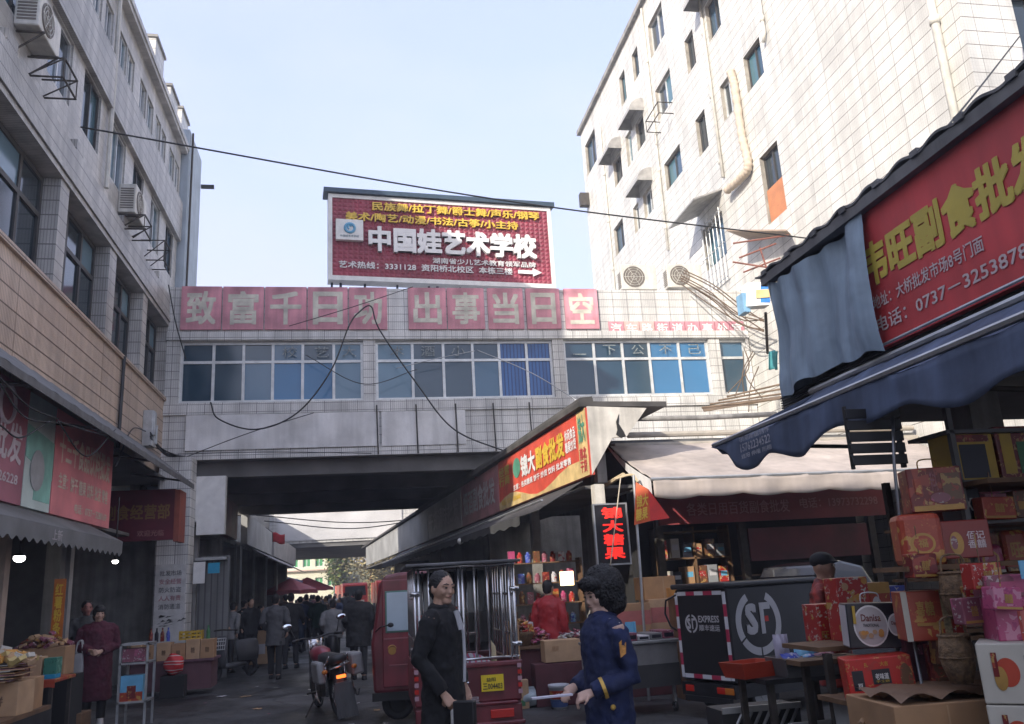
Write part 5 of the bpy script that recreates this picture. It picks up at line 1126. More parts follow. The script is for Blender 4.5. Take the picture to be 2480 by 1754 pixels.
b = MB(); b.tube([(-.3, -.1, 1.36), (-.46, -.12, 1.3), (-.52, -.1, 1.15), (-.46, -.08, 1.0), (-.43, -.02, .95)], .012, 6); b.build('cable', M_blk, DT, smooth=True)
# ================================================================ people
M_skin = mat('skin', (.50, .305, .215), .55, 0, .08, 20)
M_skin_r = mat('ruddy_skin', (.40, .17, .14), .55, 0, .08, 20)
M_hair = mat('black_hair', (.012, .011, .011), .55, 0, .3, 60, .5, 120)
M_shoe = mat('black_shoe', (.015, .015, .015), .5)
def remesh(o, vx, sm=4):
    d = o.modifiers.new('remesh', 'REMESH'); d.mode = 'VOXEL'; d.voxel_size = vx; d.use_smooth_shade = True
    if sm: e = o.modifiers.new('smooth', 'SMOOTH'); e.factor = .5; e.iterations = sm
    return o
def hand(b, wrist, d, palm, s=1, curl=.6, side=1):
    """palm and five fingers from the wrist along d; palm = direction the palm faces"""
    d = Vector(d).normalized(); n = Vector(palm); n = (n-d*n.dot(d)).normalized(); u = d.cross(n)*side
    W = Vector(wrist); k = .085*s
    b.tube([W-d*.01, W+d*k*.5, W+d*k], [(.018*s, .028*s), (.016*s, .038*s), (.013*s, .036*s)], 10) if abs(n.z) < 2 else None
    for i, (o, l) in enumerate(((-.028, .07), (-.009, .08), (.010, .075), (.028, .058))):
        p = W+d*k*.92+u*o*s; c = curl*(1+.12*i); pts = [p]; a = 0
        for j, f in enumerate((.45, .32, .23)):
            a += c*(.7, .9, .8)[j]; pts.append(pts[-1]+(d*math.cos(a)+n*math.sin(a))*l*f*s)
        b.tube(pts, [.0092*s, .009*s, .0082*s, .006*s], 7)
    p = W+d*.025*s-u*.026*s
    b.tube([p, p+(d*.5-u*.6+n*.35).normalized()*.034*s, p+(d*.5-u*.6+n*.35).normalized()*.034*s+(d*.8-u*.1+n*.5).normalized()*.03*s], [.012*s, .0105*s, .007*s], 7)
def figure(label, loc, rz, H=1.66, coat=None, trousers=None, skin=None, hair=None, arms=None, hem=.62, wide=1.0, head_turn=0, head_tilt=0, group=None, lod=1, hairtype='short', shoe=None, legs=None, lean=0, coat_name='coat', collar=None, face=True, hands=True, curl=(.6, .6), palms=None, gap=.09):
    """stands on loc and faces local -Y; right hand at -X"""
    skin = skin or M_skin; hair = hair or M_hair; trousers = trousers or M_blk; shoe = shoe or M_shoe
    t = T('person', label, 'person', loc, rz, group); k = H/1.70
    P = lambda x, y, z: Vector((x*k, (y + lean*max(0, z-.9))*k, z*k))
    arms = arms or {'R': ((-.21*wide, 0, 1.40), (-.26*wide, .03, 1.12), (-.25*wide, -.04, .87)), 'L': ((.21*wide, 0, 1.40), (.26*wide, .03, 1.12), (.25*wide, -.04, .87))}
    legs = legs or {'R': ((-.09, .01, .9), (-.10, -.01, .48), (-gap-.01, .02, .07)), 'L': ((.09, .01, .9), (.10, -.01, .48), (gap+.01, .02, .07))}
    vx = (.011, .016, .026)[2-lod] if lod < 3 else .011
    vx = {2: .0085, 1: .014, 0: .024}[lod]
    # --- body: one continuous skin
    b = MB()
    b.loft([(0, lean*0, z*k, a*k, c*k) if 0 else (P(0, 0, z).x, P(0, 0, z).y, z*k, a*k, c*k) for z, a, c in ((.86, .15, .10), (1.0, .14, .10), (1.15, .145, .10), (1.3, .165, .105), (1.40, .16, .09), (1.45, .09, .07))], 16)
    for s in 'RL':
        a_, e_, w_ = [P(*q) for q in arms[s]]
        b.tube([a_, a_.lerp(e_, .5), e_, e_.lerp(w_, .5), w_], [.050*k, .046*k, .038*k, .034*k, .024*k], 10)
        h_, n_, f_ = [P(*q) for q in legs[s]]
        b.tube([h_, h_.lerp(n_, .5), n_, n_.lerp(f_, .4), f_], [.082*k, .072*k, .052*k, .05*k, .036*k], 10)
        b.tube([f_, f_+Vector((0, -.10*k, -.03*k))], [.036*k, .03*k], 8)
        if hands and lod:
            d = (w_-e_).normalized(); pm = (palms or {}).get(s, (1 if s == 'R' else -1, 0, 0))
            hand(b, w_, d, pm, k*1.02, curl['RL'.index(s)], 1 if s == 'R' else -1)
        else: b.ball(tuple(w_+(w_-e_).normalized()*.05*k), (.035*k, .04*k, .055*k), 8, 6)
    hc = P(0, -.015, 1.585); neck0 = P(0, .01, 1.42)
    b.tube([neck0, hc+Vector((0, .015, -.06))*k], [.058*k, .052*k], 10)
    i0 = len(b.v)
    def fn(p): # narrower jaw
        return 1-.20*max(0, -p.z)**1.6*(1 if abs(p.x) > .2 else .8)
    b.ball((0, 0, 0), (.074*k, .094*k, .115*k), 20, 14, fn=fn)
    b.ball((0, -.055*k, -.082*k), (.036*k, .032*k, .028*k), 10, 8)                # chin
    b.rings([[(x*k, y*k, z*k) for x, y, z in ((-.006, -.085, .018), (.006, -.085, .018), (.006, -.07, .018), (-.006, -.07, .018))], [(x*k, y*k, z*k) for x, y, z in ((-.009, -.105, -.018), (.009, -.105, -.018), (.016, -.07, -.014), (-.016, -.07, -.014))], [(x*k, y*k, z*k) for x, y, z in ((-.016, -.106, -.032), (.016, -.106, -.032), (.018, -.075, -.034), (-.018, -.075, -.034))]])
    for s in (-1, 1):
        b.ball((s*.078*k, .012*k, -.002*k), (.010*k, .020*k, .032*k), 8, 6)       # ears
        b.ball((s*.032*k, -.078*k, .026*k), (.024*k, .014*k, .009*k), 8, 6)       # brow ridge
        b.ball((s*.042*k, -.066*k, -.022*k), (.018*k, .014*k, .02*k), 8, 6)      # cheeks
    b.ball((0, -.082*k, -.052*k), (.026*k, .012*k, .012*k), 8, 6)                  # lips
    Mh = Matrix.Translation(hc) @ Matrix.Rotation(head_turn, 4, 'Z') @ Matrix.Rotation(head_tilt, 4, 'X')
    b.xf(Mh, i0)
    body = remesh(b.build('body', skin, t), vx, 2)
    if face and lod:
        for s in (-1, 1):
            MB().ball((s*.031*k, -.088*k, .010*k), (.013*k, .006*k, .0065*k), 10, 6).xf(Mh).build('eye', mat('dark_eye', (.02, .015, .012), .2, 0, 0), t, smooth=True)
            MB().tube([(s*.012*k, -.094*k, .030*k), (s*.032*k, -.093*k, .037*k), (s*.052*k, -.08*k, .031*k)], [.003*k, .0045*k, .002*k], 5).xf(Mh).build('eyebrow', hair, t)
        e = MB(); e.tube([(-.021*k, -.091*k, -.054*k), (0, -.0965*k, -.050*k), (.021*k, -.091*k, -.054*k)], [.002*k, .0045*k, .002*k], 6)
        e.xf(Mh).build('mouth', mat('lip', (.24, .09, .08), .5), t)
    # --- hair
    if hairtype != 'none':
        b = MB(); R = random.Random(len(label))
        ph = [R.uniform(0, 6) for _ in range(6)]
        def hf(am, fq): return lambda p: 1+am*(math.sin(fq*p.x+ph[0])*math.sin(fq*p.z+ph[1])+.6*math.sin(fq*2.1*p.y+ph[2]+3*p.x))
        if hairtype == 'short': b.ball((0, .022*k, .036*k), (.083*k, .096*k, .094*k), 20, 14, fn=hf(.02, 9)); b.ball((0, .045*k, -.02*k), (.074*k, .062*k, .07*k), 14, 10)
        elif hairtype == 'fringe': b.ball((0, .02*k, .030*k), (.094*k, .106*k, .108*k), 22, 14, fn=hf(.03, 8)); b.ball((0, -.068*k, .062*k), (.068*k, .035*k, .032*k), 14, 8); b.ball((0, .05*k, -.03*k), (.09*k, .07*k, .08*k), 14, 10)
        elif hairtype == 'bob': b.ball((0, .055*k, .04*k), (.145*k, .135*k, .150*k), 30, 22, fn=hf(.03, 9)); b.ball((0, .075*k, -.05*k), (.135*k, .10*k, .10*k), 24, 14, fn=hf(.05, 10)); b.ball((0, -.05*k, .085*k), (.10*k, .06*k, .05*k), 16, 10)
        elif hairtype == 'cap':
            b.ball((0, .01*k, .055*k), (.092*k, .108*k, .075*k), 20, 12); b.ball((0, -.085*k, .04*k), (.07*k, .05*k, .012*k), 14, 6)
        elif hairtype == 'hood': b.ball((0, .03*k, .0), (.115*k, .115*k, .145*k), 18, 12)
        h = b.xf(Mh).build('cap' if hairtype == 'cap' else 'hood' if hairtype == 'hood' else 'hair', hair, t)
        remesh(h, vx*(.6 if lod == 2 else 1), 1 if lod == 2 else 2)
        if lod and hairtype in ('short', 'fringe', 'bob'):
            th = bpy.data.textures.get('strands') or bpy.data.textures.new('strands', 'CLOUDS'); th.noise_scale = .011; th.noise_depth = 3
            dm = h.modifiers.new('strands', 'DISPLACE'); dm.texture = th; dm.strength = (.020 if hairtype == 'bob' else .012)*k; dm.mid_level = .5; dm.texture_coords = 'LOCAL'
    # --- coat with sleeves
    if coat:
        b = MB(); E = [(hem-.0, .20, .155), (hem+.10, .195, .15), (.95, .185, .14), (1.1, .175, .132), (1.25, .195, .14), (1.36, .205, .13), (1.42, .165, .105), (1.465, .085, .08), (1.485, .07, .07)]
        E = [e for e in E if e[0] >= hem-.001]
        b.loft([(P(0, 0, z).x, P(0, 0, z).y, z*k, a*wide*k, c*wide*k) for z, a, c in E], 24)
        for s in 'RL':
            a_, e_, w_ = [P(*q) for q in arms[s]]
            sx = 1 if a_.x > 0 else -1
            a1 = a_+Vector((-.085*k*sx, 0, .012*k)); a2 = a_+Vector((-.035*k*sx, 0, -.012*k))
            b.tube([a1, a2, a_.lerp(e_, .16)+Vector((-.004*k*sx, 0, 0)), a_.lerp(e_, .6), e_, e_.lerp(w_, .5), e_.lerp(w_, .96)], [.045*wide*k, .060*wide*k, .067*wide*k, .064*wide*k, .060*wide*k, .054*wide*k, .050*wide*k], 14)
        c = b.build(coat_name, coat, t); remesh(c, vx*1.15, 3)
        tx = bpy.data.textures.get('folds') or bpy.data.textures.new('folds', 'CLOUDS'); tx.noise_scale = .085; tx.noise_depth = 3
        dm = c.modifiers.new('folds', 'DISPLACE'); dm.texture = tx; dm.strength = .036*k; dm.mid_level = .5; dm.texture_coords = 'LOCAL'
        if collar:
            b = MB(); q = P(0, .0, 1.455); b.torus(tuple(q), .075*k, .022*k, 'z', 20, 8, a0=-1.2-.0, a1=4.3); remesh(b.build('collar', collar, t), vx, 1)
    # --- trousers and shoes
    b = MB(); b.loft([(P(0, 0, z).x, P(0, 0, z).y, z*k, a*k, c*k) for z, a, c in ((.78, .15, .11), (.9, .16, .115), (1.0, .15, .11))], 16)
    for s in 'RL':
        h_, n_, f_ = [P(*q) for q in legs[s]]
        b.tube([h_, h_.lerp(n_, .5), n_, n_.lerp(f_, .5), f_+Vector((0, 0, .03*k))], [.098*k, .088*k, .072*k, .066*k, .064*k], 12)
    remesh(b.build('trousers', trousers, t), vx*1.2, 2)
    for s in 'RL':
        f_ = P(*legs[s][2]); b = MB()
        b.loft([(f_.x, f_.y-.05*k, z, a*k, c*k) for z, a, c in ((max(.0, f_.z-.068*k), .048, .135), (max(0, f_.z-.068*k)+.03*k, .05, .135), (f_.z-.0, .045, .10), (f_.z+.04*k, .04, .05))], 14); b.build('shoe', shoe, t, smooth=True)
    return t, Mh, k
# the man beside the cage ----------------------------------------------
M_coatb = mat('black_wool_coat', (.011, .011, .012), .9, 0, .15, 12, .3, 200)
mx_ = {'R': ((-.215, -.01, 1.40), (-.27, .06, 1.13), (-.235, -.10, .90)), 'L': ((.215, -.01, 1.40), (.25, .02, 1.13), (.24, -.06, .90))}
mn, Mh, k = figure('man in a long black coat turning his head, standing in front of the cage tricycle', (.575, 6.3, 0), math.radians(62), 1.70, M_coatb, mat('black_trousers', (.017, .017, .018), .8), M_skin, arms=mx_, hem=.66, head_turn=math.radians(-30), head_tilt=.05, lod=2, collar=M_coatb, curl=(1.0, .7), wide=1.02)
b = MB(); b.tube([(.02, -.115, 1.43), (.03, -.15, 1.30), (.03, -.155, 1.12), (.02, -.15, .95)], .012, 6); b.tube([(-.03, -.12, 1.43), (-.02, -.15, 1.3)], .016, 6); b.build('shirt', mat('pale_shirt', (.5, .5, .52), .7), mn)
b = MB(); b.box(-.03, .03, -.13, .02, -.13, .03); b.xf(Matrix.Translation((.575, 6.3, 0)) @ Matrix.Rotation(math.radians(62), 4, 'Z') @ Matrix.Translation((-.235, -.19, .83))); b.top('pouch', M_blk, 'small black pouch in the hand of the man in black', 'pouch', bevel=.01)
b = MB(); b.sheet(lambda u, v: (.012*math.sin(u*6), -.08+.10*u, -.13*v+.02*math.sin(u*4+v*3)), 8, 8); b.xf(Matrix.Translation((.575, 6.3, 0)) @ Matrix.Rotation(math.radians(62), 4, 'Z') @ Matrix.Translation((-.225, -.16, .81))); b.top('paper_sheet', M_white, 'crumpled white paper in the hand of the man in black', 'paper', solid=.003, smooth=True)
# the woman in the navy uniform coat -----------------------------------
M_navyc = mat('navy_wool_coat', (.013, .022, .075), .8, 0, .15, 12, .3, 200)
ar = {'L': ((.20, .0, 1.40), (.235, .06, 1.10), (.16, -.18, 1.02)), 'R': ((-.20, .0, 1.40), (-.24, .03, 1.10), (-.12, -.18, 1.03))}
wn, Mh, k = figure('woman with a round black hairdo in a navy uniform coat with gold cuff braid', (1.455, 5.2, 0), math.radians(-82), 1.60, M_navyc, M_navyc, mat('pale_skin', (.54, .35, .27), .55), hair=M_hair, arms=ar, hem=.28, hairtype='bob', lod=2, head_turn=math.radians(14), head_tilt=.18, collar=M_navyc, curl=(.5, .8), palms={'L': (-.3, -.2, -1), 'R': (.3, -.2, -1)}, wide=1.04)
gold = mat('gold_braid', (.60, .38, .08), .45, .3, .15, 30)
e_, w_ = Vector((.235, .06, 1.10))*k, Vector((.16, -.18, 1.02))*k
b = MB(); p = e_.lerp(w_, .70); d_ = (w_-e_).normalized(); b.tube([p-d_*.008, p+d_*.012], .063*k, 18, cap=False); b.build('cuff_braid', gold, wn, solid=.004)
b = MB(); q = Vector((.272, .0, 1.27))*k
b.prism([(q.x, q.y-.02, q.z-.05), (q.x, q.y+.015, q.z-.03), (q.x+.002, q.y+.02, q.z+.03), (q.x-.004, q.y, q.z+.05), (q.x, q.y-.022, q.z+.03)], (.006, 0, 0)); b.build('sleeve_badge', mat('orange_gold_badge', (.55, .25, .05), .5, 0, .3, 40), wn)
b = MB(); b.cbox((.165*k, .0, 1.425*k), (.10, .05, .012), ry=.4); b.build('shoulder_strap', M_navyc, wn)
b = MB(); b.ball((.15*k, -.01, 1.44*k), (.014, .014, .006), 8, 5); b.ball((.185*k, -.0, 1.425*k), (.014, .014, .006), 8, 5); b.ball((.20*k, .01, 1.415*k), (.016, .02, .006), 8, 5); b.build('insignia', mat('silver_insignia', (.6, .6, .55), .3, .8), wn)
b = MB(); b.ball((.20*k, -.06, .93*k), (.012, .016, .016), 10, 6); b.build('button', gold, wn)
# folded white paper fan held out in front of her
b = MB(); Mw = Matrix.Translation((1.455, 5.2, 0)) @ Matrix.Rotation(math.radians(-82), 4, 'Z')
b.box(-.012, .012, -.22, .03, -.006, .006); b.xf(Mw @ Matrix.Translation((.10, -.30, .955)) @ Matrix.Rotation(.06, 4, 'Y')); b.top('paper_roll', mat('lilac_white_foam', (.62, .6, .68), .6), 'thin white rolled paper held out by the woman in navy', 'paper', bevel=.002)
# the woman in maroon ----------------------------------------------------
M_mar = mat('maroon_wool_coat', (.085, .014, .028), .85, 0, .2, 10, .3, 150)
ar = {'R': ((-.20, .0, 1.40), (-.27, .0, 1.13), (-.10, -.20, 1.08)), 'L': ((.20, .0, 1.40), (.26, .02, 1.12), (.05, -.21, 1.06))}
mw_, Mh, k = figure('woman in a knee-length maroon coat with folded arms at the lower left', (-3.70, 13.6, 0), math.radians(16), 1.62, M_mar, M_blk, M_skin, arms=ar, hem=.36, hairtype='fringe', lod=2, head_turn=math.radians(6), collar=M_mar, shoe=mat('white_shoe', (.5, .48, .46), .6), curl=(.8, .8), wide=1.18, palms={'R': (0, 1, 0), 'L': (0, 1, 0)})
q = mw_.location
bg_ = T('handbag', 'white handbag hanging from the right arm of the woman in maroon', 'handbag', (q.x-.21, q.y-.16, .66))
b = MB(); b.rings([[(-.13, -.04, 0), (.09, -.04, .02), (.09, .04, .02), (-.13, .04, 0)], [(-.10, -.045, .18), (.09, -.045, .18), (.09, .045, .18), (-.10, .045, .18)], [(-.03, -.03, .34), (.07, -.03, .34), (.07, .03, .34), (-.03, .03, .34)]]); b.build('pouch', mat('cream_leather', (.42, .41, .40), .5), bg_, bevel=.02, sub=1)
for y in (-.03, .03): MB().tube(spline([(-.02, y, .33), (.0, y, .48), (.05, y, .50), (.07, y, .34)], 6), .010, 6).build('handle', mat('cream_leather', (.42, .41, .40)), bg_, smooth=True)
# figures deeper in the market: man by the left stall, vendors, crowd
RC_ = random.Random(11)
def simple(label, px, pyfeet, Y, rz, H, coat, tr=None, hairtype='short', group=None, **kw):
    if group:
        q = RC_.uniform(-.18, .18); sw = RC_.uniform(-.12, .12)
        kw.setdefault('legs', {'R': ((-.09, .01, .9), (-.10, -q*.5, .48), (-.10, -q, .07)), 'L': ((.09, .01, .9), (.10, q*.5, .48), (.10, q, .07))})
        kw.setdefault('arms', {'R': ((-.21, 0, 1.40), (-.27, .05+sw, 1.13), (-.24, -.05+sw*1.6, .92+abs(sw))), 'L': ((.21, 0, 1.40), (.27, .05-sw, 1.13), (.22, -.14-sw, .98+abs(sw)))})
        kw.setdefault('hem', RC_.choice((.62, .72, .80, .80, .66)))
    p = onY(px, 1440, Y); return figure(label, (p.x, Y, 0), rz, H, coat, tr or mat('dark_grey_trousers', (.03, .03, .032), .8), group=group, lod=kw.pop('lod', 0), hairtype=hairtype, **kw)
simple('man in a grey jacket standing in the dark shop behind the woman in maroon', 213, 0, 15.2, .5, 1.72, mat('dull_grey_jacket', (.07, .07, .07), .8), skin=M_skin_r, lod=1)
simple('candy seller in a red padded jacket at the crowded counter', 1328, 0, 12.6, 2.4, 1.62, mat('scarlet_padded_jacket', (.36, .02, .025), .6), lod=1)
gtr = 'shoppers under the bridge'
GC = lambda n, v: mat(n, (v, v, v*1.03), .8, 0, .15, 6)
simple('stooping figure in a pale grey quilted jacket near the left shops under the bridge', 556, 0, 21.5, 2.6, 1.56, mat('pale_quilted_jacket', (.20, .20, .20), .7), hairtype='short', group=gtr, lod=1, lean=-.25)
simple('dark figure beside the pale quilted jacket, close to the shutter', 522, 0, 21.0, 1.2, 1.6, GC('charcoal_jacket', .03), group=gtr)
simple('standing man in a grey jacket seen from behind, left of the motorcycle', 668, 0, 19.0, 3.0, 1.68, GC('mid_grey_jacket', .085), GC('black_cloth_trousers', .02), group=gtr, lod=1)
simple('tall dark figure just right of the man in the grey jacket', 705, 0, 21.5, 2.9, 1.7, GC('near_black_jacket', .022), group=gtr)
simple('broad person in a near black coat by the red vehicle', 868, 0, 17.5, 3.1, 1.66, GC('near_black_jacket', .022), group=gtr, wide=1.3, lod=1)
simple('scooter rider in a pale grey jacket seen from behind in mid street', 806, 0, 19.5, 3.2, 1.50, mat('grey_riding_jacket', (.19, .19, .19), .7), group=gtr, lod=1, wide=1.15)
simple('pedestrian in dark green deep under the bridge', 770, 0, 27, 3.0, 1.62, mat('dark_green_jacket', (.02, .05, .04), .8), group=gtr)
simple('pedestrian in black walking away beside the dark green one', 742, 0, 30, 3.1, 1.68, GC('near_black_jacket', .022), group=gtr)
simple('shopper with a mauve top beneath the dark red umbrella', 738, 0, 34, .2, 1.6, mat('mauve_top', (.24, .12, .14), .8), group=gtr)
simple('farther shopper in grey between the umbrella and the trucks', 800, 0, 40, 3.0, 1.65, GC('mid_grey_jacket', .085), group=gtr)
simple('farthest shopper in white near the left red truck', 812, 0, 48, .1, 1.66, mat('white_top', (.5, .5, .5), .8), group=gtr)
simple('shopper in black in front of the red trucks', 838, 0, 44, 3.1, 1.7, GC('near_black_jacket', .022), group=gtr)
simple('shopper in a red jacket left of the red trucks', 797, 0, 60, .2, 1.7, mat('scarlet_padded_jacket', (.36, .02, .025)), group=gtr)
simple('shopper in charcoal beside the kiosk', 858, 0, 36, 2.8, 1.68, GC('charcoal_jacket', .03), group=gtr)
simple('seated-height figure at the left stalls under the bridge', 632, 0, 24, 1.7, 1.45, GC('charcoal_jacket', .03), group=gtr)
simple('shop helper in dark clothes at the back of the left shops', 592, 0, 24.5, 2.2, 1.6, GC('near_black_jacket', .022), group=gtr)
cw = [(790, 33, 'brown_jacket', (.10, .06, .04)), (822, 36, 'dull_blue_jacket', (.04, .06, .12)), (760, 38, 'wine_jacket', (.14, .03, .04)), (846, 52, 'khaki_jacket', (.16, .14, .09)), (778, 55, 'charcoal_jacket', (.03, .03, .03)), (728, 28, 'dull_blue_jacket', (.04, .06, .12)), (858, 58, 'wine_jacket', (.14, .03, .04)), (834, 62, 'white_top', (.5, .5, .5)), (812, 64, 'near_black_jacket', (.022, .022, .023)), (748, 46, 'khaki_jacket', (.16, .14, .09)), (690, 30, 'brown_jacket', (.10, .06, .04)), (608, 22.5, 'near_black_jacket', (.022, .022, .023))]
wd = ['in brown, nearest the middle', 'in dull blue, right of the middle', 'in wine red under the umbrella', 'in khaki near the kiosk', 'in charcoal near the far opening', 'in dull blue by the left shops', 'in wine red before the right truck', 'in white before the red trucks', 'in black far off in mid street', 'in khaki behind the umbrella', 'in brown by the left shop posts', 'in black beside the white basket']
for (px_, Y_, nm, cc), l_ in zip(cw, wd): simple('small far pedestrian '+l_, px_, 0, Y_, RC_.uniform(0, 6.28), RC_.uniform(1.5, 1.74), mat(nm, cc, .8, 0, .15, 6), group=gtr)
cc2 = (('brown_jacket', (.10, .06, .04), 'brown'), ('dull_blue_jacket', (.04, .06, .12), 'dull blue'), ('wine_jacket', (.14, .03, .04), 'wine red'), ('khaki_jacket', (.16, .14, .09), 'khaki'), ('charcoal_jacket', (.03, .03, .03), 'charcoal'), ('white_top', (.5, .5, .5), 'white'), ('dark_green_jacket', (.02, .05, .04), 'dark green'))
for i in range(16):
    px_ = 690+i*11.5+RC_.uniform(-6, 6); Y_ = 24+RC_.random()*38; nm, cc, l_ = cc2[i % 7]
    simple('distant shopper in %s in the crowd down the lane, %s' % (l_, 'towards the left shops' if i < 8 else 'towards the red vehicle'), px_, 0, Y_, RC_.uniform(0, 6.28), RC_.uniform(1.46, 1.76), mat(nm, cc, .8, 0, .15, 6), group=gtr, wide=RC_.uniform(.95, 1.25))
# vendor at the right behind the gift boxes
simple('vendor in a dark cap and red patterned jacket behind the black gift box', 2000, 0, 7.0, .9, 1.70, mat('orange_red_jacket', (.34, .04, .03), .6, 0, .5, 14), hairtype='cap', hair=mat('dark_cap_cloth', (.02, .02, .022), .8), lod=1, head_turn=-.2)
# scooters under the bridge
def scooter(label, x, y, rz, col):
    t = T('scooter', label, 'scooter', (x, y, 0), rz, 'scooters under the bridge')
    for yy in (0, 1.15): MB().torus((0, yy, .2), .15, .05, 'x', 16, 6).build('wheel', M_tyre, t)
    b = MB(); b.loft([(0, .1, .35, .12, .32), (0, .12, .55, .14, .36), (0, .15, .72, .12, .36), (0, .15, .78, .08, .3)], 14); b.loft([(0, 1.0, .3, .14, .06), (0, .98, .6, .16, .07), (0, .95, .9, .1, .06)], 12); b.box(-.12, .12, .3, .98, .25, .33); b.build('bodywork', col, t, smooth=True)
    MB().tube([(-.3, .85, 1.0), (0, .95, 1.02), (.3, .85, 1.0)], .016, 6).build('handlebar', M_steel, t)
    return t
p = onY(806, 1440, 19.2); scooter('dark scooter under the grey rider in mid street', p.x, 19.0, 0.05, M_blk)
for px_, Y_, l_, m_ in ((690, 26, 'dark blue scooter parked by the left posts under the bridge', (.03, .05, .1)), (846, 30, 'wine red scooter parked near the kiosk lane', (.12, .02, .03)), (640, 28, 'pale grey scooter parked against the left shops', (.2, .2, .2))):
    p = onY(px_, 1440, Y_); scooter(l_, p.x, Y_, RC_.uniform(-.5, .5), mat('scooter_paint_%d' % px_, m_, .4))
p = onY(615, 1440, 20.5); s_ = scooter('grey scooter with a white wire basket by the left shops', p.x, 20.2, 2.6, GC('mid_grey_jacket', .085))
b = MB()
for i in range(7):
    for z in (0, .08, .16): pass
    x = -.16+.32*i/6; b.tube([(x, 1.08, .62), (x*1.1, 1.06, .86)], .008, 4); b.tube([(x, 1.34, .62), (x*1.1, 1.36, .86)], .008, 4)
for z in (.64, .72, .8, .86): b.tube([(-.17, 1.07, z), (.17, 1.07, z), (.17, 1.35, z), (-.17, 1.35, z), (-.17, 1.07, z)], .008, 4)
b.build('basket', mat('white_wire', (.5, .5, .5), .5), s_)
# ================================================================ goods and street furniture
def R4(px0, py0, px1, py1, Y):
    a, b = onY(px0, py1, Y), onY(px1, py1, Y); c = onY((px0+px1)/2, py0, Y)
    return (a.x, b.x, (a.z+b.z)/2, c.z)
DRZ = 0.0
def gbox(label, x0, x1, y0, dp, z0, z1, m, prints=(), rz=None, name='gift_box', cat='gift box', group=None, ry=0, handle=None, side=None, bev=.006):
    """carton whose printed front (local -Y) stands at y0; prints in fractions of the front"""
    rz = DRZ if rz is None else rz
    w_, h_ = (x1-x0)*(math.cos(rz) if rz < -.2 else 1), z1-z0
    t = T(name, label, cat, ((x0+x1)/2, y0, z0), rz, group, 0, ry)
    MB().box(-w_/2, w_/2, 0, dp, 0, h_).build('carton', m, t, bevel=bev)
    if side: MB().box(-w_/2-.003, -w_/2-.0005, .01, dp-.01, .01, h_-.01).build('side_print', side, t)
    for i, p in enumerate(prints):
        o = -.002-.0012*i; k = p[0]
        if k == 'r': _, x, z, a, c, pm = p; MB().box((x-.5)*w_, (x+a-.5)*w_, o, o+.001, z*h_, (z+c)*h_).build('print', pm, t)
        elif k == 'e': _, x, z, a, c, pm = p; MB().face([((x-.5)*w_+a*w_*math.cos(s), o, z*h_+c*h_*math.sin(s)) for s in [j*math.pi/14 for j in range(28)]]).build('print', pm, t)
        elif k == 't': _, s, x, z, a, c, pm = p; text(s, 'lettering', pm, t, ((x-.5)*w_, o, z*h_), (1, 0, 0), (0, 0, 1), a*w_, c*h_, .014, .001, .0, world=False)
        elif k == 'b':                                    # heap of printed biscuits
            _, x, z, a, c, pm, n = p; b = MB(); Rn = random.Random(i+n)
            for j in range(n):
                cx, cz, rr = (x+Rn.uniform(-a, a)-.5)*w_, (z+Rn.uniform(-c, c))*h_, .05*h_*Rn.uniform(.7, 1.4)
                b.face([(cx+rr*math.cos(s), o-.0002*j, cz+rr*math.sin(s)) for s in [q*math.pi/5 for q in range(10)]], j % 2)
            b.build('print', [pm, M_card2], t)
    if handle: b = MB(); b.tube(spline([(-.05, dp/2, h_), (-.04, dp/2, h_+.05), (.04, dp/2, h_+.05), (.05, dp/2, h_)], 5), .004, 5); b.build('handle', handle, t)
    return t
P_red = mat('packet_red', (.36, .025, .02), .4, 0, .12, 6); P_deep = mat('packet_deep_red', (.16, .014, .014), .4, 0, .2, 6); P_or = mat('packet_orange_red', (.32, .05, .02), .4, 0, .15, 6)
P_gold = mat('packet_gold', (.42, .24, .06), .4, .2, .15, 10); P_blk = mat('packet_black', (.012, .012, .02), .35, 0, .1); P_blue = mat('packet_blue', (.04, .10, .42), .35, 0, .15); P_sky = mat('packet_sky_blue', (.15, .42, .62), .35, 0, .1)
P_wht = mat('packet_white', (.55, .54, .55), .4, 0, .08); P_pink = mat('packet_pink', (.42, .06, .16), .4, 0, .2, 8); P_mau = mat('packet_mauve', (.24, .08, .11), .45, 0, .25, 8); P_cream = mat('packet_cream', (.50, .47, .40), .5, 0, .06); P_yel = mat('packet_yellow', (.50, .33, .03), .4, 0, .1); P_grn = mat('packet_green', (.05, .18, .07), .4, 0, .15); P_brn = mat('packet_brown', (.15, .07, .03), .5, 0, .2); P_or2 = mat('biscuit_orange', (.55, .27, .06), .6, 0, .15, 20)
P_red = pmat('printed_red_packet', (.36, .025, .02), (.45, .27, .07), (.48, .42, .36)); P_deep = pmat('printed_deep_red_packet', (.15, .014, .014), (.30, .05, .03), (.40, .24, .08)); P_or = pmat('printed_orange_packet', (.33, .045, .02), (.46, .25, .06), (.40, .08, .03)); P_mau = pmat('printed_mauve_packet', (.22, .07, .10), (.40, .1, .18), (.42, .36, .34)); P_pink = pmat('printed_pink_packet', (.40, .06, .15), (.5, .2, .28), (.30, .03, .12)); P_brn = pmat('printed_brown_packet', (.14, .065, .03), (.38, .24, .08), (.3, .05, .03)); P_blue = pmat('printed_blue_packet', (.05, .08, .38), (.2, .4, .6), (.5, .5, .52)); P_wht2 = pmat('printed_white_packet', (.52, .5, .5), (.36, .05, .06), (.1, .12, .3))
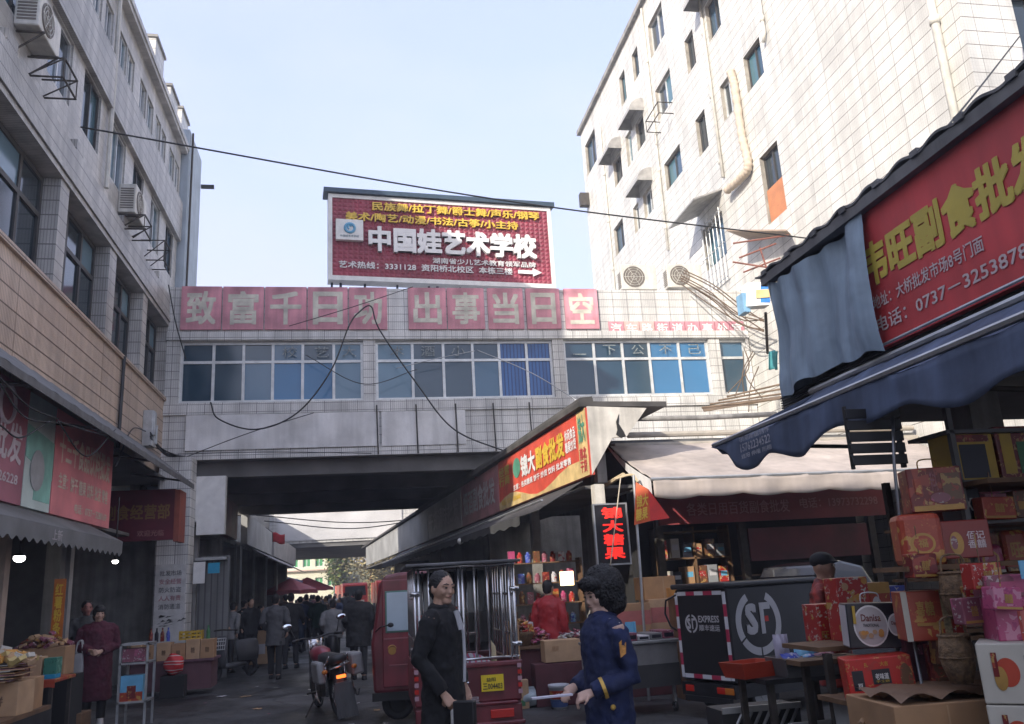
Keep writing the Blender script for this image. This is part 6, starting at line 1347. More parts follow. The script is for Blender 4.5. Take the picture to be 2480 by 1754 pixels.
def pile(lab, c, rx, ry, h, ms, n, s, seed, name='snack_pile', cat='snacks'):
    R = random.Random(seed); b = MB()
    for i in range(n):
        a, q = R.uniform(0, 6.28), math.sqrt(R.random()); x, y = rx*q*math.cos(a), ry*q*math.sin(a); z = h*(1-q*q)*R.uniform(.3, 1)
        b.cbox((x, y, z+s*.2), (s*R.uniform(.7, 1.3), s*R.uniform(.5, .9), s*.35), R.randrange(len(ms)), R.uniform(0, 3.1), R.uniform(-.5, .5), R.uniform(-.5, .5))
    return b.top(name, ms, lab, cat, loc=(0, 0, 0), bevel=.004), Vector(c)
def put(pr): pr[0].location = pr[1]; return pr[0]
# ---- right-hand display in front of the near shop
b = T('display_stand', 'stepped wooden display stand carrying the gift boxes in front of the right shop', 'stand', (3.2, 4.3, 0))
for (x0, x1, y0, y1, z) in ((2.55, 3.6, 4.3, 4.75, .885), (2.72, 3.7, 3.98, 4.28, 1.56), (2.6, 3.8, 4.75, 5.2, 1.135), (3.0, 3.8, 3.4, 4.3, 1.0), (2.95, 3.9, 3.55, 3.97, 1.36), (3.25, 4.2, 3.95, 4.5, 1.985)):
    MB().box(x0, x1, y0, y1, z-.025, z).build('shelf', M_wood, b, world=True)
for x, y, z in ((2.62, 4.72, 1.1), (3.55, 4.72, 1.1), (3.6, 3.6, 2.0), (3.75, 4.25, 2.0), (3.1, 4.2, 1.53)): MB().box(x, x+.04, y, y+.04, 0, z).build('post', M_steel, b, world=True)
DRZ = -.36
x0, x1, z0, z1 = R4(2068, 1462, 2195, 1568, 4.45)
gbox('black gift box with a big white round biscuit label', x0-.01, x1, 4.45, .2, 1.135, 1.135+z1-z0+.01, P_blk, (('e', .40, .5, .30, .46, M_wht), ('e', .40, .5, .275, .42, mat('pale_label', (.50, .47, .47), .5)), ('t', 'Danisa', .24, .60, .34, .16, P_deep), ('t', 'TRADITIONAL', .26, .48, .28, .07, P_blk), ('b', .40, .33, .20, .06, P_or2, 16), ('e', .83, .52, .14, .25, M_wht), ('e', .83, .52, .12, .21, mat('pale_label', (.50, .47, .47))), ('t', 'Danisa', .75, .52, .16, .08, P_deep), ('r', .10, .55, .05, .4, P_yel)), side=P_wht, ry=.03, handle=P_wht)
x0, x1, z0, z1 = R4(2072, 1578, 2225, 1690, 4.3)
gbox('bright red biscuit gift box with a black badge under the black gift box', x0, x1, 4.32, .2, .885, .885+(z1-z0)*.98, pmat('printed_bright_red', (.50, .02, .015), (.42, .03, .02), (.5, .2, .06), 34), (('r', .08, .28, .17, .45, P_blk), ('t', '豆', .14, .32, .08, .12, M_wht), ('r', .38, .4, .27, .33, P_blk), ('t', '老味道', .42, .5, .2, .14, M_wht), ('t', '手工饼', .42, .43, .2, .06, P_yel), ('b', .60, .22, .10, .08, P_or2, 14), ('e', .88, .5, .09, .32, P_brn), ('b', .86, .16, .1, .1, P_card if 0 else P_or2, 18), ('t', '礼', .28, .8, .06, .1, P_yel), ('t', '大吉', .52, .8, .12, .1, P_yel)), ry=-.05)
gbox('large opened brown cardboard box at the bottom right', 2.46, 3.2, 3.85, .5, .48, .93, M_card, (('t', '饼干', .1, .55, .1, .1, M_wood), ('r', .35, .02, .012, .96, M_card2)), name='cardboard_box', cat='cardboard box', rz=-.1)
b = MB(); 
for i in range(9): b.face([(2.5+.62*rnd.random(), 3.95+.3*rnd.random(), .935+.03*rnd.random()) for _ in range(3)])
b.sheet(lambda u, v: (2.5+.6*u, 3.88+.4*v, .94+.04*abs(math.sin(u*9+v*5))), 14, 8); b.top('packing_film', mat('brown_packing_paper', (.20, .12, .07), .6), 'crumpled brown paper on top of the bottom right cardboard box', 'paper', smooth=True)
for i, (zz, lab) in enumerate(((.965, 'cream white gift box with a red disc at the right edge'), (.71, 'second cream white gift box just below the one with the red disc'))):
    gbox(lab, 2.58, 3.06, 3.42, .3, zz, zz+.25, P_cream, (('e', .30, .52, .13, .24, mat('lacquer_red', (.45, .06, .03), .4)), ('e', .22, .42, .07, .2, P_gold), ('r', .15, .45, .06, .4, P_deep), ('t', '礼盒', .5, .4, .2, .18, mat('grey_lettering', (.2, .2, .2))), ('t', 'FINE', .5, .72, .2, .08, mat('grey_lettering', (.2, .2, .2)))), rz=-.72, group='cream gift boxes at the right edge')
x0, x1, z0, z1 = R4(2192, 1228, 2290, 1345, 3.98)
gbox('glossy orange red gift pack with a gold emblem, left of the character box', x0, x1, 3.98, .2, 1.56, 1.56+z1-z0+.02, P_or, (('e', .5, .42, .28, .2, P_gold), ('e', .5, .42, .22, .15, P_or), ('t', '福', .38, .34, .22, .16, P_gold)), bev=.03)
x0, x1, z0, z1 = R4(2290, 1238, 2398, 1330, 4.0)
gbox('dark red gift box with pinkish white characters on the upper shelf', x0, x1, 4.0, .2, 1.585, 1.585+z1-z0, mat('oxblood_packet', (.24, .022, .018), .38, 0, .12), (('t', '佰记\n香囍', .52, .25, .36, .45, mat('pinkish_white_lettering', (.62, .5, .52))), ('e', .3, .4, .14, .3, P_gold), ('e', .25, .42, .07, .18, P_mau)))
x0, x1, z0, z1 = R4(2226, 1105, 2348, 1212, 4.05)
gbox('brown red gift bag with a gold lower border, topmost of its stack', x0, x1, 4.1, .18, 1.585+.25, 1.585+.25+z1-z0, P_deep, (('r', .05, .02, .9, .12, P_gold), ('t', '新年礼', .42, .45, .12, .45, mat('dim_pink_lettering', (.42, .2, .22))), ('r', .62, .25, .33, .6, P_brn), ('e', .55, .3, .18, .12, P_mau), ('r', .12, .4, .12, .35, P_or)), handle=P_gold)
x0, x1, z0, z1 = R4(2196, 1352, 2330, 1482, 4.05)
gbox('red gift box with cream patterned borders on the lower shelf', x0, x1, 4.06, .2, 1.19, 1.19+z1-z0-.02, P_or, (('r', .0, .0, .1, 1, P_cream), ('r', .64, .0, .12, 1, mat('lattice_gold', (.36, .28, .15), .5, 0, .4, 60)), ('r', .78, .1, .18, .8, P_red), ('r', .2, .3, .35, .06, P_gold), ('t', '喜糖', .22, .5, .3, .3, P_gold)))
x0, x1, z0, z1 = R4(2335, 1322, 2462, 1378, 3.75)
gbox('long red tin with a gold rim and cursive lettering, tilted on the stand', x0, x1, 3.75, .18, 1.36, 1.36+z1-z0, P_red, (('r', 0, .86, 1, .14, P_gold), ('t', 'Sweetheart', .15, .45, .5, .28, P_wht), ('e', .86, .4, .12, .4, P_blk), ('r', .1, .1, .5, .12, P_pink)), ry=-.12)
x0, x1, z0, z1 = R4(2256, 1508, 2348, 1620, 4.2)
gbox('red brown gift bag with pale cursive writing in the middle of the display', x0, x1, 4.2, .15, .93, .93+z1-z0, P_deep, (('t', 'MyLove', .2, .5, .6, .22, P_wht), ('r', .1, .1, .3, .5, P_brn), ('b', .75, .35, .1, .3, P_wht, 12)))
x0, x1, z0, z1 = R4(2205, 1480, 2256, 1620, 4.3)
gbox('dark plum gift bag beside the red brown one', x0, x1, 4.3, .15, .93, .93+z1-z0, mat('plum_packet', (.07, .012, .022), .4, 0, .2), (('t', '囍', .3, .6, .4, .18, P_mau),))
gbox('bright pink and red packs stacked above the cream gift box', 2.80, 3.05, 3.5, .2, 1.215, 1.40, P_pink, (('r', .4, .0, .3, .8, P_red), ('r', .45, .1, .2, .6, mat('coral_packet', (.5, .12, .1), .4)), ('r', .75, .1, .2, .6, mat('coral_packet', (.5, .12, .1)))))
gbox('mauve pink pack on top of the bright pink ones', 2.82, 3.02, 3.55, .2, 1.40, 1.50, P_mau, (('r', .1, .2, .8, .5, P_pink),))
q = onY(2468, 1393, 3.5); MB().box(q.x-.03, q.x+.05, 3.45, 3.455, 1.45+.03, 1.45+.11).top('price_card', P_sky, 'small sky blue price card at the right edge', 'card')
for i, (px_, py_, Y_, lab) in enumerate(((2365, 1440, 3.8, 'tall bamboo basket, upper, left of the pink packs'), (2365, 1600, 3.8, 'tall bamboo basket, lower, left of the cream gift box'))):
    p = onY(px_, py_+60, Y_); t = T('bamboo_basket', lab, 'basket', (p.x, Y_+.1, p.z), 0, 'bamboo baskets in the display')
    M_bam = mat('bamboo_weave', (.20, .125, .065), .7, 0, .35, 40, .6, 90)
    b = MB(); b.lathe([(.05, 0), (.075, .08), (.08, .15), (.07, .22), (.062, .22), (.06, .03)], n=18); b.build('body', M_bam, t, smooth=True)
    b = MB(); b.torus((0, 0, .22), .07, .008, 'z', 20, 6); b.torus((0, 0, .12), .08, .005, 'z', 20, 6); b.build('rim', M_bam, t)
    b = MB(); b.tube(spline([(-.07, 0, .22), (-.05, 0, .30), (.05, 0, .30), (.07, 0, .22)], 5), .006, 5); b.build('handle', M_bam, t)
DRZ = 0.0
# upper shelf frame with yellow and black packs
t = T('shelf_rack', 'dark metal shelf rack at the upper right under the awning', 'shelf', (3.6, 4.2, 0))
for z in (1.78, 2.0, 2.28, 2.6):
    MB().box(3.22, 4.3, 4.15, 4.5, z-.02, z).build('shelf', mat('grey_shelf_edge', (.12, .12, .12), .5), t, world=True)
for x in (3.24, 4.2): MB().box(x, x+.03, 4.15, 4.18, 0, 2.62).build('post', mat('grey_shelf_edge', (.12, .12, .12)), t, world=True)
for i, (a, z, w_, h_, m, pr, lab) in enumerate(((3.26, 2.0, .28, .27, P_yel, (('r', .2, .05, .6, .7, P_blk), ('r', .1, .8, .8, .15, P_deep)), 'yellow framed black gift pack on the top shelf, left'), (3.56, 2.0, .25, .30, P_deep, (('r', .1, .1, .3, .8, P_yel), ('r', .5, .1, .4, .6, P_grn)), 'dark red and green gift pack on the top shelf'), (3.84, 2.0, .3, .26, P_yel, (('r', .15, .1, .7, .6, P_mau),), 'yellow gift pack with a mauve panel on the top shelf, right'),
        (3.27, 1.785, .12, .17, P_blk, (('t', 'XX', .2, .3, .6, .4, M_wht),), 'black can pack with pale marks on the middle shelf'), (3.42, 1.785, .14, .14, P_mau, (('r', .3, .2, .4, .6, P_brn),), 'mauve jar pack on the middle shelf'), (3.6, 1.785, .2, .15, P_brn, (('r', .1, .3, .8, .3, P_gold),), 'brown and gold pack on the middle shelf'), (3.84, 1.785, .2, .17, P_deep, (('e', .5, .5, .3, .3, P_gold),), 'deep red pack with a gold disc on the middle shelf'))):
    gbox(lab, a, a+w_, 4.2, .18, z, z+h_, m, pr, name='gift_pack', cat='gift pack')
# dense stock: rows of packs at the back of the stand, on shelves and hung from the awning rail
Rg = random.Random(23); pmset = [P_red, P_deep, P_or, P_red, P_brn, P_deep, P_mau, P_pink, P_or, P_gold]
cw_ = ['red', 'deep red', 'orange red', 'scarlet', 'brown', 'crimson', 'mauve', 'pink', 'vermilion', 'gold']
back = T('display_rack', 'tall dark rack behind the gift boxes, packed with red and gold packs', 'rack', (3.6, 4.7, 0))
for z in (.55, .86, 1.17, 1.48, 1.79): MB().box(3.40, 4.6, 4.78, 5.15, z-.02, z).build('shelf', M_wood, back, world=True)
for x in (3.44, 3.9, 4.52): MB().box(x, x+.04, 5.12, 5.16, 0, 2.1).build('post', M_steel, back, world=True)
rows = ['lowest', 'second', 'third', 'fourth', 'top']
for r_, z in enumerate((.55, .86, 1.17, 1.48, 1.79)):
    x = 3.40
    for i in range(6):
        w_ = Rg.uniform(.15, .22); h_ = Rg.uniform(.18, .27); k_ = Rg.randrange(10)
        pr = [('t', Rg.choice('福禧囍旺年礼'), .3, .35, .4, .35, P_gold if k_ != 9 else P_deep)] if Rg.random() < .6 else [('e', .5, .5, .3, .3, P_gold), ('e', .5, .5, .22, .22, pmset[k_])]
        pr.append(('r', .05, .04, .9, .1, Rg.choice((P_gold, P_cream, P_brn))))
        gbox('%s gift pack, number %d along the %s shelf of the packed rack' % (cw_[k_], 1, rows[r_]) if 0 else '%s gift pack on the %s shelf of the packed rack, %s from the left' % (cw_[k_], rows[r_], ('first', 'second', 'third', 'fourth', 'fifth', 'sixth')[i]), x, x+w_, 4.80+Rg.uniform(0, .06), .2, z, z+h_, pmset[k_], pr, name='gift_pack', cat='gift pack', group='gift packs on the packed rack', rz=-.3+Rg.uniform(-.2, .15), bev=Rg.choice((.006, .03, .045)))
        x += w_+.012
for i, (px_, py_, Y_, w_, h_, k_, lab) in enumerate(((2392, 1395, 3.62, .16, .12, 0, 'red'), (2300, 1560, 4.1, .14, .2, 4, 'brown'), (2360, 1480, 3.7, .12, .12, 6, 'mauve'), (2240, 1370, 3.95, .14, .12, 5, 'crimson'), (2440, 1450, 3.45, .14, .10, 7, 'pink'), (2420, 1230, 4.1, .2, .12, 8, 'vermilion'))):
    p = onY(px_, py_, Y_)
    t_ = gbox('loose %s pack hung on a cord among the gift boxes, %s' % (lab, ('by the tin', 'by the cursive bag', 'by the baskets', 'over the bordered box', 'among the pink packs', 'below the middle shelf')[i]), p.x-w_/2, p.x+w_/2, Y_, .08, p.z-h_/2, p.z+h_/2, pmset[k_], (('t', '囍', .35, .3, .3, .4, P_gold), ('r', .05, .05, .9, .1, P_gold)), name='hanging_pack', cat='gift pack', ry=Rg.uniform(-.1, .1))
    MB().tube([(0, .04, h_), (0, .04, h_+.14)], .003, 4).build('cord', P_brn, t_)
# items behind the black box
for lab, bx, m, pr in (('red and orange sweet packs behind the black gift box', (2032, 1398, 2110, 1470, 5.0), P_red, (('b', .5, .7, .4, .25, P_or2, 10), ('r', .1, .1, .8, .3, P_pink))), ('orange brown snack pack right of the red sweet packs', (2108, 1410, 2160, 1462, 5.0), P_or, (('r', 0, .8, 1, .2, P_gold), ('e', .3, .5, .25, .25, P_wht))), ('deep blue snack pack beside the steel pole', (2160, 1418, 2200, 1462, 5.0), P_blue, (('r', .1, .6, .6, .25, P_sky),))):
    x0, x1, z0, z1 = R4(*bx); gbox(lab, x0, x1, 5.0, .15, 1.135, z1, m, pr, name='snack_pack', cat='snack pack')
x0, x1, z0, z1 = R4(1990, 1462, 2048, 1555, 5.3)
gbox('red gift bag with a white patch left of the black gift box', x0, x1, 5.3, .2, z0, z1, P_red, (('r', .45, .1, .5, .55, mat('rosy_print', (.4, .15, .15), .5)), ('t', '旺', .05, .1, .3, .2, P_gold)))
MB().box(2.75, 3.25, 5.28, 5.6, .98, 1.01).top('plank', M_wood, 'plank carrying the red gift bag beside the black gift box', 'plank')
for x in (2.78, 3.2): MB().box(x, x+.04, 5.3, 5.34, 0, .98).top('trestle', M_steel, 'steel trestle leg under the plank of the red gift bag', 'trestle', 'trestles under the plank')
# steel pole and slatted black panel
b = MB(); b.tube([onX(2162, 1010, 2.95), onX(2166, 1130, 2.9), onX(2200, 1470, 2.88), onX(2213, 1478, 2.92), onX(2260, 1480, 3.0)], .009, 8); b.tube([onX(2200, 1470, 2.88), onX(2200, 1470, 2.88)*Vector((1, 1, 0)).length*0+Vector((2.88, onX(2200, 1470, 2.88).y, 0))], .009, 8); b.top('display_pole', mat('grey_steel_pole', (.25, .26, .28), .4, .6), 'thin grey steel pole bent at the foot, in front of the display', 'pole', smooth=True)
b = MB(); p = onX(2112, 1008, 3.0)
for i in range(5): b.box(2.72, 3.06, 4.30, 4.315, 2.12+i*.066, 2.12+i*.066+.056)
b.box(2.72, 2.74, 4.317, 4.335, 2.1, 2.46); b.box(3.03, 3.06, 4.317, 4.335, 2.1, 2.46); b.top('slatted_panel', M_blk, 'black slatted panel hung up beside the awning edge', 'rack', bevel=.003)
# table with trays
t = T('folding_table', 'dark folding table with a plastic tray of snack packets at the lower right', 'table', (2.95, 5.75, 0))
MB().box(2.60, 3.3, 5.5, 6.05, .86, .89).build('tabletop', M_blk, t, world=True)
for x, y in ((2.64, 5.54), (3.2, 5.54), (2.64, 5.98), (3.2, 5.98)): MB().box(x, x+.04, y, y+.04, 0, .86).build('leg', M_steel, t, world=True)
t = T('plastic_tray', 'grey slatted plastic tray full of blue and white snack packets', 'tray', (2.96, 5.62, .89))
b = MB(); b.rings([[(-.19, -.13, 0), (.19, -.13, 0), (.19, .13, 0), (-.19, .13, 0)], [(-.22, -.15, .12), (.22, -.15, .12), (.22, .15, .12), (-.22, .15, .12)], [(-.205, -.14, .12), (.205, -.14, .12), (.205, .14, .12), (-.205, .14, .12)], [(-.18, -.12, .02), (.18, -.12, .02), (.18, .12, .02), (-.18, .12, .02)]]); b.build('basin', mat('grey_plastic', (.13, .13, .13), .5), t)
b = MB()
for i in range(5): b.box(-.205-.003*i, .205+.003*i, -.137-.004*i, -.134-.004*i, .015+i*.02, .021+i*.02)
b.build('rib', mat('grey_plastic', (.13, .13, .13)), t); b = MB(); b.tube([(-.22, -.15, .12), (.22, -.15, .12)], .006, 5); b.build('rim', M_zinc, t)
def packet(lab, c, s, m, rz, rx=1.1, top=None):
    b = MB(); a, h = s; n = 10
    b.sheet(lambda u, v: (a*(u-.5), -.028*math.sin(u*3.14)*math.sin(v*3.14)-.004*math.sin(u*19+v*7), h*(v-.5)), n, n); b.sheet(lambda u, v: (a*(u-.5), .028*math.sin(u*3.14)*math.sin(v*3.14), h*(v-.5)), n, n)
    b.xf(Matrix.Translation(c) @ Matrix.Rotation(rz, 4, 'Z') @ Matrix.Rotation(rx, 4, 'X'))
    return b.top('snack_packet', m, lab, 'snack packet', 'snack packets in the grey tray', smooth=True)
for i, (dx, dy, dz, s, m, rz, rx, lab) in enumerate(((-.12, -.08, .13, (.15, .12), P_blue, .3, -.9, 'violet blue snack packet at the front left of the tray'), (-.13, .05, .20, (.10, .17), mat('lilac_packet', (.42, .4, .5), .35), -.2, -.1, 'pale lilac snack packet standing up in the tray'), (.02, .02, .16, (.14, .10), P_sky, -.4, -.8, 'sky blue snack packet in the middle of the tray'), (.09, .06, .18, (.15, .10), mat('cyan_packet', (.03, .3, .5), .35), .5, -.7, 'cyan snack packet at the back of the tray'), (.12, -.06, .13, (.14, .09), P_mau, -.2, -1.0, 'mauve snack packet at the front right of the tray'), (.0, -.09, .13, (.12, .09), P_blue, .7, -1.1, 'second violet blue snack packet, beside the mauve one'), (.17, .03, .16, (.10, .10), P_wht, .2, -.6, 'white snack packet at the right end of the tray'))):
    packet(lab, (2.96+dx, 5.62+dy, .89+dz-.02), s, m, rz, rx)
t = T('plastic_tray', 'orange red plastic tray left of the grey tray', 'tray', (2.62, 5.75, .89), .3)
b = MB(); b.rings([[(-.14, -.1, 0), (.14, -.1, 0), (.14, .1, 0), (-.14, .1, 0)], [(-.17, -.12, .10), (.17, -.12, .10), (.17, .12, .10), (-.17, .12, .10)], [(-.155, -.11, .10), (.155, -.11, .10), (.155, .11, .10), (-.155, .11, .10)], [(-.13, -.09, .02), (.13, -.09, .02), (.13, .09, .02), (-.13, .09, .02)]]); b.build('basin', mat('orange_red_plastic', (.40, .045, .02), .4), t)
for lab, x0, x1, y0, y1, z1, m in (('pale grey plastic bin under the folding table', 2.72, 3.15, 5.3, 5.5, .62, mat('pale_grey_plastic', (.42, .42, .41), .5, 0, .15, 5)), ('grey plastic bin under the black and red gift boxes', 2.62, 2.82, 4.55, 4.75, .86, mat('pale_grey_plastic', (.24, .24, .24)))):
    b = MB(); b.rings([[(x0+.03, y0+.02, 0), (x1-.03, y0+.02, 0), (x1-.03, y1-.02, 0), (x0+.03, y1-.02, 0)], [(x0, y0, z1), (x1, y0, z1), (x1, y1, z1), (x0, y1, z1)], [(x0+.02, y0+.02, z1), (x1-.02, y0+.02, z1), (x1-.02, y1-.02, z1), (x0+.02, y1-.02, z1)], [(x0+.04, y0+.04, .05), (x1-.04, y0+.04, .05), (x1-.04, y1-.04, .05), (x0+.04, y1-.04, .05)]]); b.top('storage_bin', m, lab, 'bin')
gbox('lime green carton lying in front of the pale grey bin', 2.55, 2.82, 5.1, .12, .36, .50, mat('lime_packet', (.16, .26, .04), .5), (('r', .1, .2, .8, .2, P_grn),), name='carton', cat='carton', ry=.25)
MB().box(2.5, 2.9, 5.08, 5.28, .0, .34).top('crate', mat('dark_plastic', (.03, .03, .03), .6), 'dark plastic crate under the lime green carton', 'crate', bevel=.01)
t = T('plastic_crate', 'grey plastic crate with diagonal bars under the folding table', 'crate', (2.78, 6.2, 0))
b = MB()
for i in range(7): b.tube([(-.25+i*.07, -.15, .42), (-.12+i*.07, -.15, .62)], .012, 5)
b.box(-.27, .33, -.16, -.14, .38, .42); b.box(-.27, .33, -.16, -.14, .62, .66); b.build('bars', M_zinc, t); MB().box(-.27, .33, -.13, .15, 0, .64).build('basin', mat('dark_plastic', (.03, .03, .03)), t)
b = MB(); b.tube([onY(2085, 1754, 4.2), onY(2125, 1690, 4.4)], .014, 6); b.top('timber_strut', mat('pale_timber', (.35, .22, .12), .7), 'slanting pale wooden strut beside the bottom right cardboard box', 'strut')
gbox('small red snack box on the ground under the folding table', 2.50, 2.62, 5.95, .1, .0, .16, P_or, (('b', .5, .5, .4, .4, P_wht, 9),), name='snack_box', cat='snack box'); gbox('blue snack box on the ground behind the small red one', 2.50, 2.60, 6.15, .1, 0, .28, P_blue, (('r', .2, .5, .6, .3, P_sky),), name='snack_box', cat='snack box')

# ---- candy shop counter below the orange red sign
t = T('market_counter', 'low cloth-covered market counter of the candy shop', 'counter', (2.7, 12.6, 0))
MB().box(2.15, 3.3, 12.1, 13.6, .0, .72).build('body', mat('dim_red_cloth', (.10, .03, .035), .8, 0, .2), t, world=True, bevel=.02)
MB().box(2.1, 3.35, 12.05, 13.65, .72, .76).build('top', M_wood, t, world=True)
put(pile('heap of mauve wrapped sweets at the left of the candy counter', (2.45, 12.5, .76), .28, .3, .22, [P_mau, P_pink, P_brn, P_deep], 120, .07, 1)); put(pile('heap of pale pink wrapped sweets at the right of the candy counter', (3.0, 12.4, .76), .28, .28, .16, [P_cream, P_mau, mat('coral_packet', (.5, .12, .1)), P_wht], 120, .06, 2)); put(pile('heap of brown wrapped sweets behind on the candy counter', (2.8, 13.2, .76), .4, .3, .3, [P_brn, P_or2, P_deep, P_gold], 130, .08, 3))
gbox('tall brown carton at the left end of the candy counter', 2.0, 2.14, 11.9, .3, 0, 1.1, M_card, (), name='cardboard_box', cat='cardboard box'); gbox('flat brown carton on the ground before the candy counter', 2.02, 2.2, 11.75, .12, 0, .36, M_card2, (('r', .3, .1, .4, .2, P_grn),), name='cardboard_box', cat='cardboard box')
gbox('pale tan carton of sweets at the front of the candy counter', 2.45, 2.95, 11.75, .28, .55, .83, M_card2, (('t', '糖果', .2, .5, .2, .25, M_card),), name='cardboard_box', cat='cardboard box')
MB().box(2.3, 3.1, 11.75, 12.04, 0, .54).top('bench', mat('dim_red_cloth', (.10, .03, .035)), 'low dark bench carrying the pale tan carton', 'bench', bevel=.01)
gbox('red and white cookie tin leaning on the brown sweets', 2.15, 2.5, 12.7, .15, .8, 1.05, P_wht, (('r', .5, .1, .45, .8, P_red), ('t', '囍', .1, .2, .3, .5, P_red)), name='cookie_tin', cat='tin')
put(pile('mound of red and brown packets in the woven basket', (2.2, 12.2, .93), .2, .18, .2, [P_red, P_brn, P_or2], 70, .07, 9)); b = MB(); b.lathe([(.12, .0), (.2, .16), (.22, .2), (.2, .2), (.1, .02)], n=18); b.top('woven_basket', mat('bamboo_weave', (.20, .125, .065)), 'round woven basket at the left end of the candy counter', 'basket', smooth=True, loc=(0, 0, 0)).location = (2.2, 12.2, .75)
t = T('shelf_rack', 'back shelf of bottles and packets inside the candy shop', 'shelf', (3.2, 14.4, 0))
for z in (.9, 1.25, 1.6, 1.95): MB().box(2.6, 3.9, 15, 15.3, z-.02, z).build('shelf', M_wood, t, world=True)
for x in (2.6, 3.86): MB().box(x, x+.04, 15, 15.3, 0, 2.0).build('post', M_wood, t, world=True)
for r_, z in enumerate((.9, 1.25, 1.6, 1.95)):
    for i in range(8):
        m = [P_brn, P_wht2, P_red, P_mau, P_or, P_blue, P_deep, P_pink][(i*3+r_*5) % 8]; x = 2.66+i*.15
        b = MB(); h_ = .16+.07*rnd.random(); b.lathe([(.05, 0), (.055, h_*.7), (.03, h_*.85), (.028, h_)], n=10) if (i+r_) % 3 else b.cbox((0, 0, h_/2), (.11, .1, h_))
        b.top('jar', m, 'jar or packet in the back shelf of the candy shop, %s row' % ('lowest', 'second', 'third', 'top')[r_], 'jar', 'jars on the candy shop shelf', loc=(0, 0, 0)).location = (x, 15.15, z)
b = MB(); b.cbox((0, 0, 0), (.22, .03, .22)); o = b.top('lit_panel', mat('lit_yellow_panel', (1, .72, .35), .5, 0, 0, emit=1.6), 'small glowing yellow panel inside the candy shop', 'lamp'); o.location = onY(1374, 1418, 13.8)
# LED sign, cord, red umbrella
p = onY(1482, 1225, 12.0); t = T('led_sign', 'black upright LED sign with red characters and a pale frame', 'sign', (p.x, 12.0, 1.8))
A_, B_, C_, D_ = onY(1438, 1224, 12.0), onY(1512, 1222, 12.0), onY(1528, 1364, 12.0), onY(1450, 1366, 12.0)
xa, xb, za, zb_ = (A_.x+D_.x)/2, (B_.x+C_.x)/2, (C_.z+D_.z)/2, (A_.z+B_.z)/2
MB().box(xa, xb, 12.0, 12.06, za, zb_).build('panel', mat('led_black', (.012, .012, .014), .4), t, world=True)
b = MB(); fw = .022
b.box(xa-fw, xb+fw, 11.985, 12.065, zb_, zb_+fw); b.box(xa-fw, xb+fw, 11.985, 12.065, za-fw, za); b.box(xa-fw, xa, 11.985, 12.065, za, zb_); b.box(xb, xb+fw, 11.985, 12.065, za, zb_); b.build('frame', M_zinc, t, world=True)
for i, s in enumerate('锦大糖果'): text(s, 'lettering', mat('led_red', (.85, .03, .02), .4, 0, 0, emit=.35), t, (xa+.1, 11.995, zb_-.2-i*.19), (1, 0, 0), (0, 0, 1), xb-xa-.16, .165, .03)
cable([onY(1503, 1158, 11.8), onY(1478, 1372, 11.8)], .009, mat('pale_cord', (.55, .48, .36), .7), 'pale cord hanging straight across the LED sign', name='cord', cat='cord')
t = T('folded_parasol', 'folded red market parasol with yellow characters beside the LED sign', 'parasol', (3.85, 11.5, 0))
q = [onY(*a, Y_) for a, Y_ in (((1540, 1168), 11.5), ((1570, 1185), 11.42), ((1622, 1255), 11.5), ((1575, 1262), 11.40), ((1536, 1272), 11.5))]
b = MB(); b.face([q[0], q[1], q[3], q[4]]); b.build('cloth', mat('orange_red_cloth', (.62, .10, .02), .6), t, world=True, solid=.006); b = MB(); b.face([q[1], q[2], q[3]]); b.build('cloth', mat('flag_red_cloth', (.62, .03, .02), .6), t, world=True, solid=.006)
Ux = (q[1]-q[0]); Ux = (q[3]-q[4]).normalized(); text('锦大\n糖果', 'lettering', M_yel, t, q[4]+Ux*.02+Vector((0, -.02, .04)), Ux, (q[0]-q[4]), .17, .36, .02)
b = MB(); b.tube([(q[4].x, 11.55, 0), (q[0].x-.02, 11.52, q[0].z+.1)], .02, 8); b.build('pole', M_zinc, t, world=True)
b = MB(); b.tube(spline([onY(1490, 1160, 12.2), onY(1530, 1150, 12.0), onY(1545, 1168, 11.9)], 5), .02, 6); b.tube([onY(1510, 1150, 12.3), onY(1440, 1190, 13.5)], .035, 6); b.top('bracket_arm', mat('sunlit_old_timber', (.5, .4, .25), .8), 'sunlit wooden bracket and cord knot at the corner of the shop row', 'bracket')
# sunlit cartons by the post
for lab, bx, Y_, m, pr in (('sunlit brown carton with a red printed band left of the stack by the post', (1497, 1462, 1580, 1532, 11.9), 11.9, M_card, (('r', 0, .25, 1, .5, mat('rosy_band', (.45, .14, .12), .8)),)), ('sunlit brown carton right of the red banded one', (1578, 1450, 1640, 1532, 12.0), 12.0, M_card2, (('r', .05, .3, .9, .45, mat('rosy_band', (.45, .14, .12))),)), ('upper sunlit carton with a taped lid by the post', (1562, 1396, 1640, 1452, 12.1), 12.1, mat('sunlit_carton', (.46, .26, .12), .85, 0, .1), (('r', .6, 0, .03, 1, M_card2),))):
    x0, x1, z0, z1 = R4(*bx); gbox(lab, x0, x1, Y_, .45, z0, z1, m, pr, name='cardboard_box', cat='cardboard box', group=None)
MB().box(3.5, 4.6, 11.95, 12.6, 0, onY(1560, 1534, 11.95).z).top('platform', mat('dim_red_cloth', (.10, .03, .035)), 'dark platform under the sunlit cartons', 'platform', bevel=.01)
gbox('orange topped carton lying behind the delivery tricycle', 4.15, 4.95, 11.2, .3, 1.30, 1.42, mat('orange_carton', (.55, .26, .06), .7), (('r', .2, .3, .2, .4, P_red), ('r', .6, .3, .2, .4, P_red)), name='cardboard_box', cat='cardboard box', ry=.02)
MB().box(4.2, 4.9, 11.2, 11.6, 0, 1.29).top('stool', M_wood, 'wooden stand under the orange topped carton', 'stand')
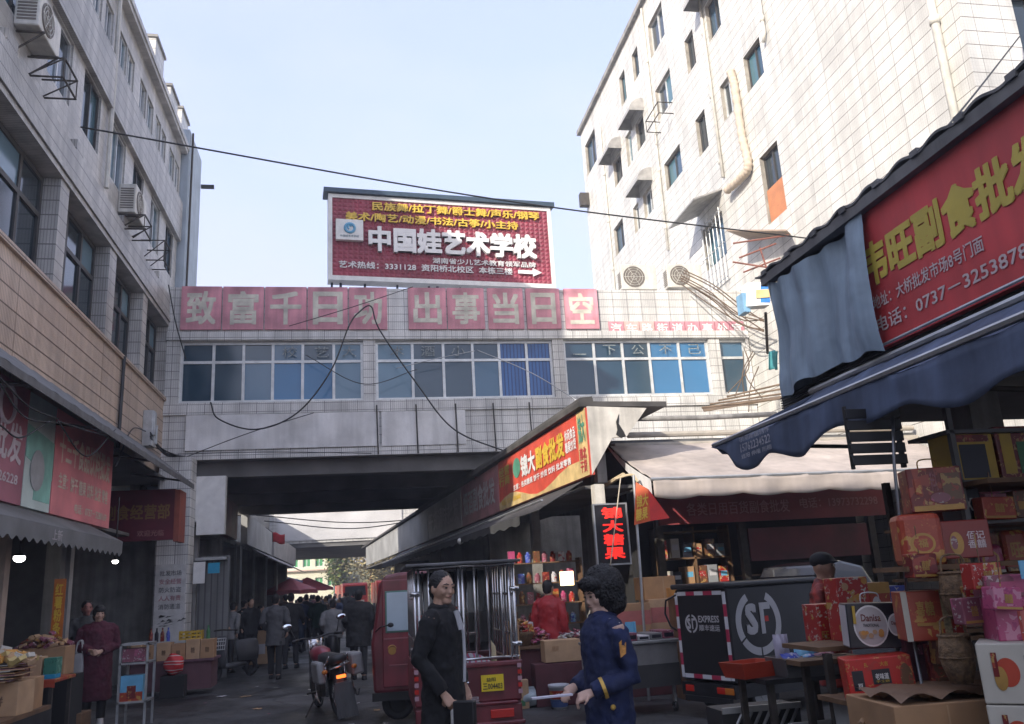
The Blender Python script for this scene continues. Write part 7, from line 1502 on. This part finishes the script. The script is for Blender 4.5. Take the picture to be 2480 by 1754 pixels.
# chest counter on castors
t = T('display_freezer', 'grey steel display counter on castors with packets laid on top', 'counter', (3.35, 10.4, 0), .1)
MB().box(-.55, .5, 0, .6, .30, .80).build('cabinet', mat('brushed_grey_panel', (.28, .28, .28), .4, .4, .1), t, bevel=.01); MB().box(-.57, .52, -.03, .62, .80, .84).build('top', M_zinc, t, bevel=.01)
b = MB(); b.box(-.55, .5, -.01, 0, .30, .56); b.build('kick_panel', mat('dark_panel', (.05, .05, .05), .5), t)
for x in (-.48, .42): MB().torus((x, .05, .06), .045, .018, 'x', 12, 6).build('castor', M_tyre, t); MB().box(x-.015, x+.015, .03, .07, .1, .32).build('leg', M_zinc, t)
for i in range(6):
    a = -.5+i*.165; o = gbox('flat grey and white snack packs on the steel counter, %s from the left' % ('first', 'second', 'third', 'fourth', 'fifth', 'sixth')[i], 3.35+a, 3.35+a+.15, 10.42+a*.1, .4, .845, .90+.02*(i % 3), (P_wht, mat('grey_packet', (.2, .2, .2), .4), P_mau)[i % 3], (('r', .1, .2, .8, .5, P_blk),), name='snack_pack', cat='snack pack', group='snack packs on the steel counter', rz=.1)
packet_o = MB(); packet_o.sheet(lambda u, v: (.14*u, .02*math.sin(u*9), .16*v), 8, 8); o = packet_o.top('price_board', P_sky, 'pale blue price card standing on the steel counter', 'card', solid=.004, loc=(0, 0, 0)); o.location = (3.25, 10.6, .90)
# bucket and plastic bag on the ground
t = T('bucket', 'white plastic bucket with a red and blue printed band on the ground', 'bucket', (2.55, 11.5, 0))
b = MB(); b.lathe([(.105, 0), (.13, .27), (.138, .275), (.138, .30), (.122, .30), (.10, .01)], n=24); b.build('shell', mat('bucket_white', (.52, .53, .56), .4), t, smooth=True); b = MB(); b.lathe([(.1185, .13), (.127, .23)], n=24, cap=False); b.build('print', P_or, t); b = MB(); b.lathe([(.109, .03), (.1175, .12)], n=24, cap=False); b.build('print', mat('print_blue', (.05, .09, .22), .5), t)
text('涂料', 'lettering', M_wht, t, (-.07, -.131, .155), (1, 0, 0), (0, 0, 1), .13, .05, .015, world=False)
b = MB(); b.torus((0, 0, .27), .138, .004, 'z', 24, 5, a0=3.3, a1=6.1); b.build('handle', M_zinc, t)
o = sack('white translucent plastic bag lying beside the bucket', 0, (.26, .16, .13), mat('white_film', (.42, .48, .50), .25, 0, .15, 6), 8, 'plastic_bag', 'plastic bag'); o.location = (2.22, 11.9, 0)

# ---- left stall
t = T('market_table', 'long market table draped in black at the lower left', 'table', (-4.0, 9.6, 0))
MB().box(-4.9, -3.35, 8.4, 10.7, .55, .60).build('tabletop', M_wood, t, world=True)
b = MB(); b.sheet(lambda u, v: (-3.34+.02*math.sin(u*40)*v, 8.4+2.3*u, .56-.46*v), 60, 4); b.sheet(lambda u, v: (-4.9+1.56*u, 10.71+.015*math.sin(u*30)*v, .56-.46*v), 30, 4); b.build('cloth', mat('black_cloth', (.018, .018, .018), .9), t, world=True)
for x, y in ((-4.8, 8.5), (-3.45, 8.5), (-4.8, 10.6), (-3.45, 10.6)): MB().box(x, x+.05, y, y+.05, 0, .55).build('leg', M_steel, t, world=True)
for i, (x0_, y_, lab) in enumerate(((-4.02, 9.5, 'front brown carton of a row at the lower left edge'), (-3.72, 9.8, 'brown carton next to the front one on the left table'), (-3.72, 10.2, 'brown carton farther along the left table'))):
    gbox(lab, x0_, x0_+.34, y_, .36, .60, .92, (M_card, M_card2, M_card)[i], (('t', '饼', .3, .3, .3, .3, M_wood),), name='cardboard_box', cat='cardboard box', group='cartons on the left table', rz=(.1, -.1, .05)[i])
R_ = random.Random(4)
for i in range(12):
    z = .93+i*.014; MB().cbox((0, 0, 0), (.62+R_.uniform(-.08, .08), .42, .010), rz=R_.uniform(-.15, .15), ry=R_.uniform(-.03, .03)).top('flat_carton', (M_card2, P_mau, M_card, P_cream)[i % 4], 'flattened carton in the stack on the left table, %s' % ('lower part of the stack' if i < 4 else 'middle of the stack' if i < 8 else 'upper part of the stack'), 'cardboard', 'flattened cartons stacked on the left table', loc=(0, 0, 0)).location = (-3.72+R_.uniform(-.05, .05), 9.9, z)
put(pile('heap of yellow and tan snack bags on the flattened cartons', (-3.62, 9.9, 1.09), .32, .3, .14, [mat('straw_packet', (.48, .36, .14), .5), P_cream, P_or2, M_card2], 70, .13, 21))
t = T('side_table', 'side table with a red sheet carrying the colourful packs at the lower left', 'table', (-3.75, 11.4, 0)); MB().box(-4.2, -3.42, 11.0, 11.75, .80, .84).build('tabletop', P_or, t, world=True, bevel=.01)
b = MB(); b.sheet(lambda u, v: (-4.2+.78*u, 10.99, .83-(.10+.03*math.sin(u*12))*v), 24, 2); b.build('cloth', mat('red_orange_sheet', (.36, .05, .02), .6), t, world=True, solid=.005)
for x, y in ((-4.15, 11.05), (-3.5, 11.05), (-4.15, 11.7), (-3.5, 11.7)): MB().box(x, x+.04, y, y+.04, 0, .80).build('leg', M_steel, t, world=True)
for lab, x, y, sx, sz, z, m, pr in (('blue and white can pack on the side table', -4.17, 11.05, .13, .2, .84, P_wht2, (('e', .5, .7, .35, .25, P_sky),)), ('grey wrapped pack on the side table', -4.03, 11.08, .14, .21, .84, mat('grey_packet2', (.28, .29, .3), .4), (('r', .2, .2, .5, .5, P_mau),)), ('pale mauve pack on the side table', -3.87, 11.05, .12, .19, .84, P_mau, ()), ('small tan carton on the side table', -3.73, 11.1, .12, .25, .84, M_card2, ()), ('green net of packets on the side table', -3.59, 11.1, .14, .18, .89, pmat('printed_green_packet', (.05, .20, .14), (.2, .4, .3), (.02, .1, .06)), ()), ('cyan box under the green net', -3.59, 11.08, .14, .05, .84, mat('cyan_packet', (.03, .3, .5)), ())):
    gbox(lab, x, x+sx, y, .2, z, z+sz, m, pr, name='snack_pack', cat='snack pack')
put(pile('jumble of white and mauve snack bags at the back of the side table', (-3.85, 11.5, .84), .28, .2, .22, [P_wht2, P_mau, P_cream, P_blue], 60, .09, 31))
gbox('brown carton of packets behind the side table', -4.3, -3.7, 12.2, .4, .8, 1.15, M_card, (), name='cardboard_box', cat='cardboard box'); MB().box(-4.4, -3.6, 12.1, 12.7, 0, .79).top('platform', M_black, 'dark platform behind the side table', 'platform')
put(pile('heap of mauve and tan packets on the brown carton behind the side table', (-4.0, 12.4, 1.15), .32, .22, .16, [P_mau, M_card2, P_brn], 60, .10, 33))
t = T('bucket', 'red plastic bucket with a bag in it beside the left table', 'bucket', (onY(165, 1718, 12.7).x, 12.7, .30)); b = MB(); b.lathe([(.10, 0), (.13, .26), (.138, .27), (.12, .27), (.095, .01)], n=22); b.build('shell', mat('red_plastic', (.32, .015, .02), .4), t, smooth=True)
b = MB(); b.ball((0, 0, .28), (.12, .12, .12), 16, 10, fn=lambda p: 1+.12*math.sin(9*p.x)*math.sin(7*p.z)); b.build('bag', mat('grey_film', (.2, .22, .22), .35), t, smooth=True)
MB().box(onY(165, 1718, 12.7).x-.3, onY(165, 1718, 12.7).x+.22, 12.5, 12.95, 0, .295).top('low_bench', M_wood, 'low wooden bench under the red bucket', 'bench', bevel=.008)
o = sack('dark purple bag standing on the ground by the red bucket', 0, (.2, .18, .2), mat('purple_film', (.09, .02, .035), .4), 12, 'plastic_bag', 'plastic bag'); o.location = (-3.5, 9.95, 0)
t = T('wire_rack', 'black wire crate with pale rods under the left table', 'crate', (-3.35, 9.2, 0), .2)
b = MB()
for i in range(5): b.tube([(-.25+i*.04, -.02, .45), (-.1+i*.04, -.02, .2)], .006, 5, 1 if i in (0, 3) else 0)
for z in (.1, .3, .5): b.tube([(-.35, -.03, z), (.25, -.03, z)], .008, 5, 0)
b.build('bars', [M_steel, M_chrome], t); MB().box(-.35, .25, 0, .3, .05, .5).build('basin', M_blk, t)
# hanging lamps
for lab, p_, r_ in (('lit white lamp hanging in the left shop', onX(47, 1352, -4.3), .07), ('small lit bulb under the end of the left awning', onX(279, 1360, -3.75), .045)):
    t = T('pendant_lamp', lab, 'lamp', p_); b = MB(); b.ball((0, 0, 0), (r_, r_, r_*.75), 14, 10); b.build('bulb', mat('lamp_glow', (1, .98, .93), .3, 0, 0, emit=6), t, smooth=True); b = MB(); b.lathe([(r_*1.1, r_*.35), (r_*.5, r_*.9), (.012, r_*1.1), (.012, 1.0)], n=14); b.build('lamp_shade', M_blk, t)
# red and yellow upright banner on the column
p0, p1 = onX(165, 1405, -4.15), onX(182, 1512, -4.15); t = T('upright_banner', 'narrow upright banner with yellow characters on orange red by the left column', 'banner', (-4.1, p0.y, p1.z))
MB().box(-4.15, -4.0, 13.0, 13.02, 1.22, 2.02).build('board', mat('orange_banner', (.50, .14, .02), .5), t, world=True); text('红\n薯\n粉\n条', 'lettering', M_yel, t, (-4.125, 12.995, 1.28), (1, 0, 0), (0, 0, 1), .10, .68, .02)
# metal rack beside the woman in maroon
t = T('metal_rack', 'grey steel rack with magazines right of the woman in maroon', 'rack', (-3.08, 13.2, 0))
for x in (-3.25, -2.90):
    for y in (13.0, 13.45): MB().box(x, x+.03, y, y+.03, 0, 1.10).build('post', M_zinc, t, world=True)
for z in (.35, .85, 1.10): MB().box(-3.25, -2.87, 13.0, 13.48, z-.025, z).build('shelf', M_zinc, t, world=True)
gbox('blue and red magazine pack on the upper level of the steel rack', -3.22, -2.93, 13.03, .2, .35, .68, P_sky, (('r', .0, .0, 1, .35, P_or), ('r', .3, .1, .4, .5, P_deep)), name='magazine_pack', cat='magazines'); gbox('dull red carton on the steel rack above the magazines', -3.22, -2.93, 13.05, .25, .855, 1.03, P_mau, (), name='carton', cat='carton')
# stall before the tiled pillar
t = T('market_table', 'low trestle stall stacked with cartons in front of the tiled pillar', 'table', (-3.2, 17.3, 0)); MB().box(-4.1, -2.6, 16.9, 17.7, .58, .62).build('tabletop', mat('mauve_cloth', (.15, .07, .09), .8), t, world=True)
b = MB(); b.box(-4.05, -2.65, 16.95, 17.65, .1, .58); b.build('cloth', mat('dull_mauve_cloth', (.13, .06, .07), .9), t, world=True)
for i in range(6):
    x = -4.1+i*.25; gbox('brown carton on the trestle stall by the pillar, %s from the left' % ('first', 'second', 'third', 'fourth', 'fifth', 'sixth')[i], x, x+.24, 16.92, .3, .62, .62+(.30, .28, .31, .28, .34, .33)[i], M_card if i % 2 else M_card2, (('t', '糖', .35, .3, .3, .3, M_wood),), name='cardboard_box', cat='cardboard box', group='cartons on the trestle stall')
t = T('bottle_crate', 'yellow plastic crate on the cartons by the pillar', 'crate', (-3.05, 17.15, .95)); b = MB()
for z in (0, .06, .12): b.box(-.2, .2, -.12, -.1, z, z+.03); b.box(-.2, .2, .1, .12, z, z+.03)
for x in (-.2, -.1, 0, .1, .18): b.box(x, x+.02, -.121, .121, 0, .16)
b.build('lattice', P_yel, t)
for i in range(5): b = MB(); b.lathe([(.035, 0), (.035, .14), (.015, .19), (.015, .24)], n=10); b.top('bottle', (P_deep, P_blk, P_deep, P_blue, P_grn)[i], '%s bottle on the cartons by the pillar' % ('dark red', 'black', 'second dark red', 'blue', 'green')[i], 'bottle', 'bottles on the trestle stall', loc=(0, 0, 0)).location = (-3.75+i*.1+(.6 if i == 4 else 0), 17.1, .95)
o = sack('red and white plastic bag hanging in front of the trestle stall', 0, (.17, .12, .18), stripes('red_white_film', (.5, .02, .02), (.5, .5, .48), (.5, .02, .02), 7, 'Z'), 15, 'plastic_bag', 'plastic bag'); o.location = (-3.25, 16.72, .38)
MB().cbox((-3.25, 16.75, .19), (.4, .3, .37)).top('carton', M_black, 'dark carton under the red and white bag', 'carton')
# shelf goods of the rear shop
for r_, z in enumerate((.53, .98, 1.43, 1.88)):
    for i in range(6):
        m = [M_card, P_blk, P_cream, P_red, mat('grey_packet2', (.28, .29, .3)), P_brn][(i*5+r_*7) % 6]; w_ = .14+.06*rnd.random(); h_ = .2+.14*rnd.random()
        gbox('carton on the rear shop shelf, %s shelf' % ('lowest', 'second', 'third', 'top')[r_], 5.13+i*.21, 5.13+i*.21+w_, 14.33, .3, z, z+h_, m, (('r', .15, .4, .7, .3, (P_red, P_wht, P_sky)[i % 3]),), name='shelf_carton', cat='carton', group='cartons on the rear shop shelves')
# ================================================================ litter and stains on the ground
Rl = random.Random(5)
for i in range(70):
    x, y = Rl.uniform(-3, 3), Rl.uniform(8.2, 19)
    s = Rl.uniform(.03, .13); b = MB(); ph = Rl.uniform(0, 6)
    b.sheet(lambda u, v: (s*(u-.5)*1.4+.01*math.sin(v*9+ph), s*(v-.5), .006+.012*abs(math.sin(u*5+ph)*math.cos(v*4))), 5, 4)
    k = Rl.randrange(4); o = b.top('litter_scrap', (P_wht, M_card2, P_cream, P_mau)[k], '%s scrap of litter lying on the dark road' % ('white', 'tan', 'cream', 'mauve')[k], 'litter', 'litter scraps on the road', loc=(0, 0, 0)); o.location = (x, y, 0); o.rotation_euler = (0, 0, Rl.uniform(0, 6))
for i in range(9):
    x, y = (-2.9+Rl.uniform(-.5, .3), 21+i*2.6) if i % 2 else (1.6+Rl.uniform(-.3, .6), 20+i*2.4)
    w_, h_ = Rl.uniform(.5, .9), Rl.uniform(.4, .9)
    gbox('brown carton stacked at the %s edge of the lane under the bridge' % ('left' if i % 2 else 'right'), x, x+w_, y, .5, 0, h_, (M_card, M_card2)[i % 2], (('r', .2, .3, .5, .3, (P_red, P_wht, P_sky)[i % 3]),), rz=Rl.uniform(-.3, .3), name='cardboard_box', cat='cardboard box', group='cartons along the %s of the lane under the bridge' % ('left' if i % 2 else 'right'))
# ================================================================ hazy winter air
hz = MB().box(-60, 60, -30, 140, -1.5, 30); o = hz.build('haze', M_white); o['kind'] = 'stuff'
m = bpy.data.materials.new('hazy_air'); m.use_nodes = True; t = m.node_tree; t.nodes.clear()
out = t.nodes.new('ShaderNodeOutputMaterial'); pv = t.nodes.new('ShaderNodeVolumePrincipled')
pv.inputs['Color'].default_value = (.92, .94, 1, 1); pv.inputs['Density'].default_value = .003; pv.inputs['Anisotropy'].default_value = .2
t.links.new(pv.outputs[0], out.inputs['Volume']); o.data.materials.clear(); o.data.materials.append(m)
